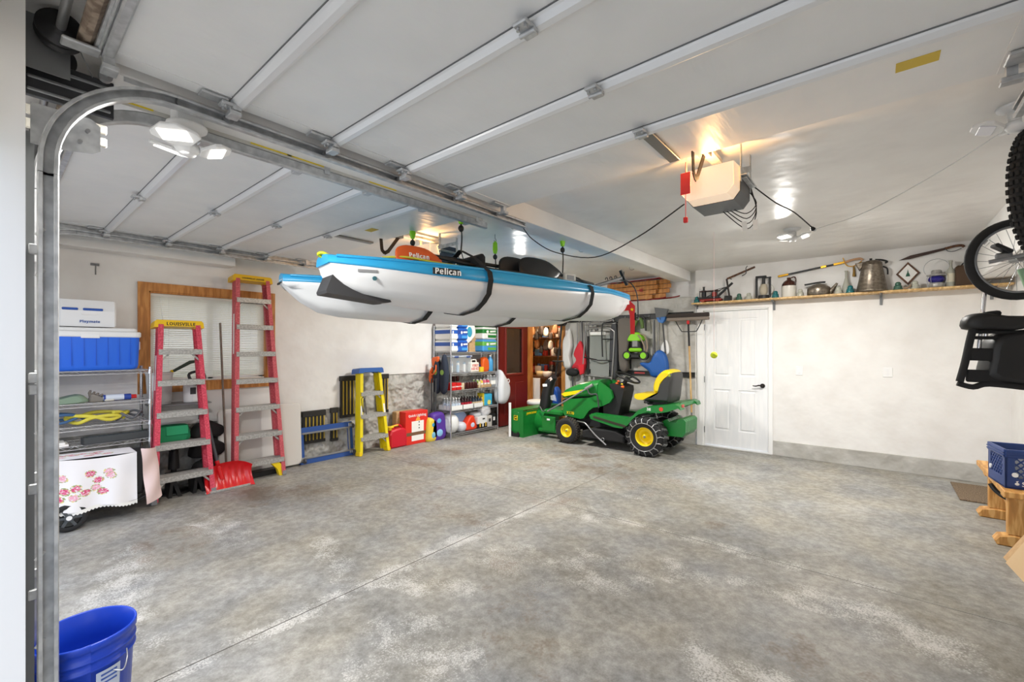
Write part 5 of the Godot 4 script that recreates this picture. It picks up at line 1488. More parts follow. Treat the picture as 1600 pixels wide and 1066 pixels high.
func wire_shelf(o, y, x0, x1, z0, z1, m, n, rail_h = 0.03):
	# a chrome wire shelf: zigzag rails round the edge, wires across
	var s = sh()
	for e in [[V(x0, y, z1), V(x1, y, z1)], [V(x0, y, z0), V(x1, y, z0)], [V(x0, y, z0), V(x0, y, z1)], [V(x1, y, z0), V(x1, y, z1)]]:
		var L = e[0].distance_to(e[1])
		s.cyl(e[0], e[1], 0.0035, -1, 6, false)
		s.cyl(e[0] - V(0, rail_h, 0), e[1] - V(0, rail_h, 0), 0.0035, -1, 6, false)
		var k = int(L / 0.045)
		var zz = []
		for i in k + 1: zz.append(e[0].lerp(e[1], float(i) / k) - V(0, rail_h * (i % 2), 0))
		s.tube(zz, 0.0022, 4, false, 1.0, false)
	for i in range(1, n): s.cyl(V(lerp(x0, x1, float(i) / n), y + 0.002, z0), V(lerp(x0, x1, float(i) / n), y + 0.002, z1), 0.0018, -1, 4, false)
	for i in [0.33, 0.66]: s.cyl(V(x0, y - 0.006, lerp(z0, z1, i)), V(x1, y - 0.006, lerp(z0, z1, i)), 0.003, -1, 5, false)
	return part(o, "wire_shelf", s, m)

func build_left_shelf():
	var o = thing("wire_shelving", "chrome wire shelf unit holding the coolers by the window", "shelf", V(WALL_L, 0, -0.55), ALONG)
	# local x: -0.44 .. 0.44 ; z 0.06 .. 0.44
	for p in [V(-0.44, 0, 0.44), V(0.44, 0, 0.44), V(-0.44, 0, 0.07), V(0.44, 0, 0.07)]:
		var c = sh().cyl(p + V(0, 0.02, 0), p + V(0, 1.29, 0), 0.0125, -1, 12).cyl(p, p + V(0, 0.02, 0), 0.017, -1, 10)
		for y in [1.262, 0.98, 0.782, 0.62]: c.cyl(p + V(0, y - 0.035, 0), p + V(0, y + 0.004, 0), 0.018, 0.016, 12)
		part(o, "post", c, M.chrome)
	for y in [1.262, 0.98, 0.782, 0.62]: wire_shelf(o, y, -0.43, 0.43, 0.075, 0.435, M.wire, 20)
	# big blue cooler
	var c = thing("cooler", "large blue cooler with a white lid on the top wire shelf", "cooler", V(WALL_L + 0.25, 1.268, -0.58), ALONG)
	var rr = []
	for q in [[0.0, 0.9, 0.86], [0.012, 0.96, 0.92], [0.04, 0.98, 0.95], [0.3, 1.0, 1.0]]:
		var ring = []
		for p in rrect(0.68 * q[1], 0.38 * q[2], 0.045, 4): ring.append(V(p.x, q[0], -p.y))
		rr.append(ring)
	part(c, "body", sh().loft(rr), mat(srgb(34, 104, 224), 0.42), null, "blue body")
	for k in 8: part(c, "rib_line", sh().box(V(-0.27 + k * 0.077, 0.17, 0.187), V(0.003, 0.25, 0.006)), mat(srgb(26, 84, 196), 0.5))
	part(c, "lid", sh().at(tf(V(0, 0.3, 0), 0, -PI / 2)).prism(rrect(0.7, 0.4, 0.045, 4), 0.05, tf(V(0, 0, 0.02)), 0.008).at(tf(V(0, 0.35, 0), 0, -PI / 2)).prism(rrect(0.65, 0.35, 0.04, 4), 0.035, tf(V(0, 0, 0.01)), 0.01), M.white)
	part(c, "latch", sh().box(V(0.0, 0.305, 0.2), V(0.12, 0.04, 0.006), 0.002), M.white_gloss)
	part(c, "handle", sh().box(V(0.35, 0.22, 0), V(0.02, 0.08, 0.14), 0.006), M.white)
	# small white cooler with blue handle stripe
	var lc = thing("lunch_cooler", "small white cooler with a blue bar handle on top of the blue cooler", "cooler", V(WALL_L + 0.25, 1.655, -0.575), ALONG)
	part(lc, "body", sh().at(tf(V(0, 0, 0), PI / 2)).prism([v2(-0.12, 0), v2(-0.13, 0.14), v2(-0.1, 0.235), v2(0.1, 0.235), v2(0.13, 0.14), v2(0.12, 0)], 0.37, Transform3D(), 0.012), mat(srgb(234, 235, 236), 0.45))
	part(lc, "recess", sh().at(tf(V(0.01, 0.15, 0.117), 0, -0.25)).prism(rrect(0.12, 0.1, 0.02, 3), 0.006, Transform3D(), 0.002), M.white_gloss)
	for q in [[-0.115, 0.1], [0.03, 0.13]]: part(lc, "handle_bar", sh().at(tf(V(q[0], 0.152, 0.13), 0, -0.25)).box(V(0, 0, 0), V(q[1], 0.022, 0.012), 0.005), mat(srgb(38, 84, 170), 0.4), null, "blue handle bar")
	lettering(lc, "Playmate", 0.022, mat(srgb(40, 84, 160), 0.5), tf(V(0.01, 0.045, 0.127), 0, 0.07), true, true)
	# things on the lower shelves
	var bx = WALL_L + 0.33
	single("folded_cloth", "sage green folded cloth lying on the second wire shelf", "cloth", puff(sh(), [v2(-0.2, 0.0), v2(-0.21, 0.04), v2(-0.1, 0.06), v2(0.04, 0.05), v2(0.15, 0.075), v2(0.2, 0.05), v2(0.19, 0.0)], 0.2, Transform3D(), 0.75), mat(srgb(128, 148, 128), 0.9), V(bx, 0.984, -0.36), ALONG)
	var gl = thing("work_glove", "grey work glove on the wire shelf beside the spray can", "glove", V(bx + 0.02, 0.984, -0.63), ALONG)
	part(gl, "palm", puff(sh(), [v2(-0.05, 0.0), v2(-0.045, 0.05), v2(-0.03, 0.075), v2(0.05, 0.035), v2(0.08, 0.02), v2(0.08, 0.0)], 0.07, Transform3D(), 0.6), mat(srgb(132, 126, 118), 0.9))
	for k in 4: part(gl, "finger", sh().tube([V(-0.04 + k * 0.022, 0.05 - k * 0.006, 0.01), V(-0.046 + k * 0.024, 0.085 - k * 0.01, 0.012), V(-0.04 + k * 0.026, 0.105 - k * 0.013, 0.02)], [0.012, 0.012, 0.008], 7), mat(srgb(118, 110, 102), 0.9))
	part(gl, "cuff", sh().box(V(0.08, 0.014, 0.02), V(0.07, 0.022, 0.08), 0.008), mat(srgb(206, 202, 192), 0.9))
	var sc = thing("spray_can", "blue and white spray can with a red cap lying on the wire shelf", "can", V(bx + 0.05, 1.015, -0.77), ALONG)
	part(sc, "can", sh().cyl(V(-0.1, 0, 0), V(0.09, 0, 0), 0.028, -1, 20), mat(srgb(36, 66, 150), 0.35))
	part(sc, "label", sh().cyl(V(-0.085, 0.002, 0.002), V(0.04, 0.002, 0.002), 0.0282, -1, 20, false), mat(srgb(206, 214, 226), 0.4))
	part(sc, "cap", sh().cyl(V(0.09, 0, 0), V(0.13, 0, 0), 0.02, 0.018, 16), M.red)
	part(sc, "rim", sh().cyl(V(-0.105, 0, 0), V(-0.1, 0, 0), 0.029, -1, 20), M.steel)
	var loop = func(c, a, b, n, sd, rise):
		var p = []
		for k in n: p.append(c + V(cos(k * TAU / 9.0 + sd) * a * (1.0 + 0.12 * sin(k * 1.7)), 0.02 + rise * k / n + 0.055 * abs(sin(k * 0.9 + sd)), sin(k * TAU / 9.0 + sd) * b))
		return curve(p, 4)
	single("tow_rope", "coiled yellow rope on the third wire shelf", "rope", sh().tube(loop.call(V(0, 0.0, 0), 0.19, 0.09, 20, 0.4, 0.03), 0.016, 8), mat(srgb(214, 202, 72), 0.7), V(bx, 0.784, -0.64), ALONG)
	single("tow_rope", "tangled blue rope beside the yellow rope on the wire shelf", "rope", sh().tube(loop.call(V(0, 0.0, 0), 0.17, 0.1, 24, 1.4, 0.05), 0.012, 7), mat(srgb(62, 98, 140), 0.7), V(bx, 0.784, -0.36), ALONG)
	single("rope_clip", "small heap of grey rope clips at the end of the third wire shelf", "clips", sh().tube(loop.call(V(0, 0.0, 0), 0.09, 0.06, 16, 2.2, 0.02), 0.011, 6), mat(srgb(96, 98, 102), 0.6), V(bx + 0.02, 0.784, -0.86), ALONG)
	var ch = thing("drain_channel", "long black plastic channel lying on the lowest wire shelf", "channel", V(bx + 0.07, 0.625, -0.76), ALONG + 0.05)
	part(ch, "trough", sh().span(V(-0.23, 0, -0.05), V(0.23, 0.006, 0.05)).span(V(-0.23, 0, 0.044), V(0.23, 0.06, 0.05)).span(V(-0.23, 0, -0.05), V(0.23, 0.06, -0.044)).span(V(-0.23, 0, -0.05), V(-0.224, 0.06, 0.05)), mat(srgb(62, 66, 68), 0.6))
	part(ch, "lining", sh().span(V(-0.222, 0.03, -0.043), V(0.225, 0.05, 0.043), 0.004), tri_mat(noise_tex(0.08, [[0.35, srgb(50, 66, 76)], [0.7, srgb(120, 148, 160)]], 128, 4, 72), 6.0, 0.5))
	single("paper_stack", "small stack of white papers on the lowest wire shelf", "papers", sh().span(V(-0.12, 0, -0.1), V(0.12, 0.02, 0.1), 0.003).span(V(-0.11, 0.02, -0.09), V(0.1, 0.035, 0.09), 0.003), M.paper, V(bx, 0.625, -0.33), ALONG)
	# garden cart under a flowered towel
	var k = thing("garden_cart", "black two-wheeled cart parked under the wire shelf", "cart", V(-5.12, 0, -0.55), ALONG)
	part(k, "frame", sh().tube(curve([V(-0.3, 0.13, 0.1), V(0.15, 0.12, 0.1), V(0.32, 0.13, 0.1), V(0.4, 0.2, 0.1), V(0.4, 0.38, 0.1), V(0.4, 0.42, 0.1)], 5), 0.014, 8), M.black)
	part(k, "frame", sh().tube(curve([V(-0.3, 0.13, -0.12), V(0.15, 0.12, -0.12), V(0.32, 0.13, -0.12), V(0.4, 0.2, -0.12), V(0.4, 0.42, -0.12)], 5), 0.014, 8), M.black)
	part(k, "tub", sh().prism([v2(-0.34, 0.18), v2(-0.38, 0.55), v2(0.38, 0.55), v2(0.34, 0.18)], 0.28, Transform3D(), 0.02), M.black)
	for z in [0.17, -0.18]:
		var wh = part(k, "wheel", sh().lathe([v2(0.075, -0.02), v2(0.095, -0.024), v2(0.11, -0.012), v2(0.112, 0), v2(0.11, 0.012), v2(0.095, 0.024), v2(0.075, 0.02)], 32, Transform3D(Basis(Vector3.RIGHT, PI / 2), V(-0.13, 0.112, z))), M.rubber)
		var sp = sh().cyl(V(-0.13, 0.112, z - 0.02), V(-0.13, 0.112, z + 0.02), 0.03, -1, 16)
		for a in 6: sp.bar(V(-0.13, 0.112, z), V(-0.13 + cos(a * TAU / 6) * 0.08, 0.112 + sin(a * TAU / 6) * 0.08, z), 0.02, 0.03, Vector3.BACK)
		part(wh, "spokes", sp, mat(srgb(74, 78, 82), 0.55))
		part(wh, "hub_cap", sh().cyl(V(-0.13, 0.112, z + 0.02), V(-0.13, 0.112, z + 0.026), 0.018, -1, 12), M.white)
	part(k, "axle", sh().cyl(V(-0.13, 0.112, -0.18), V(-0.13, 0.112, 0.17), 0.01, -1, 8), M.dark_grey)
	var tw = single("flowered_towel", "white towel printed with pink roses draped over the cart", "towel", sh().cloth(func(u, w): return V(-0.37 + u * 0.66, 0.575 - w * 0.40 - 0.02 * u + 0.012 * sin(u * 12.0) * w + 0.012 * cos(u * 5.0), 0.155 + 0.03 * w + 0.016 * sin(u * 17.0 + w) * (w + 0.1)), 30, 12).cloth(func(u, w): return V(-0.37 + u * 0.66, 0.578 - 0.02 * u, 0.155 - w * 0.3), 30, 4), towel_material(), V(-5.12, 0, -0.55), ALONG)
	var fr = sh().cloth(func(u, w): return V(-0.37 + u * 0.66, 0.177 - 0.02 * u + 0.012 * sin(u * 12.0) - w * (0.022 + 0.012 * abs(sin(u * 90.0))), 0.186 + 0.012 * sin(u * 17.0)), 120, 1)
	part(tw, "fringe", fr, M.paper)
	single("pink_towel", "pale pink knitted towel hanging over the end of the cart", "towel", sh().cloth(func(u, w): return V(0.31 + 0.14 * sin(u * PI * 0.5) + 0.04 * w, 0.59 - w * 0.5 - 0.03 * u + 0.06 * u * w, 0.19 - u * u * 0.2 + 0.02 * sin(w * 9.0 + u * 5.0)), 12, 16), mat(srgb(232, 208, 206), 0.95), V(-5.12, 0, -0.55), ALONG)
	single("wall_hook", "small white angle hook on the wall high above the coolers", "hook", sh().span(V(-0.03, -0.01, 0), V(0.03, 0.012, 0.012)).tube([V(0, 0, 0.01), V(0, 0.0, 0.05), V(0, -0.1, 0.045)], 0.005, 6), M.grey, V(WALL_L, 2.26, -0.66), ALONG)
	# behind the short ladder
	var cl = thing("folding_stool", "black folding step stool on the floor behind the short red ladder", "stool", V(-5.38, 0, -1.27), ALONG)
	part(cl, "top", sh().span(V(-0.13, 0.19, -0.1), V(0.13, 0.215, 0.1), 0.006), M.black)
	for x in [-1, 1]: part(cl, "leg_frame", sh().prism([v2(-0.04, 0), v2(-0.015, 0.2), v2(0.015, 0.2), v2(0.06, 0.03), v2(0.075, 0), v2(0.04, 0), v2(0.0, 0.13), v2(-0.01, 0)], 0.18, tf(V(x * 0.1, 0, 0), 0.0)), M.black)
	var ws = thing("round_stool", "round wooden stool top on a black post behind the short red ladder", "stool", V(-5.5, 0, -1.22), ALONG)
	part(ws, "seat", sh().lathe([v2(0, 0.47), v2(0.17, 0.47), v2(0.18, 0.48), v2(0.18, 0.495), v2(0.17, 0.505), v2(0, 0.505)], 28), M.wood_trim)
	part(ws, "post", sh().cyl(V(0, 0.02, 0), V(0, 0.47, 0), 0.025, -1, 12).cyl(V(0, 0.24, 0), V(0, 0.42, 0), 0.05, 0.04, 12), M.black)
	part(ws, "base", sh().lathe([v2(0, 0), v2(0.15, 0), v2(0.14, 0.02), v2(0.03, 0.04), v2(0, 0.04)], 24), M.black)
	var gb = thing("tote_bag", "green cloth tote bag on the round stool behind the short ladder", "bag", V(-5.5, 0.507, -1.19), ALONG)
	part(gb, "body", puff(sh(), [v2(-0.15, 0), v2(-0.16, 0.16), v2(-0.1, 0.18), v2(0.1, 0.18), v2(0.15, 0.15), v2(0.14, 0)], 0.16, Transform3D(), 0.75), mat(srgb(42, 158, 104), 0.8))
	part(gb, "flap", sh().obox(tf(V(0.04, 0.13, 0.085), 0, -0.15), V(0.18, 0.09, 0.006), 0.002), mat(srgb(52, 178, 120), 0.8))
	single("plastic_bin", "tall white plastic bin standing behind the wire shelf post and red ladder", "bin", sh().lathe([v2(0, 0), v2(0.09, 0), v2(0.095, 0.0), v2(0.11, 0.3), v2(0.11, 0.3), v2(0.115, 0.3), v2(0.115, 0.32), v2(0.105, 0.32), v2(0.1, 0.03), v2(0, 0.03)], 20), mat(srgb(232, 233, 232), 0.5), V(-5.58, 0.9, -1.12))
	var shf = thing("wall_ledge", "narrow grey board ledge below the window behind the short ladder", "ledge", V(WALL_L, 0.885, -1.27), ALONG)
	part(shf, "board", sh().span(V(-0.24, 0, 0), V(0.26, 0.012, 0.3), 0.002), M.grey)
	for x in [-0.2, 0.22]: part(shf, "bracket", sh().prism([v2(0, 0), v2(0.26, 0), v2(0, -0.2)], 0.01, tf(V(x, 0, 0), -PI / 2)), M.grey)
	var jg = thing("spray_bottle", "white plastic sprayer jug standing below the window behind the short ladder", "jug", V(-5.55, 0.9, -1.38))
	part(jg, "jug", sh().lathe([v2(0, 0), v2(0.065, 0), v2(0.07, 0.02), v2(0.07, 0.17), v2(0.04, 0.21), v2(0.025, 0.22), v2(0.025, 0.25), v2(0, 0.25)], 18), M.white)
	part(jg, "label", sh().box(V(0.066, 0.12, 0), V(0.012, 0.07, 0.05), 0.002), M.dark_grey)
	var hs = thing("hedge_shears", "green and black handled shears lying in the white bin", "shears", V(-5.52, 1.2, -1.22), ALONG)
	part(hs, "grip", sh().tube([V(0.0, 0.03, 0), V(0.14, 0.12, 0.02), V(0.2, 0.13, 0.02)], [0.014, 0.018, 0.012], 8), mat(srgb(46, 58, 46), 0.6))
	part(hs, "blade", sh().bar(V(-0.1, 0.0, 0), V(0.01, 0.035, 0), 0.02, 0.008), M.steel)
	part(hs, "pivot", sh().ball(V(-0.01, 0.03, 0.0), V(0.018, 0.014, 0.014), 8), M.yellow)
	var hp = [[V(-5.52, 0.0, -1.5), 0.12, 0.3, "black bag on the floor behind the ladder and red shovel"], [V(-5.58, 0.3, -1.52), 0.13, 0.2, "black bag slumped on the lower one behind the red shovel"], [V(-5.6, 0.5, -1.53), 0.12, 0.18, "topmost black bag of the heap behind the red shovel handle"]]
	for q in hp:
		var w = q[1]; var h = q[2]
		single("duffel_bag", q[3], "bag", puff(sh(), [v2(-w, 0.0), v2(-w * 1.15, h * 0.4), v2(-w * 0.8, h * 0.8), v2(-w * 0.3, h * 0.9), v2(w * 0.2, h), v2(w * 0.9, h * 0.75), v2(w * 1.3, h * 0.5), v2(w, 0.0)], 0.2, Transform3D(), 0.6), M.black_matte, q[0], ALONG, "black bags heaped behind the shovel")

func towel_material() -> StandardMaterial3D:
	var N = 256
	var im = Image.create(N, N, false, Image.FORMAT_RGB8)
	im.fill(srgb(240, 238, 240))
	var r = RandomNumberGenerator.new()
	r.seed = 5
	var spots = [[0.12, 0.5], [0.2, 0.62], [0.32, 0.6], [0.42, 0.55], [0.5, 0.66], [0.27, 0.75], [0.62, 0.45], [0.72, 0.3], [0.74, 0.38], [0.15, 0.3], [0.08, 0.2], [0.6, 0.6], [0.05, 0.7], [0.4, 0.72], [0.55, 0.3], [0.3, 0.35], [0.22, 0.45], [0.66, 0.7], [0.12, 0.75]]
	for s in spots:
		var deep = r.randf() < 0.45
		for k in 110:
			var a = r.randf() * TAU; var d = sqrt(r.randf()) * 0.05
			var x = int((s[0] + cos(a) * d) * N); var y = int((s[1] + sin(a) * d * 1.4) * N)
			var c = srgb(232, 150, 178).lerp(srgb(206, 50, 100) if deep else srgb(240, 200, 214), r.randf())
			if d > 0.042: c = srgb(150, 168, 110) if r.randf() < 0.6 else srgb(232, 214, 140)
			im.fill_rect(Rect2i(x, y, 2 + r.randi() % 4, 2 + r.randi() % 4), c)
	var m = StandardMaterial3D.new()
	m.albedo_texture = ImageTexture.create_from_image(im)
	m.roughness = 0.95
	return m
# ---------------------------------------------------------------- chrome pantry shelf by the red door
func bottle(label, cat, called, h, r, body, cap, label_m, group = "", glass = false):
	var o = thing(called, label, cat, Vector3.ZERO, 0.0, group)
	part(o, "body", sh().lathe([v2(0, 0), v2(r * 0.9, 0), v2(r, h * 0.04), v2(r, h * 0.6), v2(r * 0.85, h * 0.72), v2(r * 0.38, h * 0.88), v2(r * 0.36, h * 0.93), v2(0, h * 0.93)], 12), body)
	part(o, "cap", sh().cyl(V(0, h * 0.91, 0), V(0, h, 0), r * 0.42, -1, 10), cap)
	if label_m: part(o, "label", sh().cyl(V(0, h * 0.22, 0), V(0, h * 0.55, 0), r * 1.015, -1, 12, false), label_m)
	return o
func can_of(label, h, r, m, group):
	var o = thing("drink_can", label, "can", Vector3.ZERO, 0.0, group)
	part(o, "body", sh().lathe([v2(0, 0), v2(r * 0.8, 0), v2(r, h * 0.08), v2(r, h * 0.88), v2(r * 0.82, h * 0.97), v2(0, h * 0.97)], 14), m)
	part(o, "lid", sh().cyl(V(0, h * 0.965, 0), V(0, h, 0), r * 0.83, -1, 14), M.steel)
	return o
func pack(label, p, s, base, band, print_m, txt, group = ""):
	# a plastic-wrapped pack: soft block, coloured band round it, printed patches on front and end
	var o = thing("paper_pack", label, "paper pack", p, ALONG, group)
	part(o, "wrap", sh().box(V(0, s.y / 2, 0), s, 0.022), base)
	part(o, "band", sh().box(V(0, s.y * 0.66, 0), V(s.x + 0.004, s.y * 0.5, s.z + 0.004), 0.02), band)
	part(o, "print", sh().box(V(s.x * 0.12, s.y * 0.25, s.z / 2), V(s.x * 0.6, s.y * 0.22, 0.004)), print_m)
	part(o, "print", sh().ball(V(-s.x * 0.2, s.y * 0.62, s.z / 2), V(s.x * 0.1, s.y * 0.13, 0.006), 10), M.paper)
	if txt: part(o, "print", sh().obox(tf(V(s.x * 0.18, s.y * 0.66, s.z / 2 + 0.002), 0, 0, 0.06), V(s.x * 0.42, s.y * 0.14, 0.003), 0.001), M.paper)
	return o

func build_pantry():
	var X0 = -5.66; var zc = -5.335
	var LV = [1.40, 1.05, 0.775, 0.45, 0.075]
	var o = thing("wire_shelving", "tall chrome wire shelf unit packed with groceries beside the red door", "shelf", V(X0, 0, zc), ALONG)
	for p in [V(-0.565, 0, 0.41), V(0.565, 0, 0.41), V(-0.565, 0, 0.0), V(0.565, 0, 0.0)]:
		part(o, "post", sh().cyl(p + V(0, 0.02, 0), p + V(0, 1.84, 0), 0.0125, -1, 10).cyl(p, p + V(0, 0.02, 0), 0.016, -1, 8), M.chrome)
	for y in LV: wire_shelf(o, y, -0.555, 0.555, 0.005, 0.405, M.wire, 28)
	var at_ = func(x, lv, z): return V(X0 + z, LV[lv] + 0.005, zc - x)     # x along, z out
	# top: paper packs
	var wh = mat(srgb(236, 236, 234), 0.5); var bl = mat(srgb(32, 82, 168), 0.4); var gn = mat(srgb(26, 122, 46), 0.45); var lb = mat(srgb(70, 150, 214), 0.4)
	var pos = [["bottom", 0.0], ["middle", 0.2], ["top", 0.4]]
	for q in pos:
		pack("white and blue toilet paper pack, %s of the end stack" % q[0], at_.call(-0.475, 0, 0.2) + V(0, q[1], 0), V(0.17, 0.195, 0.4), wh, bl, mat(srgb(210, 216, 226), 0.5), "", "toilet paper packs on the chrome shelf")
		pack("deep blue paper towel pack, %s of the second stack" % q[0], at_.call(-0.275, 0, 0.2) + V(0, q[1], 0), V(0.22, 0.195, 0.4), mat(srgb(40, 92, 178), 0.4), mat(srgb(28, 60, 142), 0.4), lb, "Great Value" if q[1] < 0.1 else "Quilted", "paper towel packs on the chrome shelf")
	for q in [["bottom", 0.0, lb, mat(srgb(104, 176, 74), 0.45), "Towels"], ["middle", 0.22, wh, gn, "Bounty"], ["top", 0.44, gn, mat(srgb(34, 132, 56), 0.45), "Select"]]:
		pack("green paper pack, %s of the stack by the red door" % q[0], at_.call(0.39, 0, 0.2) + V(0, q[1], 0), V(0.36, 0.215, 0.38), q[2], q[3], q[3], q[4], "green paper packs on the chrome shelf")
	var rd = thing("seat_box", "white round-cornered toilet seat box tilted between the paper packs", "box", at_.call(-0.03, 0, 0.26) + V(0, 0.2, 0), ALONG)
	part(rd, "shell", puff(sh(), [v2(-0.14, -0.02), v2(-0.13, 0.26), v2(0.0, 0.34), v2(0.12, 0.27), v2(0.15, 0.12), v2(0.08, 0.02), v2(-0.04, -0.06)], 0.09, Transform3D(), 0.8), M.white)
	part(rd, "print", sh().ball(V(-0.01, 0.14, 0.04), V(0.07, 0.1, 0.012), 14), mat(srgb(56, 160, 190), 0.5))
	for q in [[-0.09, 0.09, 0.19, wh, "small white carton under the toilet seat box"], [0.05, 0.13, 0.16, M.card, "small brown carton under the toilet seat box"], [0.19, 0.14, 0.42, M.card, "brown carton leaning behind the green paper packs"]]:
		single("carton", q[4], "carton", sh().box(V(0, q[2] / 2, 0), V(q[1], q[2], 0.14), 0.003), q[3], at_.call(q[0], 0, 0.2 if q[2] < 0.3 else 0.12), ALONG)
	# second level
	var bin = thing("storage_bin", "clear lidded bin full of white bottles on the second shelf", "bin", at_.call(-0.3, 1, 0.22), ALONG)
	part(bin, "tub", sh().box(V(0, 0.14, 0), V(0.44, 0.27, 0.34), 0.012), M.clear)
	part(bin, "lid", sh().box(V(0, 0.28, 0), V(0.46, 0.02, 0.36), 0.006), mat(srgb(196, 204, 216), 0.4))
	for x in [-0.13, 0.14]: part(bin, "latch", sh().box(V(x, 0.27, 0.178), V(0.09, 0.03, 0.012), 0.003), mat(srgb(52, 74, 130), 0.4))
	for k in 8:
		var hh = 0.12 + 0.09 * fmod(k * 0.37, 1.0)
		single("tube_bottle", ["white lotion bottle inside the clear bin", "pale blue lotion bottle inside the clear bin"][k % 2], "bottle", sh().box(V(0, hh / 2, 0), V(0.042, hh, 0.05), 0.012), [wh, mat(srgb(166, 196, 224), 0.4)][k % 2], at_.call(-0.47 + k * 0.049, 1, 0.31 - 0.05 * (k % 3)) + V(0, 0.006, 0), ALONG, "lotion bottles in the clear bin")
	var fa = thing("first_aid_kit", "white first aid kit case with red lettering", "first aid kit", at_.call(0.06, 1, 0.3), ALONG)
	part(fa, "case", sh().box(V(0, 0.085, 0), V(0.2, 0.17, 0.09), 0.015), mat(srgb(236, 232, 222), 0.5))
	part(fa, "handle", sh().tube(curve([V(-0.06, 0.165, 0), V(-0.05, 0.21, 0), V(0.05, 0.21, 0), V(0.06, 0.165, 0)], 4), 0.011, 7), mat(srgb(236, 232, 222), 0.5))
	lettering(fa, "FIRST", 0.042, M.red, tf(V(0.0, 0.115, 0.046)), true)
	lettering(fa, "AID KIT", 0.042, M.red, tf(V(0.0, 0.06, 0.046)), true)
	for q in [[0.225, 0.1, 0.13, srgb(34, 40, 96), "navy carton on the second shelf beside the first aid kit", 0.0], [0.215, 0.075, 0.085, srgb(232, 204, 50), "yellow carton in front of the navy one on the second shelf", 0.09], [0.21, 0.12, 0.09, srgb(54, 36, 34), "dark brown carton on top of the navy one", 0.0]]:
		single("carton", q[4], "carton", sh().box(V(0, q[2] / 2, 0), V(q[1], q[2], 0.1), 0.004), mat(q[3], 0.5), at_.call(q[0], 1, 0.22 + q[5]) + V(0, 0.132 if q[3].r < 0.25 and q[3].b < 0.2 else 0.0, 0), ALONG)
	single("bleach_jug", "orange detergent jug on the second shelf", "jug", puff(sh(), [v2(-0.07, 0), v2(-0.085, 0.12), v2(-0.07, 0.22), v2(-0.02, 0.255), v2(0.03, 0.25), v2(0.075, 0.2), v2(0.09, 0.1), v2(0.075, 0)], 0.12, Transform3D(), 0.7), M.orange, at_.call(0.36, 1, 0.26), ALONG)
	var bb = bottle("light blue windshield washer bottle at the end of the second shelf", "bottle", "washer_bottle", 0.29, 0.052, mat(srgb(72, 158, 214), 0.35), M.white, null)
	bb.position = at_.call(0.485, 1, 0.3)
	# third level: cans, cola boxes, tray of coloured bottles
	var red_can = can_of("dark cola can in the row on the third shelf", 0.115, 0.031, mat(srgb(70, 26, 24), 0.35, 0.3), "dark cola cans on the third shelf")
	for k in 10:
		var c = red_can if k == 0 else copy(red_can, V(0, 0, 0))
		c.position = at_.call(-0.19 + (k % 5) * 0.066, 2, 0.34 - (k / 5) * 0.07)
	var pale = can_of("cream and silver can beside the cola boxes on the third shelf", 0.115, 0.031, mat(srgb(214, 196, 162), 0.4, 0.2), "cream cans on the third shelf")
	for k in 5:
		var c = pale if k == 0 else copy(pale, V(0, 0, 0))
		c.position = at_.call(-0.26 - 0.001 * k + (0.0 if k < 3 else 0.4), 2, 0.36 - (k % 3) * 0.07)
	for k in 2:
		var c = copy(red_can, at_.call(-0.24 + k * 0.09, 2, 0.12) + V(0, 0.118, 0), 0.0, "dark cola can standing on the cans behind on the third shelf")
	for q in [[-0.47, "red cola box at the left end of the third shelf"], [-0.36, "red cola box in front of the cream cans on the third shelf"]]:
		var cb = thing("cola_box", q[1], "box", at_.call(q[0], 2, 0.3), ALONG)
		part(cb, "carton", sh().box(V(0, 0.06, 0), V(0.1, 0.12, 0.18), 0.008), M.red)
		lettering(cb, "Coca-Cola", 0.022, M.white, tf(V(0, 0.06, 0.091)), true, true)
	var tr = thing("bottle_tray", "brown cardboard tray of small coloured bottles on the third shelf", "tray", at_.call(0.26, 2, 0.29), ALONG)
	part(tr, "tray", sh().span(V(-0.17, 0, -0.09), V(0.17, 0.005, 0.09)).span(V(-0.17, 0, 0.085), V(0.17, 0.055, 0.09)).span(V(-0.17, 0, -0.09), V(0.17, 0.055, -0.085)).span(V(-0.17, 0, -0.09), V(-0.165, 0.055, 0.09)).span(V(0.165, 0, -0.09), V(0.17, 0.055, 0.09)), M.card)
	var cols = [[srgb(150, 200, 60), "lime"], [srgb(232, 200, 60), "yellow"], [srgb(224, 110, 130), "pink"], [srgb(200, 60, 90), "red"]]
	for ci in 4:
		var pb = bottle("small %s drink bottle with a pale top in the brown tray" % cols[ci][1], "bottle", "drink_bottle", 0.135, 0.024, mat(cols[ci][0], 0.4), M.white, M.paper, "coloured bottles in the brown tray")
		for k in 3:
			var c = pb if k == 0 else copy(pb, V(0, 0, 0))
			c.position = at_.call(0.125 + ci * 0.085 + (k % 2) * 0.02, 2, 0.35 - k * 0.055) + V(0, 0.006, 0)
	var wb = bottle("white capped clear bottle at the right end of the third shelf", "bottle", "water_bottle", 0.2, 0.03, M.clear, M.white, M.paper, "clear bottles at the end of the third shelf")
	for k in 5:
		var c = wb if k == 0 else copy(wb, V(0, 0, 0))
		c.position = at_.call(0.465 + (k % 2) * 0.066, 2, 0.35 - (k / 2) * 0.09)
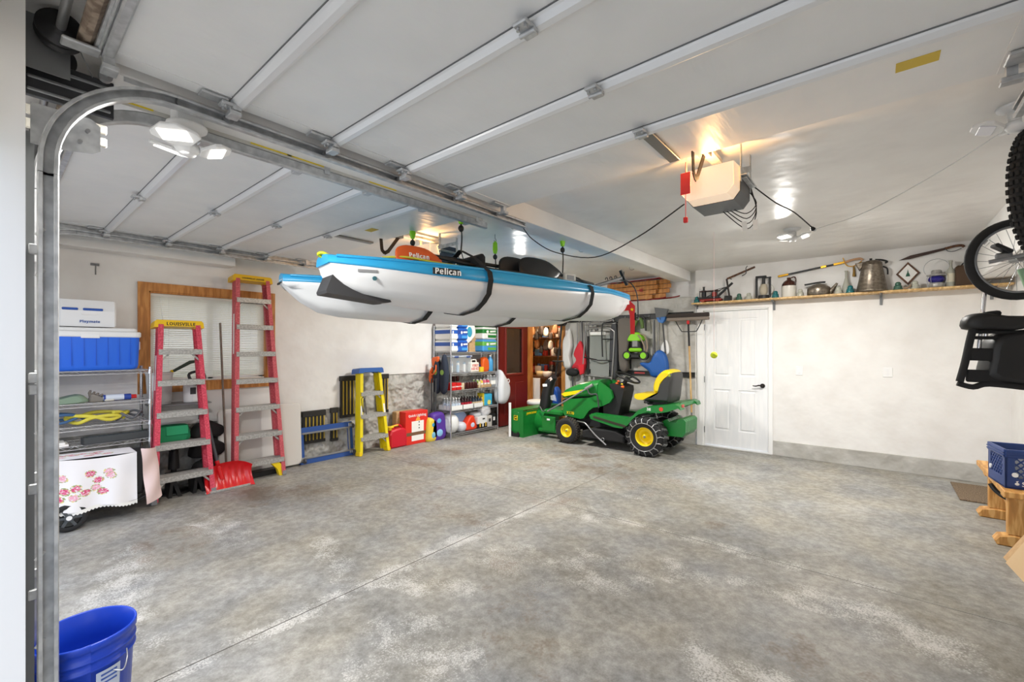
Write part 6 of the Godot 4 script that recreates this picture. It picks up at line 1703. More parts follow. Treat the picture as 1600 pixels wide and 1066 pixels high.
	# fourth level: white trays of bottles, blue and yellow cartons
	for q in [[-0.42, 0.25, "white cardboard tray of water bottles on the fourth shelf"], [-0.165, 0.24, "white cardboard tray of dark soda bottles on the fourth shelf"], [0.08, 0.23, "white cardboard tray of mixed small bottles on the fourth shelf"]]:
		var t = thing("bottle_tray", q[2], "tray", at_.call(q[0], 3, 0.24), ALONG)
		var w = q[1] / 2
		part(t, "tray", sh().span(V(-w, 0, -0.15), V(w, 0.004, 0.16)).span(V(-w, 0, 0.155), V(w, 0.075, 0.16)).span(V(-w, 0, -0.15), V(w, 0.075, -0.145)).span(V(-w, 0, -0.15), V(-w + 0.004, 0.075, 0.16)).span(V(w - 0.004, 0, -0.15), V(w, 0.075, 0.16)), M.white)
	var kinds = [["clear water bottle in the left white tray", M.clear, M.white, mat(srgb(200, 214, 230), 0.5), "water bottles in the left white tray", -0.52, 4], ["dark soda bottle with a red label in the middle white tray", mat(srgb(40, 18, 20), 0.2), M.black, mat(srgb(170, 30, 50), 0.5), "dark soda bottles in the middle white tray", -0.26, 4], ["small dark bottle with a cream label in the right white tray", mat(srgb(40, 52, 66), 0.25), M.black, mat(srgb(210, 186, 150), 0.5), "small bottles in the right white tray", 0.0, 4]]
	for q in kinds:
		var pb = bottle(q[0], "bottle", "soda_bottle", 0.19 if q[5] < -0.1 else 0.17, 0.027, q[1], q[2], q[3], q[4])
		for k in 12:
			var c = pb if k == 0 else copy(pb, V(0, 0, 0))
			c.position = at_.call(q[5] + (k % 4) * 0.061, 3, 0.355 - (k / 4) * 0.075) + V(0, 0.005, 0)
	for q in [[0.225, 0.055, 0.15, srgb(232, 190, 84), "narrow yellow cracker box on the fourth shelf"], [0.39, 0.2, 0.2, srgb(60, 178, 220), "bright blue carton with a yellow spot on the fourth shelf"], [0.27, 0.04, 0.22, srgb(206, 186, 40), "yellow-green packet behind the cracker box on the fourth shelf"]]:
		var c = thing("carton", q[4], "carton", at_.call(q[0], 3, 0.27), ALONG)
		part(c, "box", sh().box(V(0, q[2] / 2, 0), V(q[1], q[2], 0.14), 0.005), mat(q[3], 0.45))
		part(c, "print", sh().cyl(V(q[1] * 0.1, q[2] * 0.25, 0.07), V(q[1] * 0.1, q[2] * 0.25, 0.0725), q[1] * 0.22, -1, 14), mat(srgb(244, 232, 120), 0.5))
	# bottom level
	single("plastic_bag", "white stuffed plastic bag at the left end of the bottom shelf", "bag", sh().ball(V(0, 0.15, 0), V(0.13, 0.16, 0.15), 18, 0.85), mat(srgb(230, 232, 232), 0.35), at_.call(-0.45, 4, 0.26), ALONG)
	single("plastic_bag", "blue and white wrapped roll pack lying on the bottom shelf", "bag", puff(sh(), [v2(-0.15, 0.02), v2(-0.16, 0.12), v2(-0.08, 0.18), v2(0.12, 0.17), v2(0.17, 0.1), v2(0.15, 0.0)], 0.2, Transform3D(), 0.7), mat(srgb(150, 180, 222), 0.35), at_.call(-0.22, 4, 0.16) + V(0, 0.13, 0), ALONG)
	single("plastic_bag", "small clear plastic bag beside the orange-red jug on the bottom shelf", "bag", sh().ball(V(0, 0.075, 0), V(0.09, 0.085, 0.1), 14, 0.85), mat(srgb(206, 208, 216), 0.3), at_.call(-0.25, 4, 0.3), ALONG)
	var td = thing("detergent_jug", "orange-red laundry detergent jug on the bottom shelf", "jug", at_.call(-0.06, 4, 0.31), ALONG)
	part(td, "jug", puff(sh(), [v2(-0.12, 0), v2(-0.13, 0.08), v2(-0.09, 0.16), v2(-0.02, 0.235), v2(0.05, 0.24), v2(0.075, 0.2), v2(0.12, 0.1), v2(0.125, 0)], 0.14, Transform3D(), 0.75), mat(srgb(232, 64, 34), 0.35))
	part(td, "label", sh().ball(V(0.02, 0.085, 0.055), V(0.07, 0.065, 0.02), 14), mat(srgb(206, 214, 236), 0.5))
	for q in [[0.2, 0.24, 0.2, "white beer carton with black bottles printed on its side on the bottom shelf", 1], [0.385, 0.12, 0.19, "pale grey wine carton on the bottom shelf", 0], [0.5, 0.1, 0.21, "black and white carton at the right end of the bottom shelf", 2]]:
		var c = thing("drink_carton", q[3], "carton", at_.call(q[0], 4, 0.25), ALONG)
		part(c, "box", sh().box(V(0, q[2] / 2, 0), V(q[1], q[2], 0.26), 0.004), [mat(srgb(206, 202, 196), 0.6), M.white, M.black][q[4]])
		if q[4] == 1:
			part(c, "band", sh().box(V(0, 0.04, 0), V(q[1] + 0.002, 0.08, 0.262), 0.003), M.black)
			for k in 3: part(c, "bottle_print", sh().box(V(-0.06 + k * 0.07, 0.055, 0.132), V(0.03, 0.07, 0.002)), [mat(srgb(220, 176, 60), 0.5), M.white, mat(srgb(220, 176, 60), 0.5)][k])
			part(c, "hand_slot", sh().box(V(0.03, 0.155, 0.131), V(0.06, 0.022, 0.002)), M.black)
		else: part(c, "print", sh().box(V(0, q[2] * 0.6, 0.131), V(q[1] * 0.5, q[2] * 0.3, 0.002)), M.dark_grey if q[4] == 0 else M.white)
	single("plastic_bag", "crumpled white plastic bag on top of the drink cartons on the bottom shelf", "bag", sh().ball(V(0, 0.07, 0), V(0.12, 0.09, 0.11), 14, 0.8), mat(srgb(222, 222, 224), 0.4), at_.call(0.35, 4, 0.27) + V(0, 0.2, 0), ALONG)
	single("plastic_bag", "flat white plastic bag on top of the beer carton on the bottom shelf", "bag", sh().ball(V(0, 0.03, 0), V(0.1, 0.045, 0.1), 12, 0.8), mat(srgb(214, 218, 222), 0.4), at_.call(0.15, 4, 0.25) + V(0, 0.2, 0), ALONG)
	var hb = thing("hanging_bag", "large translucent white plastic bag hanging off the right end of the shelf", "bag", V(-5.27, 0.46, -6.03), ALONG)
	part(hb, "sack", puff(sh(), [v2(-0.12, 0.06), v2(-0.13, 0.3), v2(-0.1, 0.5), v2(-0.08, 0.62), v2(-0.02, 0.56), v2(0.08, 0.44), v2(0.16, 0.3), v2(0.15, 0.12), v2(0.06, 0.0), v2(-0.04, 0.0)], 0.22, Transform3D(), 0.5), mat(srgb(226, 228, 232), 0.3))
	part(hb, "handle_loop", sh().tube(arc(V(0.16, 0.4, 0.02), 0.035, 0, TAU * 11 / 12.0, 11), 0.009, 6, true), M.white)
	part(hb, "print", sh().ball(V(-0.02, 0.34, 0.095), V(0.06, 0.05, 0.012), 10), mat(srgb(216, 160, 164), 0.5))
	# hanging on the left end of the unit: orange paddles and vest, folded chairs in bags
	var ov = thing("life_vest", "orange life vest straps hanging on the left end of the chrome shelf", "vest", V(-5.5, 0.9, -4.66))
	part(ov, "panel", puff(sh(), [v2(-0.05, 0.27), v2(0.04, 0.3), v2(0.09, 0.42), v2(0.02, 0.43), v2(-0.07, 0.4)], 0.05, Transform3D(), 0.7), M.orange)
	part(ov, "panel", puff(sh(), [v2(-0.1, 0.0), v2(-0.12, 0.1), v2(-0.07, 0.25), v2(-0.02, 0.24), v2(-0.04, 0.12), v2(-0.03, 0.02)], 0.06, tf(V(-0.02, 0, 0)), 0.7), M.orange)
	part(ov, "strap", sh().tube(curve([V(-0.1, 0.2, 0.03), V(-0.02, 0.14, 0.05), V(0.06, 0.2, 0.05), V(0.05, 0.3, 0.03)], 4), 0.012, 6), M.orange)
	for q in [[-5.47, -4.68, 0.5, "navy camp chair bag with a green disc hanging left of the chrome shelf"], [-5.33, -4.70, 0.55, "black camp chair bag with a green disc hanging against the chrome shelf post"]]:
		var cb = thing("chair_bag", q[3], "bag", V(q[0], 0.75, q[1]))
		part(cb, "bag", puff(sh(), [v2(-0.05, 0.0), v2(-0.075, 0.2), v2(-0.06, 0.42), v2(-0.01, q[2] + 0.05), v2(0.02, q[2] + 0.05), v2(0.07, 0.42), v2(0.075, 0.2), v2(0.03, 0.0)], 0.1, Transform3D(), 0.6), mat(srgb(34, 42, 58), 0.85))
		part(cb, "disc", sh().cyl(V(0.0, 0.33, 0.045), V(0.0, 0.33, 0.053), 0.042, -1, 18), mat(srgb(140, 178, 82), 0.6))
		part(cb, "hook", sh().tube([V(0, q[2], 0), V(0, 0.64, 0)], 0.004, 5), M.black)
	for k in 3: single("tent_pole", "thin black folded pole hanging below the orange vest", "pole", sh().cyl(V(0, 0.45, 0), V(0.01 * (k - 1), 0.98, 0), 0.011, -1, 8), M.dark_grey, V(-5.54 + k * 0.045, 0, -4.62), 0.0, "folded poles beside the chrome shelf")
# ---------------------------------------------------------------- tool rails on the concrete wall, sleds on the ledge, store room
func build_tools():
	var Z = WALL_B + 0.004
	for q in [[-4.42, -2.15, 1.985, 0.085, "upper black tool rail on the concrete wall"], [-3.95, -2.13, 1.06, 0.075, "lower black tool rail on the concrete wall behind the tractor"]]:
		var r = thing("tool_rail", q[4], "rail", V(0, q[2], Z))
		part(r, "channel", sh().span(V(q[0], -q[3] / 2, 0), V(q[1], q[3] / 2, 0.012), 0.002).span(V(q[0], q[3] / 2 - 0.008, 0), V(q[1], q[3] / 2, 0.03)).span(V(q[0], -q[3] / 2, 0), V(q[1], -q[3] / 2 + 0.008, 0.03)), M.black)
		if q[2] > 1.5:
			for k in 10: part(r, "hook", sh().tube([V(-4.1 + k * 0.21, 0.02, 0.02), V(-4.1 + k * 0.21, -0.05, 0.035), V(-4.1 + k * 0.21, -0.06, 0.1), V(-4.1 + k * 0.21, -0.03, 0.12)], 0.006, 5), M.steel)
		else: part(r, "brand_plate", sh().span(V(-3.1, -0.012, 0.012), V(-2.92, 0.012, 0.014)), mat(srgb(190, 70, 70), 0.5))
	# big grey folding lounge chair hung upright
	var c = thing("lounge_chair", "folded grey lounge chair with a bent tubular frame hanging on the rail", "chair", V(-3.67, 0.93, Z + 0.16))
	var tube = mat(srgb(150, 150, 148), 0.35, 0.6)
	part(c, "frame", sh().tube(curve([V(-0.31, 0.02, 0), V(-0.33, 0.1, 0), V(-0.28, 0.75, 0), V(-0.25, 0.84, 0), V(-0.15, 0.88, 0), V(0.15, 0.88, 0), V(0.25, 0.84, 0), V(0.28, 0.75, 0), V(0.24, 0.1, 0), V(0.22, 0.0, 0)], 4), 0.014, 8), tube)
	part(c, "frame", sh().tube(curve([V(-0.24, 0.7, -0.05), V(-0.24, 0.93, -0.05), V(-0.15, 1.0, -0.05), V(0.15, 1.0, -0.05), V(0.26, 0.93, -0.05), V(0.26, 0.1, -0.05)], 4), 0.013, 8), tube)
	part(c, "cross_bar", sh().cyl(V(-0.3, 0.95, -0.03), V(0.3, 0.96, -0.03), 0.013, -1, 8), tube)
	part(c, "cross_bar", sh().cyl(V(-0.27, 0.06, 0.0), V(0.24, 0.04, 0.0), 0.013, -1, 8), tube)
	part(c, "sling", sh().cloth(func(u, w): return V(lerp(-0.2, 0.19, u) * (1.0 - 0.1 * w), lerp(0.76, 0.06, w), -0.02 - 0.05 * sin(w * PI) * sin(u * PI)), 8, 10), mat(srgb(132, 136, 132), 0.85), null, "grey mesh sling")
	part(c, "headrest", sh().box(V(-0.03, 0.79, 0.005), V(0.3, 0.06, 0.03), 0.012), mat(srgb(226, 226, 222), 0.7))
	part(c, "lacing", sh().span(V(-0.255, 0.08, -0.03), V(-0.21, 0.75, -0.02)).span(V(0.19, 0.1, -0.03), V(0.235, 0.75, -0.02)), M.black_matte)
	part(c, "strap", sh().tube(curve([V(-0.3, 0.38, 0.0), V(-0.05, 0.34, 0.03), V(0.0, 0.33, 0.03), V(0.25, 0.33, 0.0)], 4), 0.011, 6), M.black)
	for k in 3:
		var f = single("folding_chair", ["silver folded chair frame hanging behind the lounge chair", "grey folded chair frame close to the concrete behind the lounge chair", "black folded chair hanging right of the lounge chair"][k], "chair", sh().tube(curve([V(-0.22, 0.3, 0), V(-0.23, 0.8, 0), V(-0.15, 0.88, 0), V(0.15, 0.88, 0), V(0.23, 0.8, 0), V(0.24, 0.1, 0)], 4), 0.012, 8).cyl(V(-0.22, 0.6, 0), V(0.23, 0.6, 0), 0.01, -1, 8), [tube, tube, M.black][k], V(-3.66 + [0.05, 0.1, 0.28][k], 1.02, Z + [0.1, 0.06, 0.12][k]), [0.05, -0.04, 0.5][k])
	single("folding_chair", "narrow dark folded chair hanging between the lounge chair and the grey bag", "chair", puff(sh(), [v2(-0.06, 0.0), v2(-0.07, 0.5), v2(-0.04, 0.9), v2(0.05, 0.9), v2(0.08, 0.5), v2(0.05, 0.0)], 0.1, Transform3D(), 0.7), mat(srgb(62, 63, 66), 0.8), V(-3.42, 0.98, Z + 0.1))
	# long grey bag, poles, red and white bags, brush, trimmer
	single("chair_bag", "long taupe bag hanging under the red flag", "bag", puff(sh(), [v2(-0.09, 0.0), v2(-0.12, 0.4), v2(-0.13, 0.78), v2(-0.08, 0.86), v2(0.1, 0.85), v2(0.17, 0.75), v2(0.06, 0.35), v2(0.04, 0.0)], 0.14, Transform3D(), 0.65), mat(srgb(104, 98, 92), 0.9), V(-3.21, 1.11, Z + 0.1))
	var um = thing("camp_umbrella", "red folded umbrella cloth hanging with its poles near the doorway", "umbrella", V(-4.08, 1.05, Z + 0.12))
	part(um, "cloth", puff(sh(), [v2(-0.02, 0.52), v2(-0.12, 0.32), v2(-0.06, 0.2), v2(-0.16, 0.06), v2(-0.05, 0.05), v2(0.04, -0.04), v2(0.12, 0.06), v2(0.13, 0.24), v2(0.08, 0.42), v2(0.03, 0.54)], 0.1, Transform3D(), 0.6), mat(srgb(190, 40, 52), 0.8))
	part(um, "tip", sh().prism([v2(0.0, 0.12), v2(0.13, 0.14), v2(0.11, -0.03), v2(0.04, -0.06)], 0.05, tf(V(0, 0, 0.05)), 0.01), mat(srgb(206, 34, 46), 0.8))
	for k in 7: single("hanging_pole", "thin grey pole hanging from the rail left of the lounge chair" if k < 4 else "thin grey pole hanging right of the green pressure washer", "pole", sh().cyl(V(0, 0, 0), V(0.02 * sin(k * 2.1), 0.82, 0), 0.011, -1, 8), [tube, M.grey, M.dark_grey][k % 3], V(-4.16 + k * 0.06 if k < 4 else -2.76 + (k - 4) * 0.045, 1.12 if k < 4 else 1.1, Z + 0.08), 0.0, "poles left of the lounge chair" if k < 4 else "poles right of the pressure washer")
	single("cloth_bag", "crumpled white cloth bag hanging beside the doorway casing", "bag", puff(sh(), [v2(-0.08, 0.0), v2(-0.1, 0.25), v2(-0.09, 0.5), v2(0.0, 0.65), v2(0.05, 0.68), v2(0.09, 0.4), v2(0.05, 0.2), v2(0.08, 0.0)], 0.12, Transform3D(), 0.6), mat(srgb(216, 215, 212), 0.85), V(-4.36, 1.12, Z + 0.07))
	var bb = thing("scrub_brush", "round black bristle brush on a pole below the red umbrella", "brush", V(-4.24, 0.55, Z + 0.12))
	part(bb, "bristles", sh().ball(V(0, 0.48, 0), V(0.13, 0.07, 0.07), 16, 0.9), M.black_matte)
	part(bb, "pole", sh().cyl(V(0.03, 0, 0), V(0.0, 0.45, 0), 0.016, -1, 8), M.dark_grey)
	var st = thing("string_trimmer", "black string trimmer leaning at the store room doorway", "trimmer", V(-4.42, 0, Z + 0.2))
	part(st, "motor", sh().box(V(0.0, 1.94, 0), V(0.2, 0.13, 0.14), 0.04), M.black)
	part(st, "shaft", sh().tube(curve([V(0.0, 1.88, 0), V(-0.04, 1.5, 0), V(-0.13, 0.9, 0.02), V(-0.2, 0.4, 0.04)], 4), 0.016, 8), M.black)
	part(st, "loop_handle", sh().tube(arc(V(-0.07, 1.23, 0.02), 0.09, 0, TAU * 15 / 16.0, 15, 1), 0.013, 6, true), M.black)
	part(st, "guard", sh().ball(V(-0.22, 0.3, 0.04), V(0.12, 0.08, 0.12), 12), M.black)
	# green pressure washer
	var w = thing("pressure_washer", "lime green and black electric pressure washer hung on the rail", "pressure washer", V(-3.0, 1.3, Z + 0.14))
	var lime = mat(srgb(132, 204, 34), 0.4)
	part(w, "hood", puff(sh(), [v2(-0.13, 0.28), v2(-0.12, 0.36), v2(-0.05, 0.42), v2(0.05, 0.42), v2(0.12, 0.35), v2(0.1, 0.28)], 0.16, Transform3D(), 0.75), lime)
	part(w, "body", sh().box(V(0, 0.2, 0), V(0.18, 0.2, 0.14), 0.03), M.black)
	part(w, "window", sh().box(V(0.0, 0.24, 0.075), V(0.09, 0.1, 0.01), 0.004), M.grey)
	part(w, "bumper", sh().box(V(0, 0.14, 0.06), V(0.22, 0.06, 0.06), 0.02), lime)
	part(w, "base", sh().box(V(0, 0.04, 0), V(0.26, 0.1, 0.16), 0.03), M.black)
	for s in [-1, 1]:
		var wl = part(w, "wheel", sh().cyl(V(s * 0.14, 0.05, 0.02), V(s * 0.14, 0.05, 0.08), 0.075, -1, 20), M.black)
		part(wl, "hub", sh().cyl(V(s * 0.14, 0.05, 0.08), V(s * 0.14, 0.05, 0.085), 0.05, -1, 16), lime)
	part(w, "hose", sh().tube(curve([V(0.08, 0.4, 0.06), V(0.16, 0.36, 0.06), V(0.2, 0.2, 0.06), V(0.17, 0.1, 0.05), V(0.14, 0.25, 0.08), V(0.06, 0.38, 0.09)], 5), 0.012, 6), mat(srgb(150, 132, 116), 0.6))
	part(w, "handle", sh().tube(curve([V(-0.08, 0.4, -0.03), V(-0.06, 0.62, -0.03), V(0.1, 0.68, -0.03), V(0.14, 0.45, -0.03)], 4), 0.016, 6), M.black)
	single("hose_nozzle", "lime and black spray nozzle hanging above the pressure washer", "nozzle", sh().tube(curve([V(-0.08, 0.0, 0), V(-0.02, 0.1, 0), V(0.04, 0.08, 0), V(0.06, -0.05, 0)], 4), 0.03, 8), mat(srgb(84, 110, 50), 0.6), V(-2.98, 1.84, Z + 0.1))
	single("tarp", "blue crumpled tarp bag hanging from the grey poles", "tarp", puff(sh(), [v2(-0.1, 0.02), v2(-0.14, 0.1), v2(-0.28, 0.2), v2(-0.26, 0.24), v2(-0.12, 0.24), v2(-0.06, 0.36), v2(0.02, 0.44), v2(0.12, 0.38), v2(0.17, 0.22), v2(0.15, 0.04), v2(0.0, 0.0)], 0.14, Transform3D(), 0.55), mat(srgb(30, 90, 168), 0.55), V(-2.66, 1.0, Z + 0.12))
	single("white_paddle", "white plastic paddle blade hanging behind the blue tarp", "paddle", puff(sh(), [v2(-0.06, 0), v2(-0.07, 0.12), v2(0.0, 0.22), v2(0.05, 0.12), v2(0.04, 0)], 0.02), M.white, V(-2.56, 1.38, Z + 0.05))
	var br = thing("angle_broom", "grey and blue angle broom hung bristles up on the rail", "broom", V(-2.6, 1.9, Z + 0.07))
	part(br, "bristles", sh().prism([v2(-0.13, 0.22), v2(0.09, 0.18), v2(0.06, 0.06), v2(-0.1, 0.05)], 0.05, Transform3D(), 0.006), mat(srgb(104, 106, 108), 0.9))
	part(br, "socket", sh().prism([v2(-0.1, 0.055), v2(0.06, 0.065), v2(0.04, 0.0), v2(0.0, -0.04), v2(-0.06, -0.02)], 0.055, Transform3D(), 0.006), mat(srgb(46, 110, 184), 0.5))
	part(br, "handle", sh().cyl(V(0.0, -0.03, 0), V(0.08, -0.95, 0), 0.012, -1, 8), M.dark_grey)
	var pb = thing("push_broom", "wide push broom with a wooden handle hung bristles up by the white door", "broom", V(-2.18, 0, Z + 0.1))
	part(pb, "bristles", sh().box(V(-0.02, 1.965, 0.03), V(0.62, 0.06, 0.07), 0.01), mat(srgb(60, 52, 48), 0.95))
	part(pb, "block", sh().box(V(-0.02, 1.91, 0.03), V(0.62, 0.05, 0.065), 0.01), mat(srgb(134, 122, 112), 0.8))
	part(pb, "brace", sh().tube(curve([V(-0.2, 1.89, 0.03), V(-0.12, 1.74, 0.02), V(-0.08, 1.72, 0.02), V(0.08, 1.72, 0.02), V(0.12, 1.74, 0.02), V(0.2, 1.9, 0.03)], 4), 0.007, 6), M.black)
	part(pb, "socket", sh().box(V(-0.01, 1.86, 0.03), V(0.035, 0.06, 0.035), 0.006), M.red)
	part(pb, "handle", sh().cyl(V(-0.01, 1.83, 0.02), V(0.0, 1.5, 0.01), 0.014, -1, 10), M.black)
	part(pb, "handle", sh().cyl(V(0.0, 1.5, 0.01), V(0.035, 0.5, 0.01), 0.0135, -1, 10), M.wood_light)
	part(pb, "handle_tip", sh().cyl(V(0.035, 0.5, 0.01), V(0.04, 0.34, 0.01), 0.014, 0.012, 8), M.steel)
	# wooden sleds on the ledge
	for q in [[-3.25, 2.25, 0.06, "red-runnered wooden sled standing in front on the concrete ledge"], [-3.05, 2.26, 0.0, "second wooden sled standing behind on the concrete ledge"]]:
		var s = thing("wooden_sled", q[3], "sled", V(q[0], q[1], -7.0 + q[2]), 0.0, "wooden sleds on the ledge")
		var tl = tf(V(0, 0.03, 0), 0, -0.12)
		for k in 4: part(s, "slat", sh().at(tl).box(V(0.02 * k, 0.03 + k * 0.078, 0), V(1.0 - 0.08 * abs(k - 1.5), 0.068, 0.014), 0.003), M.wood_trim)
		for x in [-0.3, 0.35]: part(s, "cleat", sh().at(tl).box(V(x, 0.15, -0.018), V(0.06, 0.32, 0.02)), M.wood_trim)
		for y in [-0.015, 0.33]: part(s, "runner", sh().at(tl).tube(curve([V(-0.45, y, -0.03), V(0.3, y, -0.03), V(0.58, y + 0.015, -0.03), V(0.66, y + 0.02, 0.0)], 4), 0.01, 6), mat(srgb(150, 32, 30), 0.5), null, "red steel runner")
		part(s, "arrow_print", sh().at(tl).bar(V(-0.25, 0.148, 0.0085), V(0.22, 0.148, 0.0085), 0.002, 0.012, Vector3.UP).prism([v2(-0.32, 0.148), v2(-0.24, 0.17), v2(-0.24, 0.126)], 0.002, tf(V(0, 0, 0.0085))).prism([v2(0.2, 0.148), v2(0.24, 0.175), v2(0.3, 0.175), v2(0.26, 0.148), v2(0.3, 0.121), v2(0.24, 0.121)], 0.002, tf(V(0, 0, 0.0085))), mat(srgb(150, 40, 34), 0.6))
	single("wall_hook", "black bent hook hanging from the ceiling above the sleds", "hook", sh().tube([V(0, 0.14, 0), V(0, 0.0, 0), V(-0.08, -0.03, 0), V(-0.12, -0.02, 0)], 0.007, 6), M.black, V(-3.0, CEIL - 0.14, -6.3))
	for q in [[-2.5, -4.2, "left one of the two open steel hooks under the left side of the beam"], [-2.55, -5.6, "farther steel hook left of the beam above the sleds"], [-2.48, -3.0, "steel hook beside the end of the door track carrying the black cord"]]:
		single("ceiling_hook", q[2], "hook", sh().tube(arc(V(0, -0.09, 0), 0.035, PI * 0.6, PI * 2.2, 12) , 0.004, 6).cyl(V(-0.01, -0.055, 0), V(-0.01, 0, 0), 0.004, -1, 6), M.steel, V(q[0], CEIL, q[1]), 0.6)

func build_store_room():
	for y in [0.9, 1.3, 1.72]:
		single("store_shelf", ["lowest brown board shelf in the store room", "middle brown board shelf in the store room", "highest brown board shelf in the store room"][int((y - 0.85) / 0.4)], "shelf", sh().span(V(-6.95, y - 0.025, -8.75), V(-4.7, y, -8.15)), M.wood_dark)
	var r = RandomNumberGenerator.new()
	r.seed = 21
	var names = {"dark": [srgb(34, 28, 26), srgb(52, 40, 34)], "white": [srgb(214, 208, 198), srgb(190, 182, 170)], "brown": [srgb(122, 78, 46), srgb(150, 104, 62)], "red": [srgb(150, 40, 32), srgb(176, 60, 40)], "blue": [srgb(60, 100, 170), srgb(90, 140, 200)]}
	var keys = ["dark", "white", "brown", "dark", "red", "white", "blue", "dark"]
	for sf in 3:
		var y = [0.9, 1.3, 1.72][sf]
		for row in 2:
			for k in 11:
				var kc = keys[r.randi() % 8]
				var col = names[kc][r.randi() % 2]
				var h = r.randf_range(0.12, 0.3); var wd = r.randf_range(0.05, 0.09)
				var p = V(-6.8 + k * 0.19 + r.randf_range(-0.03, 0.03), y, -8.24 - row * 0.25)
				var lb = "%s %s on the %s store room shelf" % [kc, ["jar", "carton", "tin"][k % 3], ["lowest", "middle", "highest"][sf]]
				var g = "%s things on the store room shelves" % kc
				if k % 3 == 0: single("jar", lb, "jar", sh().lathe([v2(0, 0), v2(wd, 0), v2(wd, h * 0.7), v2(wd * 0.6, h * 0.85), v2(wd * 0.65, h), v2(0, h)], 12), mat(col, 0.4), p, 0.0, g)
				elif k % 3 == 1: single("carton", lb, "carton", sh().box(V(0, h / 2, 0), V(wd * 1.8, h, 0.16), 0.004), mat(col, 0.7), p, r.randf_range(-0.3, 0.3), g)
				else: single("tin", lb, "tin", sh().cyl(V(0, 0, 0), V(0, h, 0), wd * 0.9, -1, 14), mat(col, 0.35, 0.3), p, 0.0, g)
	# hanging gear near the doorway, tall panels, blue jug, basket
	for k in 16:
		var kc = ["dark", "brown", "dark", "dark", "white", "dark", "brown", "dark"][k % 8]
		var p = V(-6.0 + (k % 8) * 0.125 + 0.04 * (k / 8), 1.62 - 0.3 * (k / 8) + 0.06 * sin(k * 2.3), -7.75 - 0.12 * (k / 8))
		var o = thing("hanging_gear", "%s bag hanging in the %s row inside the store room" % [kc, "upper" if k < 8 else "lower"], "bag", p, 0.3 * sin(k * 1.3), "gear hanging in the store room")
		var z = 0.6 + 0.5 * fmod(k * 0.618, 1.0)
		part(o, "bag", puff(sh().at(Transform3D(Basis.from_scale(V(z, z * 0.9, z)), V(0, 0.1, 0))), [v2(-0.05, 0.0), v2(-0.065, 0.12), v2(-0.03, 0.22), v2(0.02, 0.24), v2(0.06, 0.14), v2(0.05, 0.0)], 0.09, Transform3D(), 0.6), mat(names[kc][k % 2], 0.75))
		part(o, "cord", sh().cyl(V(0, 0.2, 0), V(0, 2.3 - p.y, 0), 0.004, -1, 5), M.black)
	for q in [[-5.56, 0.04, 0.7, "narrow white board standing just inside the store room"], [-5.42, 0.16, 0.85, "wide white board standing just inside the store room"]]:
		single("white_board", q[3], "board", sh().span(V(-q[1] / 2, 0, -0.015), V(q[1] / 2, q[2], 0.015), 0.003), M.white, V(q[0], 0, -7.3), 0.2)
	single("work_bench", "low dark bench inside the store room", "bench", sh().span(V(-0.5, 0.82, -0.2), V(0.5, 0.86, 0.2)).span(V(-0.48, 0, -0.18), V(-0.43, 0.82, 0.18)).span(V(0.43, 0, -0.18), V(0.48, 0.82, 0.18)), M.wood_dark, V(-5.55, 0, -7.75))
	for q in [[-5.6, 0.09, srgb(206, 180, 130), "round wicker bowl on the store room bench"], [-5.42, 0.1, srgb(220, 214, 204), "white pot on the store room bench"], [-5.2, 0.08, srgb(40, 34, 32), "dark pot on the store room bench"]]:
		single("pot", q[3], "pot", sh().lathe([v2(0, 0), v2(q[1] * 0.7, 0), v2(q[1], 0.05), v2(q[1], 0.11), v2(q[1] * 0.9, 0.11), v2(q[1] * 0.8, 0.02), v2(0, 0.02)], 18), mat(q[2], 0.6), V(q[0], 0.862, -7.68))
	single("water_jug", "bright blue plastic jug inside the store room doorway", "jug", puff(sh(), [v2(-0.1, 0), v2(-0.1, 0.28), v2(-0.05, 0.36), v2(0.03, 0.4), v2(0.08, 0.34), v2(0.1, 0.26), v2(0.1, 0)], 0.16, Transform3D(), 0.8), mat(srgb(30, 96, 200), 0.4), V(-4.95, 0.3, -7.3))
	single("step_crate", "dark crate under the blue jug in the store room", "crate", sh().span(V(-0.14, 0, -0.12), V(0.14, 0.3, 0.12), 0.005), M.wood_dark, V(-4.95, 0, -7.3))
	var b = thing("wicker_basket", "brown wicker basket with a white liner behind the snow blower", "basket", V(-4.97, 0, -6.72))
	part(b, "basket", sh().lathe([v2(0, 0.1), v2(0.15, 0.1), v2(0.185, 0.45), v2(0.175, 0.45), v2(0.14, 0.13), v2(0, 0.13)], 24), tri_mat(noise_tex(0.12, [[0.3, srgb(112, 66, 34)], [0.6, srgb(170, 112, 62)], [0.85, srgb(196, 142, 88)]], 128, 2, 81, FastNoiseLite.TYPE_CELLULAR), 5.0, 0.7))
	for k in 6: part(b, "weave_band", sh().tube(arc(V(0, 0.14 + k * 0.055, 0), 0.158 + k * 0.0055, 0, TAU * 23 / 24.0, 23, 1), 0.011, 5, true), mat(srgb(156, 98, 52), 0.7))
	part(b, "liner", sh().lathe([v2(0.165, 0.42), v2(0.2, 0.41), v2(0.198, 0.46), v2(0.18, 0.48), v2(0.15, 0.44), v2(0.0, 0.42)], 20), M.paper)
	part(b, "foot", sh().lathe([v2(0, 0), v2(0.15, 0), v2(0.15, 0.1), v2(0, 0.1)], 20), mat(srgb(120, 76, 42), 0.8))
	var sf = thing("roll_shelf", "short white shelf high on the wall above the red door", "shelf", V(WALL_L, 2.07, -6.55), ALONG)
	part(sf, "board", sh().span(V(-0.3, -0.02, 0), V(0.3, 0, 0.3)), M.white)
	for x in [-0.25, 0.25]: part(sf, "bracket", sh().prism([v2(0, 0), v2(0.2, 0), v2(0, -0.15)], 0.012, tf(V(x, -0.02, 0), -PI / 2)), M.white)
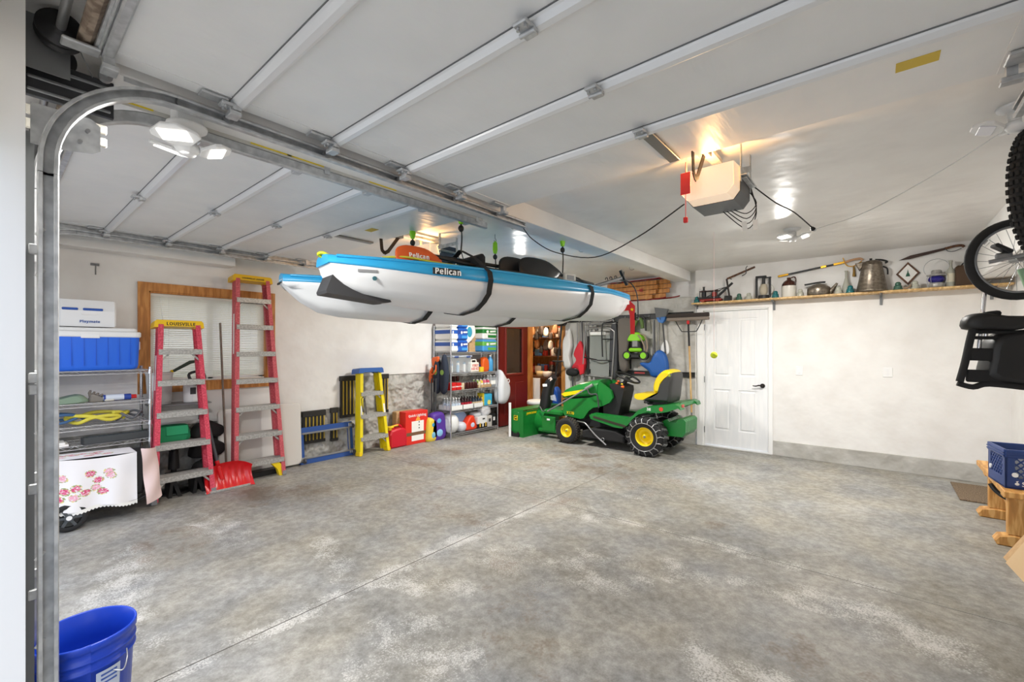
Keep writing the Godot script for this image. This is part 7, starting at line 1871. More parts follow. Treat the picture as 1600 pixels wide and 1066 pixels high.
	for k in 2:
		var t = thing("paper_roll", ["white paper roll lying above the red door, nearer one", "white paper roll lying above the red door, farther one"][k], "roll", V(WALL_L + 0.17, 2.14, -6.42 - k * 0.2), ALONG)
		part(t, "roll", sh().lathe([v2(0.02, -0.12), v2(0.07, -0.12), v2(0.07, -0.12), v2(0.07, 0.12), v2(0.07, 0.12), v2(0.02, 0.12)], 20, Transform3D(Basis(Vector3.RIGHT, PI / 2), V(0, 0, 0))), M.paper)
		part(t, "core", sh().cyl(V(0, 0, -0.118), V(0, 0, 0.118), 0.02, -1, 12), M.card)
# ---------------------------------------------------------------- antiques on the high shelf
func build_antiques():
	var Y = 2.14; var Z = -6.81
	var o = thing("wall_shelf", "long pine board shelf high on the white back wall", "shelf", V(0, Y, 0))
	part(o, "board", sh().span(V(-2.12, -0.022, WALL_B), V(WALL_R - 0.01, 0, -6.71), 0.003), M.wood_light)
	for x in [-2.09, -1.08, 0.04, 0.95]:
		part(o, "bracket", sh().prism([v2(0, 0), v2(0.17, 0), v2(0.17, -0.012), v2(0.03, -0.025), v2(0.012, -0.13), v2(0, -0.13)], 0.025, tf(V(x, -0.022, WALL_B), -PI / 2)), M.galv_dark)
	# glass insulators
	var teal = mat(srgb(26, 104, 108), 0.15); var clear = mat(srgb(178, 178, 164), 0.12); var dkg = mat(srgb(58, 96, 80), 0.15)
	var prof = [v2(0, 0), v2(0.042, 0), v2(0.044, 0.012), v2(0.036, 0.03), v2(0.04, 0.034), v2(0.034, 0.05), v2(0.026, 0.056), v2(0.028, 0.066), v2(0.026, 0.082), v2(0.016, 0.094), v2(0, 0.097)]
	var im = sh().lathe(prof, 20).mesh()
	for q in [[-2.06, teal, "teal glass insulator at the left end of the high shelf"], [-1.488, dkg, "dark green glass insulator left of the lantern, beside a clear one"], [-1.366, clear, "clear glass insulator just left of the black lantern"], [-1.045, teal, "teal glass insulator between the lantern and the stoneware jug"], [-0.765, clear, "clear glass insulator between the stoneware jug and the kettle"], [-0.365, clear, "clear glass insulator right of the kettle spout"], [-0.25, teal, "teal glass insulator in front of the tall bottle"], [0.19, dkg, "dark green glass insulator right of the big coffee pot"], [0.335, clear, "clear glass insulator below the diamond picture"]]:
		single("glass_insulator", q[2], "insulator", im, q[1], V(q[0], Y, Z + 0.03), 0.0, "glass insulators on the high shelf")
	# toy steam shovel
	var t = thing("toy_crane", "red and black tin toy steam shovel on the high shelf", "toy", V(-1.87, Y, Z))
	part(t, "chassis", sh().box(V(-0.0, 0.035, 0), V(0.3, 0.03, 0.1), 0.006), mat(srgb(150, 44, 38), 0.5))
	for x in [-0.1, 0.1]: part(t, "wheel", sh().cyl(V(x, 0.022, -0.06), V(x, 0.022, 0.06), 0.022, -1, 14), mat(srgb(150, 60, 40), 0.5))
	part(t, "deck", sh().box(V(-0.03, 0.065, 0), V(0.3, 0.03, 0.11), 0.004), M.black)
	part(t, "boiler", sh().cyl(V(-0.1, 0.08, 0), V(-0.1, 0.18, 0), 0.032, -1, 14).cyl(V(-0.1, 0.18, 0), V(-0.1, 0.23, 0), 0.014, -1, 10).cyl(V(-0.1, 0.225, 0), V(-0.1, 0.235, 0), 0.018, -1, 10), M.black)
	part(t, "roof", sh().box(V(-0.02, 0.165, 0), V(0.26, 0.01, 0.12), 0.003), mat(srgb(62, 34, 32), 0.5))
	for x in [-0.14, 0.02, 0.1]: part(t, "cab_post", sh().cyl(V(x, 0.08, 0.05), V(x, 0.16, 0.05), 0.006, -1, 6), M.black)
	part(t, "side_panel", sh().box(V(0.05, 0.11, 0.0), V(0.05, 0.07, 0.09), 0.004), mat(srgb(150, 44, 38), 0.5))
	part(t, "boom", sh().bar(V(0.08, 0.07, 0), V(0.29, 0.26, 0), 0.02, 0.03, Vector3.UP, 0.003), M.black)
	part(t, "stay", sh().bar(V(-0.02, 0.16, 0), V(0.22, 0.21, 0), 0.006, 0.008), M.black)
	part(t, "stay", sh().bar(V(-0.05, 0.08, 0.03), V(0.2, 0.2, 0.02), 0.006, 0.01), M.black)
	part(t, "dipper_arm", sh().bar(V(0.26, 0.0, 0.01), V(0.215, 0.32, 0.01), 0.018, 0.022), mat(srgb(46, 36, 32), 0.6))
	part(t, "dipper", sh().box(V(0.235, 0.04, 0.01), V(0.09, 0.075, 0.07), 0.004), M.black)
	var cv = thing("cork_lever", "dark wooden lever pointing up to the right above the toy", "lever", V(-1.65, Y + 0.32, Z + 0.02))
	part(cv, "lever", sh().bar(V(0, 0, 0), V(0.36, 0.13, 0), 0.02, 0.025, Vector3.UP, 0.004), M.wood_dark)
	part(cv, "clasp", sh().tube(curve([V(0.2, 0.02, 0.02), V(0.25, 0.05, 0.02), V(0.25, 0.12, 0.02), V(0.27, 0.15, 0.02)], 4), 0.006, 6), M.dark_grey)
	part(cv, "peg", sh().cyl(V(0.03, 0.01, -0.13), V(0.03, 0.01, 0), 0.006, -1, 6), M.dark_grey)
	# barn lantern
	var l = thing("barn_lantern", "black dashboard lantern with a round silver reflector", "lantern", V(-1.19, Y, Z))
	part(l, "base", sh().cyl(V(0, 0, 0), V(0, 0.05, 0), 0.07, 0.065, 18), M.black)
	part(l, "globe", sh().lathe([v2(0.03, 0.05), v2(0.048, 0.09), v2(0.05, 0.14), v2(0.036, 0.2), v2(0.0, 0.21)], 16), mat(srgb(182, 172, 152), 0.12))
	part(l, "reflector", sh().cyl(V(0.035, 0.13, -0.05), V(0.035, 0.13, -0.03), 0.085, 0.078, 24), mat(srgb(208, 204, 196), 0.3, 0.4))
	for x in [-0.085, 0.075]: part(l, "side_tube", sh().bar(V(x, 0.02, 0), V(x, 0.3, 0), 0.024, 0.03, Vector3.BACK, 0.004), M.black)
	part(l, "top", sh().box(V(-0.03, 0.305, 0), V(0.13, 0.028, 0.05), 0.006).box(V(0.04, 0.29, 0), V(0.1, 0.015, 0.04), 0.004), M.black)
	part(l, "burner_cap", sh().cyl(V(0, 0.2, 0), V(0, 0.3, 0), 0.022, 0.02, 12), M.black)
	# stoneware jug
	var j = thing("stoneware_jug", "brown and cream stoneware jug on the high shelf", "jug", V(-0.894, Y, Z))
	part(j, "lower", sh().lathe([v2(0, 0), v2(0.078, 0), v2(0.082, 0.01), v2(0.082, 0.15)], 24), mat(srgb(216, 212, 202), 0.3))
	part(j, "upper", sh().lathe([v2(0.082, 0.15), v2(0.08, 0.175), v2(0.06, 0.21), v2(0.03, 0.228), v2(0.024, 0.235), v2(0.024, 0.262), v2(0, 0.262)], 24), mat(srgb(66, 34, 24), 0.22))
	part(j, "handle", sh().tube(curve([V(0.02, 0.255, 0), V(0.06, 0.265, 0), V(0.075, 0.235, 0), V(0.07, 0.19, 0)], 4), 0.009, 7), mat(srgb(66, 34, 24), 0.22))
	# tin kettle
	var tin = tri_mat(noise_tex(0.04, [[0.2, srgb(112, 102, 90)], [0.8, srgb(150, 140, 126)]], 128, 3, 91), 5.0, 0.35, 0.8)
	var k = thing("tin_kettle", "squat tin kettle with a dark bail handle and straight spout", "kettle", V(-0.57, Y, Z))
	part(k, "body", sh().lathe([v2(0, 0), v2(0.118, 0), v2(0.125, 0.015), v2(0.125, 0.085), v2(0.12, 0.1), v2(0.07, 0.135), v2(0.05, 0.14), v2(0.02, 0.15), v2(0.0, 0.15)], 28), tin)
	part(k, "spout", sh().cyl(V(0.11, 0.02, 0), V(0.19, 0.14, 0), 0.035, 0.012, 12), tin)
	part(k, "handle", sh().tube(curve([V(-0.15, 0.145, 0.02), V(-0.08, 0.155, 0.01), V(0.0, 0.165, 0), V(0.07, 0.165, 0)], 4), 0.012, 7), M.black)
	# tall clear bottle, big coffee pot
	var bm = mat(srgb(168, 168, 156), 0.1)
	single("glass_bottle", "tall clear glass bottle with a long neck beside the coffee pot", "bottle", sh().lathe([v2(0, 0), v2(0.045, 0), v2(0.048, 0.02), v2(0.044, 0.09), v2(0.024, 0.16), v2(0.015, 0.2), v2(0.014, 0.27), v2(0.018, 0.275), v2(0.017, 0.29), v2(0, 0.29)], 18), bm, V(-0.29, Y, Z - 0.03))
	var c = thing("coffee_pot", "large tapered tin coffee pot on the high shelf", "coffee pot", V(-0.045, Y, Z))
	part(c, "body", sh().lathe([v2(0, 0), v2(0.152, 0), v2(0.154, 0.0), v2(0.15, 0.02), v2(0.15, 0.02), v2(0.148, 0.024), v2(0.098, 0.31), v2(0.102, 0.315), v2(0.098, 0.325), v2(0.095, 0.35), v2(0.06, 0.375), v2(0, 0.38)], 30), tin)
	part(c, "spout", sh().prism([v2(-0.06, 0.37), v2(-0.16, 0.36), v2(-0.115, 0.26)], 0.06, Transform3D(), 0.006), tin)
	part(c, "lid_knob", sh().cyl(V(-0.01, 0.375, 0), V(-0.01, 0.405, 0), 0.014, -1, 10), M.black)
	part(c, "handle", sh().tube(curve([V(0.03, 0.385, 0), V(0.09, 0.375, 0), V(0.14, 0.35, 0), V(0.12, 0.335, 0)], 4), 0.011, 7), M.black)
	part(c, "handle", sh().tube(curve([V(0.1, 0.3, -0.02), V(0.14, 0.27, -0.02), V(0.145, 0.2, -0.02)], 4), 0.009, 6), M.black)
	# diamond picture
	var d = thing("diamond_picture", "diamond-shaped dark framed picture of a green tree on the wall", "picture", V(0.28, Y + 0.2, WALL_B + 0.012))
	part(d, "frame", sh().prism([v2(-0.105, 0), v2(0, 0.135), v2(0.105, 0), v2(0, -0.135)], 0.02, Transform3D(), 0.004), M.wood_dark)
	part(d, "mat_board", sh().prism([v2(-0.082, 0), v2(0, 0.106), v2(0.082, 0), v2(0, -0.106)], 0.004, tf(V(0, 0, 0.01))), M.paper)
	part(d, "tree_print", sh().prism([v2(-0.02, -0.035), v2(-0.012, 0.0), v2(-0.008, 0.0), v2(0, 0.05), v2(0.008, 0.0), v2(0.012, 0.0), v2(0.02, -0.035)], 0.002, tf(V(0, 0, 0.0125))), mat(srgb(28, 84, 64), 0.7))
	single("horn_hook", "small brown horn lying on the shelf edge below the diamond picture", "horn", sh().tube(curve([V(0, 0.01, 0), V(0.03, 0.012, 0.01), V(0.055, 0.035, 0), V(0.06, 0.06, 0)], 4), [0.013, 0.012, 0.012, 0.011, 0.011, 0.01, 0.01, 0.009, 0.008, 0.007, 0.006, 0.005, 0.003], 7), mat(srgb(140, 116, 92), 0.5), V(0.24, Y + 0.004, -6.735))
	# railroad lantern with blue globe
	var r = thing("railroad_lantern", "silver railroad lantern with a cobalt blue globe and wire bail", "lantern", V(0.514, Y, Z))
	part(r, "fount", sh().lathe([v2(0, 0), v2(0.062, 0), v2(0.065, 0.05), v2(0.05, 0.06), v2(0, 0.06)], 20), M.alu)
	part(r, "globe", sh().lathe([v2(0.045, 0.06), v2(0.07, 0.08), v2(0.072, 0.1), v2(0.06, 0.125), v2(0.04, 0.13)], 20), mat(srgb(26, 22, 120), 0.1), null, "cobalt blue glass globe")
	part(r, "chimney", sh().lathe([v2(0.05, 0.13), v2(0.085, 0.14), v2(0.085, 0.148), v2(0.045, 0.155), v2(0.045, 0.19), v2(0.035, 0.2), v2(0, 0.2)], 20), M.alu)
	part(r, "bail", sh().tube(arc(V(0, 0.22, 0), 0.105, -0.55, PI + 0.55, 18), 0.003, 5), M.steel)
	for a in 4: part(r, "guard_wire", sh().tube(curve([V(cos(a * 1.57 + 0.6) * 0.07, 0.01, sin(a * 1.57 + 0.6) * 0.07), V(cos(a * 1.57 + 0.6) * 0.092, 0.09, sin(a * 1.57 + 0.6) * 0.092), V(cos(a * 1.57 + 0.6) * 0.084, 0.145, sin(a * 1.57 + 0.6) * 0.084)], 3), 0.0028, 5), M.steel)
	var gb = thing("glass_bottle", "clear spirit bottle with a cream label right of the blue lantern", "bottle", V(0.628, Y, Z - 0.01))
	part(gb, "glass", sh().lathe([v2(0, 0), v2(0.038, 0), v2(0.04, 0.01), v2(0.04, 0.17), v2(0.018, 0.21), v2(0.014, 0.22), v2(0.014, 0.275), v2(0.018, 0.28), v2(0.017, 0.295), v2(0, 0.295)], 18), bm)
	part(gb, "label", sh().cyl(V(0, 0.055, 0), V(0, 0.15, 0), 0.0405, -1, 18, false), mat(srgb(214, 208, 186), 0.7))
	var cs = thing("tin_case", "dark brown tin case with a carrying handle at the end of the shelf", "case", V(0.76, Y, Z))
	part(cs, "box", sh().prism([v2(-0.1, 0), v2(-0.1, 0.21), v2(-0.08, 0.225), v2(0.08, 0.225), v2(0.1, 0.21), v2(0.1, 0)], 0.11, Transform3D(), 0.008), mat(srgb(74, 54, 36), 0.4, 0.2))
	part(cs, "handle", sh().tube(curve([V(-0.05, 0.222, 0), V(-0.03, 0.255, 0), V(0.03, 0.262, 0), V(0.06, 0.25, 0), V(0.065, 0.222, 0)], 4), 0.008, 6), M.black)
	part(cs, "seam", sh().cyl(V(0.03, 0.005, 0.055), V(0.03, 0.215, 0.055), 0.006, -1, 6), mat(srgb(120, 96, 64), 0.4))
	# swords on the wall
	var gold = mat(srgb(212, 160, 44), 0.3, 0.7)
	var s = thing("dress_sword", "sheathed sword with gold fittings hung above the kettle", "sword", V(-1.03, Y + 0.30, WALL_B + 0.04))
	var e = func(f): return V(0.88 * f, 0.125 * f, 0)
	part(s, "scabbard", sh().bar(e.call(0.13), e.call(0.74), 0.016, 0.022, Vector3.UP, 0.004), M.black)
	part(s, "chape", sh().bar(e.call(0.0), e.call(0.14), 0.018, 0.028, Vector3.UP, 0.005), gold)
	part(s, "band", sh().bar(e.call(0.54), e.call(0.61), 0.02, 0.03, Vector3.UP, 0.004), gold)
	part(s, "throat", sh().bar(e.call(0.69), e.call(0.82), 0.02, 0.028, Vector3.UP, 0.004), gold)
	part(s, "grip", sh().tube(curve([e.call(0.82), e.call(0.92) + V(0, 0.01, 0), e.call(0.99) + V(0, 0.005, 0), e.call(1.02) - V(0, 0.02, 0)], 4), 0.014, 8), mat(srgb(206, 160, 120), 0.4))
	part(s, "guard", sh().tube(curve([e.call(0.8) + V(0.0, 0.06, 0), e.call(0.82), e.call(0.85) - V(0, 0.05, 0), e.call(0.92) - V(0, 0.07, 0), e.call(1.01) - V(0, 0.03, 0)], 4), 0.006, 6), gold)
	part(s, "tassel", sh().tube([e.call(0.92) - V(0, 0.07, 0), e.call(0.925) - V(0, 0.14, 0), e.call(0.925) - V(0, 0.2, 0)], [0.008, 0.012, 0.018], 7), mat(srgb(150, 116, 50), 0.7))
	part(s, "peg", sh().cyl(V(0.13, 0.0, -0.04), V(0.13, 0.0, 0.02), 0.004, -1, 6).cyl(V(0.7, 0.09, -0.04), V(0.7, 0.09, 0.02), 0.004, -1, 6), M.steel)
	var m = thing("machete", "dark sheathed machete with a wooden grip hung near the corner", "machete", V(0.2, Y + 0.36, WALL_B + 0.03))
	part(m, "sheath", sh().prism([v2(0, 0), v2(0.1, 0.005), v2(0.39, 0.07), v2(0.39, 0.095), v2(0.1, 0.045)], 0.016, Transform3D(), 0.003), mat(srgb(60, 40, 32), 0.5))
	part(m, "grip", sh().tube(curve([V(0.39, 0.083, 0), V(0.46, 0.1, 0), V(0.52, 0.1, 0), V(0.54, 0.08, 0)], 4), 0.014, 8), M.wood_dark)
	part(m, "guard", sh().tube(curve([V(0.39, 0.1, 0), V(0.41, 0.055, 0), V(0.46, 0.045, 0), V(0.52, 0.07, 0)], 4), 0.004, 6), M.dark_grey)
# ---------------------------------------------------------------- bicycles, bench and crate on the right; bucket at the post
func bike_wheel(o, called, c, turn, r, tw, tyre, rim, knobs):
	var t = Transform3D(Basis(Vector3.UP, turn), c)
	var pr = []
	for k in 13:
		var a = TAU * k / 12.0 - PI / 2
		pr.append(v2(r - tw * 0.5 + cos(a) * tw * 0.5, sin(a) * tw * 0.5))
	var w = part(o, called, sh().lathe(pr, 44, t * Transform3D(Basis(Vector3.RIGHT, PI / 2), V(0, 0, 0))), tyre)
	if knobs:
		var kn = sh().at(t)
		for k in 52:
			var a = TAU * k / 52
			for q in [-0.42, -0.15, 0.15, 0.42]:
				var rr = r - tw * 0.5 + tw * 0.5 * sqrt(max(0.0, 1.0 - pow(q * 1.9, 2))) + 0.004
				kn.obox(Transform3D(Basis(Vector3.BACK, a + (0.06 if abs(q) < 0.3 else 0.0)), V(cos(a) * rr, sin(a) * rr, q * tw)), V(0.014, 0.024, tw * 0.2), 0.002)
		part(w, "tread_knobs", kn, tyre)
	var ri = sh().at(t)
	ri.lathe([v2(r - tw * 1.12, -tw * 0.3), v2(r - tw * 0.85, -tw * 0.34), v2(r - tw * 0.85, tw * 0.34), v2(r - tw * 1.12, tw * 0.3), v2(r - tw * 1.12, -tw * 0.3)], 44, Transform3D(Basis(Vector3.RIGHT, PI / 2), V(0, 0, 0)))
	part(w, "rim", ri, rim)
	var sp = sh().at(t)
	for k in 24:
		var a = TAU * k / 24
		sp.cyl(V(cos(a + 0.5) * 0.018, sin(a + 0.5) * 0.018, 0.025 * (1 if k % 2 else -1)), V(cos(a) * (r - tw * 1.2), sin(a) * (r - tw * 1.2), 0), 0.0014, -1, 4, false)
	sp.cyl(V(0, 0, -0.035), V(0, 0, 0.035), 0.02, -1, 12)
	part(w, "spokes", sp, M.steel)
	return w

func build_bikes():
	var gr = mat(srgb(54, 122, 74), 0.35); var pale = mat(srgb(138, 172, 138), 0.4)
	var o = thing("bicycle", "green bicycle with a black saddle hung upright from the ceiling", "bicycle")
	var wc = V(0.632, 1.985, -3.87)
	bike_wheel(o, "front_wheel", wc, 0.35, 0.24, 0.047, M.rubber, mat(srgb(150, 152, 156), 0.3, 0.5), false)
	part(o, "fork", sh().cyl(wc + V(0.03, 0, -0.05), wc + V(0.13, 0.28, -0.02), 0.013, -1, 8).cyl(wc + V(0.03, 0, 0.05), wc + V(0.13, 0.28, 0.02), 0.013, -1, 8), mat(srgb(70, 72, 70), 0.4))
	part(o, "down_tube", sh().cyl(V(0.66, 1.93, -3.9), V(0.75, 1.55, -3.87), 0.024, 0.022, 12), pale)
	part(o, "seat_tube", sh().cyl(V(0.7, 2.03, -3.92), V(0.69, 1.72, -3.9), 0.018, -1, 10), gr)
	part(o, "top_tube", sh().cyl(V(0.62, 1.99, -3.9), V(0.86, 2.06, -3.92), 0.018, -1, 10), gr)
	part(o, "derailleur", sh().box(wc + V(-0.06, 0.02, 0.05), V(0.07, 0.035, 0.03), 0.008).cyl(wc + V(-0.12, -0.01, 0.05), wc + V(0.1, 0.03, 0.05), 0.012, -1, 8), M.steel)
	part(o, "pedal", sh().obox(tf(wc + V(-0.07, 0.06, 0.07), 0.3, 0, -0.6), V(0.09, 0.022, 0.06), 0.006), M.black)
	part(o, "seat_post", sh().cyl(V(0.47, 1.42, -3.83), V(0.5, 1.8, -3.85), 0.011, -1, 10).cyl(V(0.44, 1.42, -3.82), V(0.65, 1.44, -3.86), 0.01, -1, 8), M.chrome)
	var sd = sh()
	puff(sd, [v2(-0.16, -0.02), v2(-0.155, 0.05), v2(-0.09, 0.075), v2(0.02, 0.055), v2(0.14, 0.045), v2(0.15, 0.0), v2(0.05, -0.035), v2(-0.05, -0.03)], 0.15, tf(V(0.56, 1.6, -3.86), 0.25), 0.55)
	part(o, "saddle", sd, M.black, null, "black padded saddle")
	part(o, "ceiling_hook", sh().tube([V(0.62, CEIL, -3.9), V(0.62, 2.28, -3.9), V(0.64, 2.24, -3.9), V(0.66, 2.26, -3.9)], 0.006, 6), M.steel)
	# black carrier seat under the saddle
	var c = thing("carrier_seat", "black fabric bicycle carrier seat with open side slats below the saddle", "carrier seat", V(0.6, 1.23, -3.86), 0.25)
	part(c, "side_rail", sh().tube(curve([V(-0.225, 0.03, 0.02), V(-0.2, 0.15, 0.02), V(-0.175, 0.3, 0.02), V(-0.15, 0.40, 0.02), V(-0.11, 0.43, 0.02), V(-0.05, 0.44, 0.0)], 4), 0.026, 8, false, 0.7), M.black_matte)
	for y in [0.06, 0.19, 0.29, 0.325]: part(c, "slat", sh().obox(tf(V(0.05, y, 0.02), 0, 0, -0.03), V(0.5 - y * 0.15, 0.075 if y < 0.28 else 0.02, 0.03), 0.008), M.black_matte)
	part(c, "pouch", puff(sh(), [v2(-0.13, 0.03), v2(-0.15, 0.16), v2(-0.12, 0.3), v2(0.0, 0.34), v2(0.2, 0.34), v2(0.26, 0.2), v2(0.24, 0.02)], 0.18, tf(V(0.05, 0.0, -0.04)), 0.8), M.black)
	part(c, "hem", sh().tube(curve([V(-0.235, 0.02, 0.02), V(-0.17, 0.0, 0.03), V(-0.1, 0.02, 0.03), V(0.1, 0.0, 0.03), V(0.28, -0.01, 0.02)], 4), 0.018, 6), M.black_matte)
	part(c, "strap", sh().box(V(0.03, 0.385, 0.05), V(0.035, 0.06, 0.01), 0.003), M.black)
	for x in [-0.1, 0.17]: part(c, "post", sh().cyl(V(x, 0.3, 0.0), V(x + 0.005, 0.42, 0.0), 0.01, -1, 8), M.chrome)
	var m = thing("mountain_bike", "bicycle with a wide knobby tyre hung nearest at the right edge", "bicycle")
	bike_wheel(m, "front_wheel", V(0.64, 2.24, -3.38), 1.12, 0.33, 0.062, M.rubber, M.black, true)
	part(m, "fork", sh().cyl(V(0.6, 2.24, -3.4), V(0.665, 1.75, -3.55), 0.02, -1, 10).cyl(V(0.7, 2.24, -3.36), V(0.72, 1.75, -3.5), 0.02, -1, 10), mat(srgb(86, 78, 70), 0.5))
	part(m, "frame", sh().cyl(V(0.69, 1.75, -3.52), V(0.72, 1.2, -3.62), 0.022, -1, 10).cyl(V(0.69, 1.75, -3.52), V(0.86, 1.3, -3.6), 0.022, -1, 10), M.dark_grey)
	part(m, "ceiling_hook", sh().tube([V(0.64, CEIL, -3.38), V(0.64, 2.59, -3.38), V(0.66, 2.52, -3.38), V(0.68, 2.55, -3.38)], 0.006, 6), M.steel)
	var b = thing("child_bicycle", "small bicycle with tan tyres hung against the wall behind the green one", "bicycle")
	bike_wheel(b, "wheel", V(0.86, 1.66, -4.75), 1.25, 0.2, 0.04, mat(srgb(166, 112, 50), 0.7), M.steel, true)
	part(b, "frame", sh().cyl(V(0.87, 1.66, -4.75), V(0.95, 2.0, -4.7), 0.015, -1, 8).cyl(V(0.95, 2.0, -4.7), V(0.95, 2.19, -4.7), 0.01, -1, 8), M.dark_grey)

func build_right_floor():
	# trestle bench along the right wall
	var W = M.wood_bench
	var o = thing("trestle_bench", "pine trestle bench with wide rounded feet along the right wall", "bench", V(0.89, 0, -5.2))
	for x in [-0.13, 0.0, 0.13]: part(o, "top_plank", sh().box(V(x, 0.425, 0), V(0.126, 0.045, 1.15), 0.006), W)
	for z in [-0.38, 0.33]:
		part(o, "foot", sh().prism([v2(-0.2, 0.0), v2(-0.215, 0.03), v2(-0.19, 0.07), v2(-0.12, 0.085), v2(0.12, 0.085), v2(0.18, 0.06), v2(0.18, 0.0)], 0.1, tf(V(0, 0, z)), 0.008), W)
		for x in [-0.09, 0.03]: part(o, "upright", sh().span(V(x - 0.055, 0.085, z - 0.035), V(x + 0.055, 0.36, z + 0.035), 0.005), W)
		part(o, "head_block", sh().span(V(-0.17, 0.355, z - 0.05), V(0.17, 0.403, z + 0.05), 0.005), W)
	part(o, "stretcher", sh().span(V(-0.02, 0.16, -0.42), V(0.02, 0.24, 0.37), 0.004), W)
	part(o, "brace", sh().bar(V(-0.12, 0.36, -0.1), V(-0.06, 0.1, 0.33), 0.03, 0.03), W)
	single("black_strap", "black cable hanging over the near end of the bench", "strap", sh().tube(curve([V(0, 0, 0), V(0.03, -0.05, 0.02), V(0.09, -0.09, 0.05), V(0.2, -0.1, 0.08)], 4), 0.016, 7), M.black, V(0.685, 0.4, -5.05))
	# blue milk crate with papers
	var c = thing("milk_crate", "navy blue milk crate full of papers on the bench", "crate", V(0.86, 0.449, -4.92), 0.12)
	var navy = mat(srgb(30, 58, 118), 0.4)
	var h = 0.28; var s = 0.165
	part(c, "floor", sh().span(V(-s, 0, -s), V(s, 0.012, s)), navy)
	for k in 4:
		var t = tf(V(0, 0, 0), k * PI / 2)
		var w = sh().at(t)
		w.span(V(-s, 0, s - 0.012), V(s, 0.075, s), 0.002).span(V(-s, h - 0.06, s - 0.012), V(s, h, s + 0.006), 0.003).span(V(-s, 0.07, s - 0.012), V(-s + 0.05, h - 0.05, s)).span(V(s - 0.05, 0.07, s - 0.012), V(s, h - 0.05, s))
		for y in [h - 0.045, h - 0.025]: w.span(V(-s, y - 0.003, s), V(s, y + 0.003, s + 0.011))
		part(c, "wall", w, navy)
		var lt = sh().at(t)
		for i in range(-3, 8):
			for d in [-1, 1]:
				var a = v2(-s + 0.05 + i * 0.042, 0.075); var b = a + v2(d * 0.14, 0.145)
				if d < 0: a.x += 0.06; b.x += 0.06
				var lo = -s + 0.05; var hi = s - 0.05
				var dirv = (b - a)
				var t0 = 0.0; var t1 = 1.0
				if dirv.x != 0:
					var ta = (lo - a.x) / dirv.x; var tb = (hi - a.x) / dirv.x
					t0 = max(t0, min(ta, tb)); t1 = min(t1, max(ta, tb))
				if t1 - t0 > 0.05:
					var p = a + dirv * t0; var q = a + dirv * t1
					lt.bar(V(p.x, p.y, s - 0.006), V(q.x, q.y, s - 0.006), 0.008, 0.008, Vector3.BACK)
		part(c, "lattice", lt, navy)
		part(c, "boss", sh().at(t).cyl(V(-s + 0.05, 0.1, s - 0.01), V(-s + 0.05, 0.1, s + 0.004), 0.017, -1, 14), M.white)
	part(c, "lettering", text_mesh("S", 0.034, 0.002, "Droid Sans", true, true), M.white, tf(V(-0.07, 0.038, s + 0.001)))
	part(c, "leaf_mark", sh().ball(V(-0.105, 0.036, s + 0.001), V(0.012, 0.01, 0.002), 10).prism([v2(0, 0), v2(0.008, 0.016), v2(-0.006, 0.012)], 0.002, tf(V(-0.105, 0.043, s + 0.001))), M.white)
	for k in 5: single("paper_pile", ["white", "pale blue", "white ruled", "cream", "grey"][k] + " sheaf of papers standing in the blue crate", "papers", sh().box(V(0, 0.105, 0), V(0.25, 0.21 + 0.012 * (k % 3), 0.028), 0.003), [M.paper, mat(srgb(150, 190, 206), 0.7), M.paper, mat(srgb(228, 222, 204), 0.8), mat(srgb(196, 198, 200), 0.8)][k], V(0.86 + 0.002 * k, 0.462, -4.84 - k * 0.045), 0.12)
	# cardboard, mat
	var cb = thing("flattened_box", "folded tan cardboard box leaning at the right edge", "cardboard", V(0.71, 0, -4.25))
	var lean = func(x0, x1, h, z0, z1, m, called):
		var g = sh()
		g.flat()
		var q = [V(z0 * 0.105 + x0, 0.0, z0), V(z1 * 0.105 + x0, 0.0, z1), V(z1 * 0.105 + x1, h, z1 + 0.03), V(z0 * 0.105 + x1, h, z0 + 0.06)]
		var t = V(0.012, 0.008, 0)
		g.quad(q[0], q[3], q[2], q[1])
		g.quad(q[0] + t, q[1] + t, q[2] + t, q[3] + t)
		for k in 4: g.quad(q[k], q[(k + 1) % 4], q[(k + 1) % 4] + t, q[k] + t)
		part(cb, called, g, m)
	lean.call(0.0, 0.2, 0.42, -0.3, 0.27, M.card, "panel")
	lean.call(-0.014, 0.15, 0.36, -0.2, 0.22, mat(srgb(206, 176, 136), 0.85), "flap")
	single("door_mat", "worn brown door mat on the floor by the bench", "mat", sh().span(V(0.0, 0, -0.36), V(0.42, 0.014, 0.36), 0.004), tri_mat(noise_tex(0.16, [[0.25, srgb(70, 58, 46)], [0.5, srgb(112, 94, 74)], [0.75, srgb(148, 128, 104)]], 256, 4, 95), 2.2, 0.95), V(0.615, 0, -6.36))
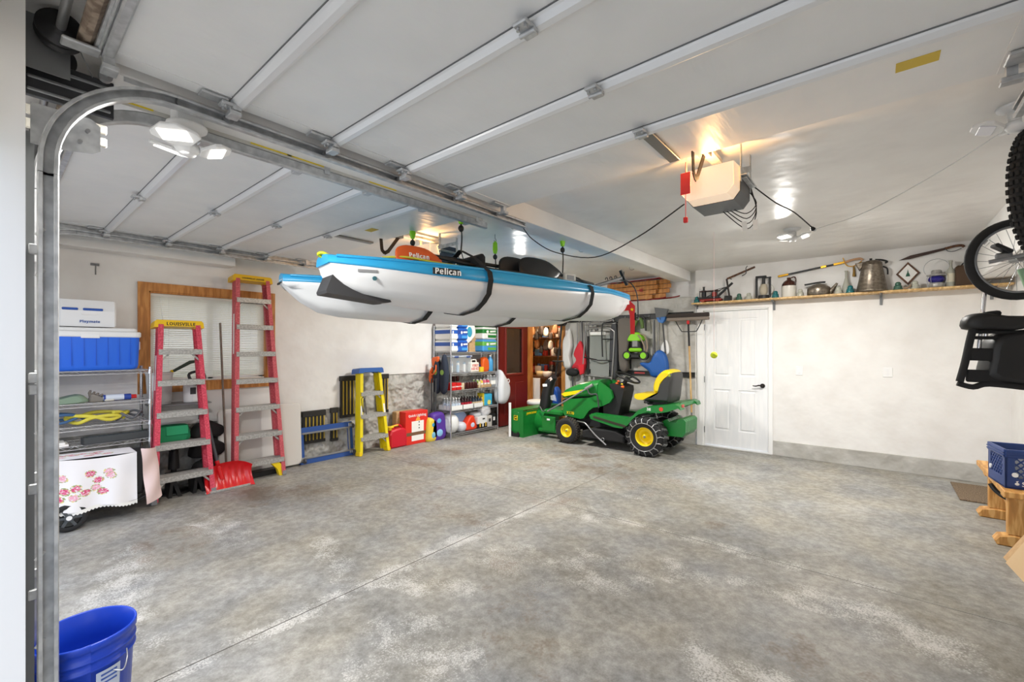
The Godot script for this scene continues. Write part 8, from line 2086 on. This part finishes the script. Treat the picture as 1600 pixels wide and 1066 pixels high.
	# blue bucket behind the track
	var b = thing("plastic_bucket", "open blue plastic bucket on the floor behind the door track", "bucket", V(-2.36, 0, -0.245))
	var bm = mat(srgb(22, 66, 190), 0.35)
	part(b, "pail", sh().lathe([v2(0, 0), v2(0.126, 0), v2(0.13, 0.004), v2(0.142, 0.27), v2(0.15, 0.272), v2(0.15, 0.278), v2(0.143, 0.282), v2(0.144, 0.305), v2(0.151, 0.307), v2(0.151, 0.313), v2(0.145, 0.317), v2(0.146, 0.345), v2(0.153, 0.348), v2(0.153, 0.37), v2(0.15, 0.376), v2(0.146, 0.372), v2(0.136, 0.27), v2(0.124, 0.01), v2(0, 0.008)], 40), bm)
	part(b, "bail", sh().tube(curve([V(0.11, 0.29, -0.105), V(0.15, 0.275, -0.1), V(0.175, 0.25, -0.085), V(0.16, 0.255, -0.06)], 5), 0.0025, 6), M.steel)
	var lb = sh()
	lb.grid(func(u, w): return V(cos(0.1 + u * 0.55) * (0.1425 - w * 0.0072), 0.255 - w * 0.16, -sin(0.1 + u * 0.55) * (0.1425 - w * 0.0072)), 8, 3)
	part(b, "label", lb, mat(srgb(196, 206, 222), 0.5), null, "pale printed label")
	part(b, "label_mark", sh().at(tf(V(0, 0, 0), 0.375)).ball(V(0.138, 0.15, 0), V(0.005, 0.042, 0.03), 14), mat(srgb(60, 92, 170), 0.5))
	for k in 3: part(b, "label_mark", sh().at(tf(V(0, 0, 0), 0.375)).obox(tf(V(0.1415 - k * 0.0007, 0.24 - k * 0.016, 0)), V(0.003, 0.006, 0.05)), mat(srgb(60, 92, 170), 0.5))
	# broom leaning in the far front corner, seen through the gap beside the post
	var br = thing("corn_broom", "old straw broom standing bristles up beside the post", "broom", V(-2.95, 0, -0.155))
	part(br, "bristles", sh().prism([v2(-0.03, 0.55), v2(-0.06, 0.9), v2(0.06, 0.9), v2(0.03, 0.55)], 0.04, tf(V(0, 0, 0), 1.2), 0.006), mat(srgb(196, 178, 136), 0.9))
	part(br, "handle", sh().cyl(V(0, 0, 0), V(0, 0.56, 0), 0.013, -1, 8), M.black)
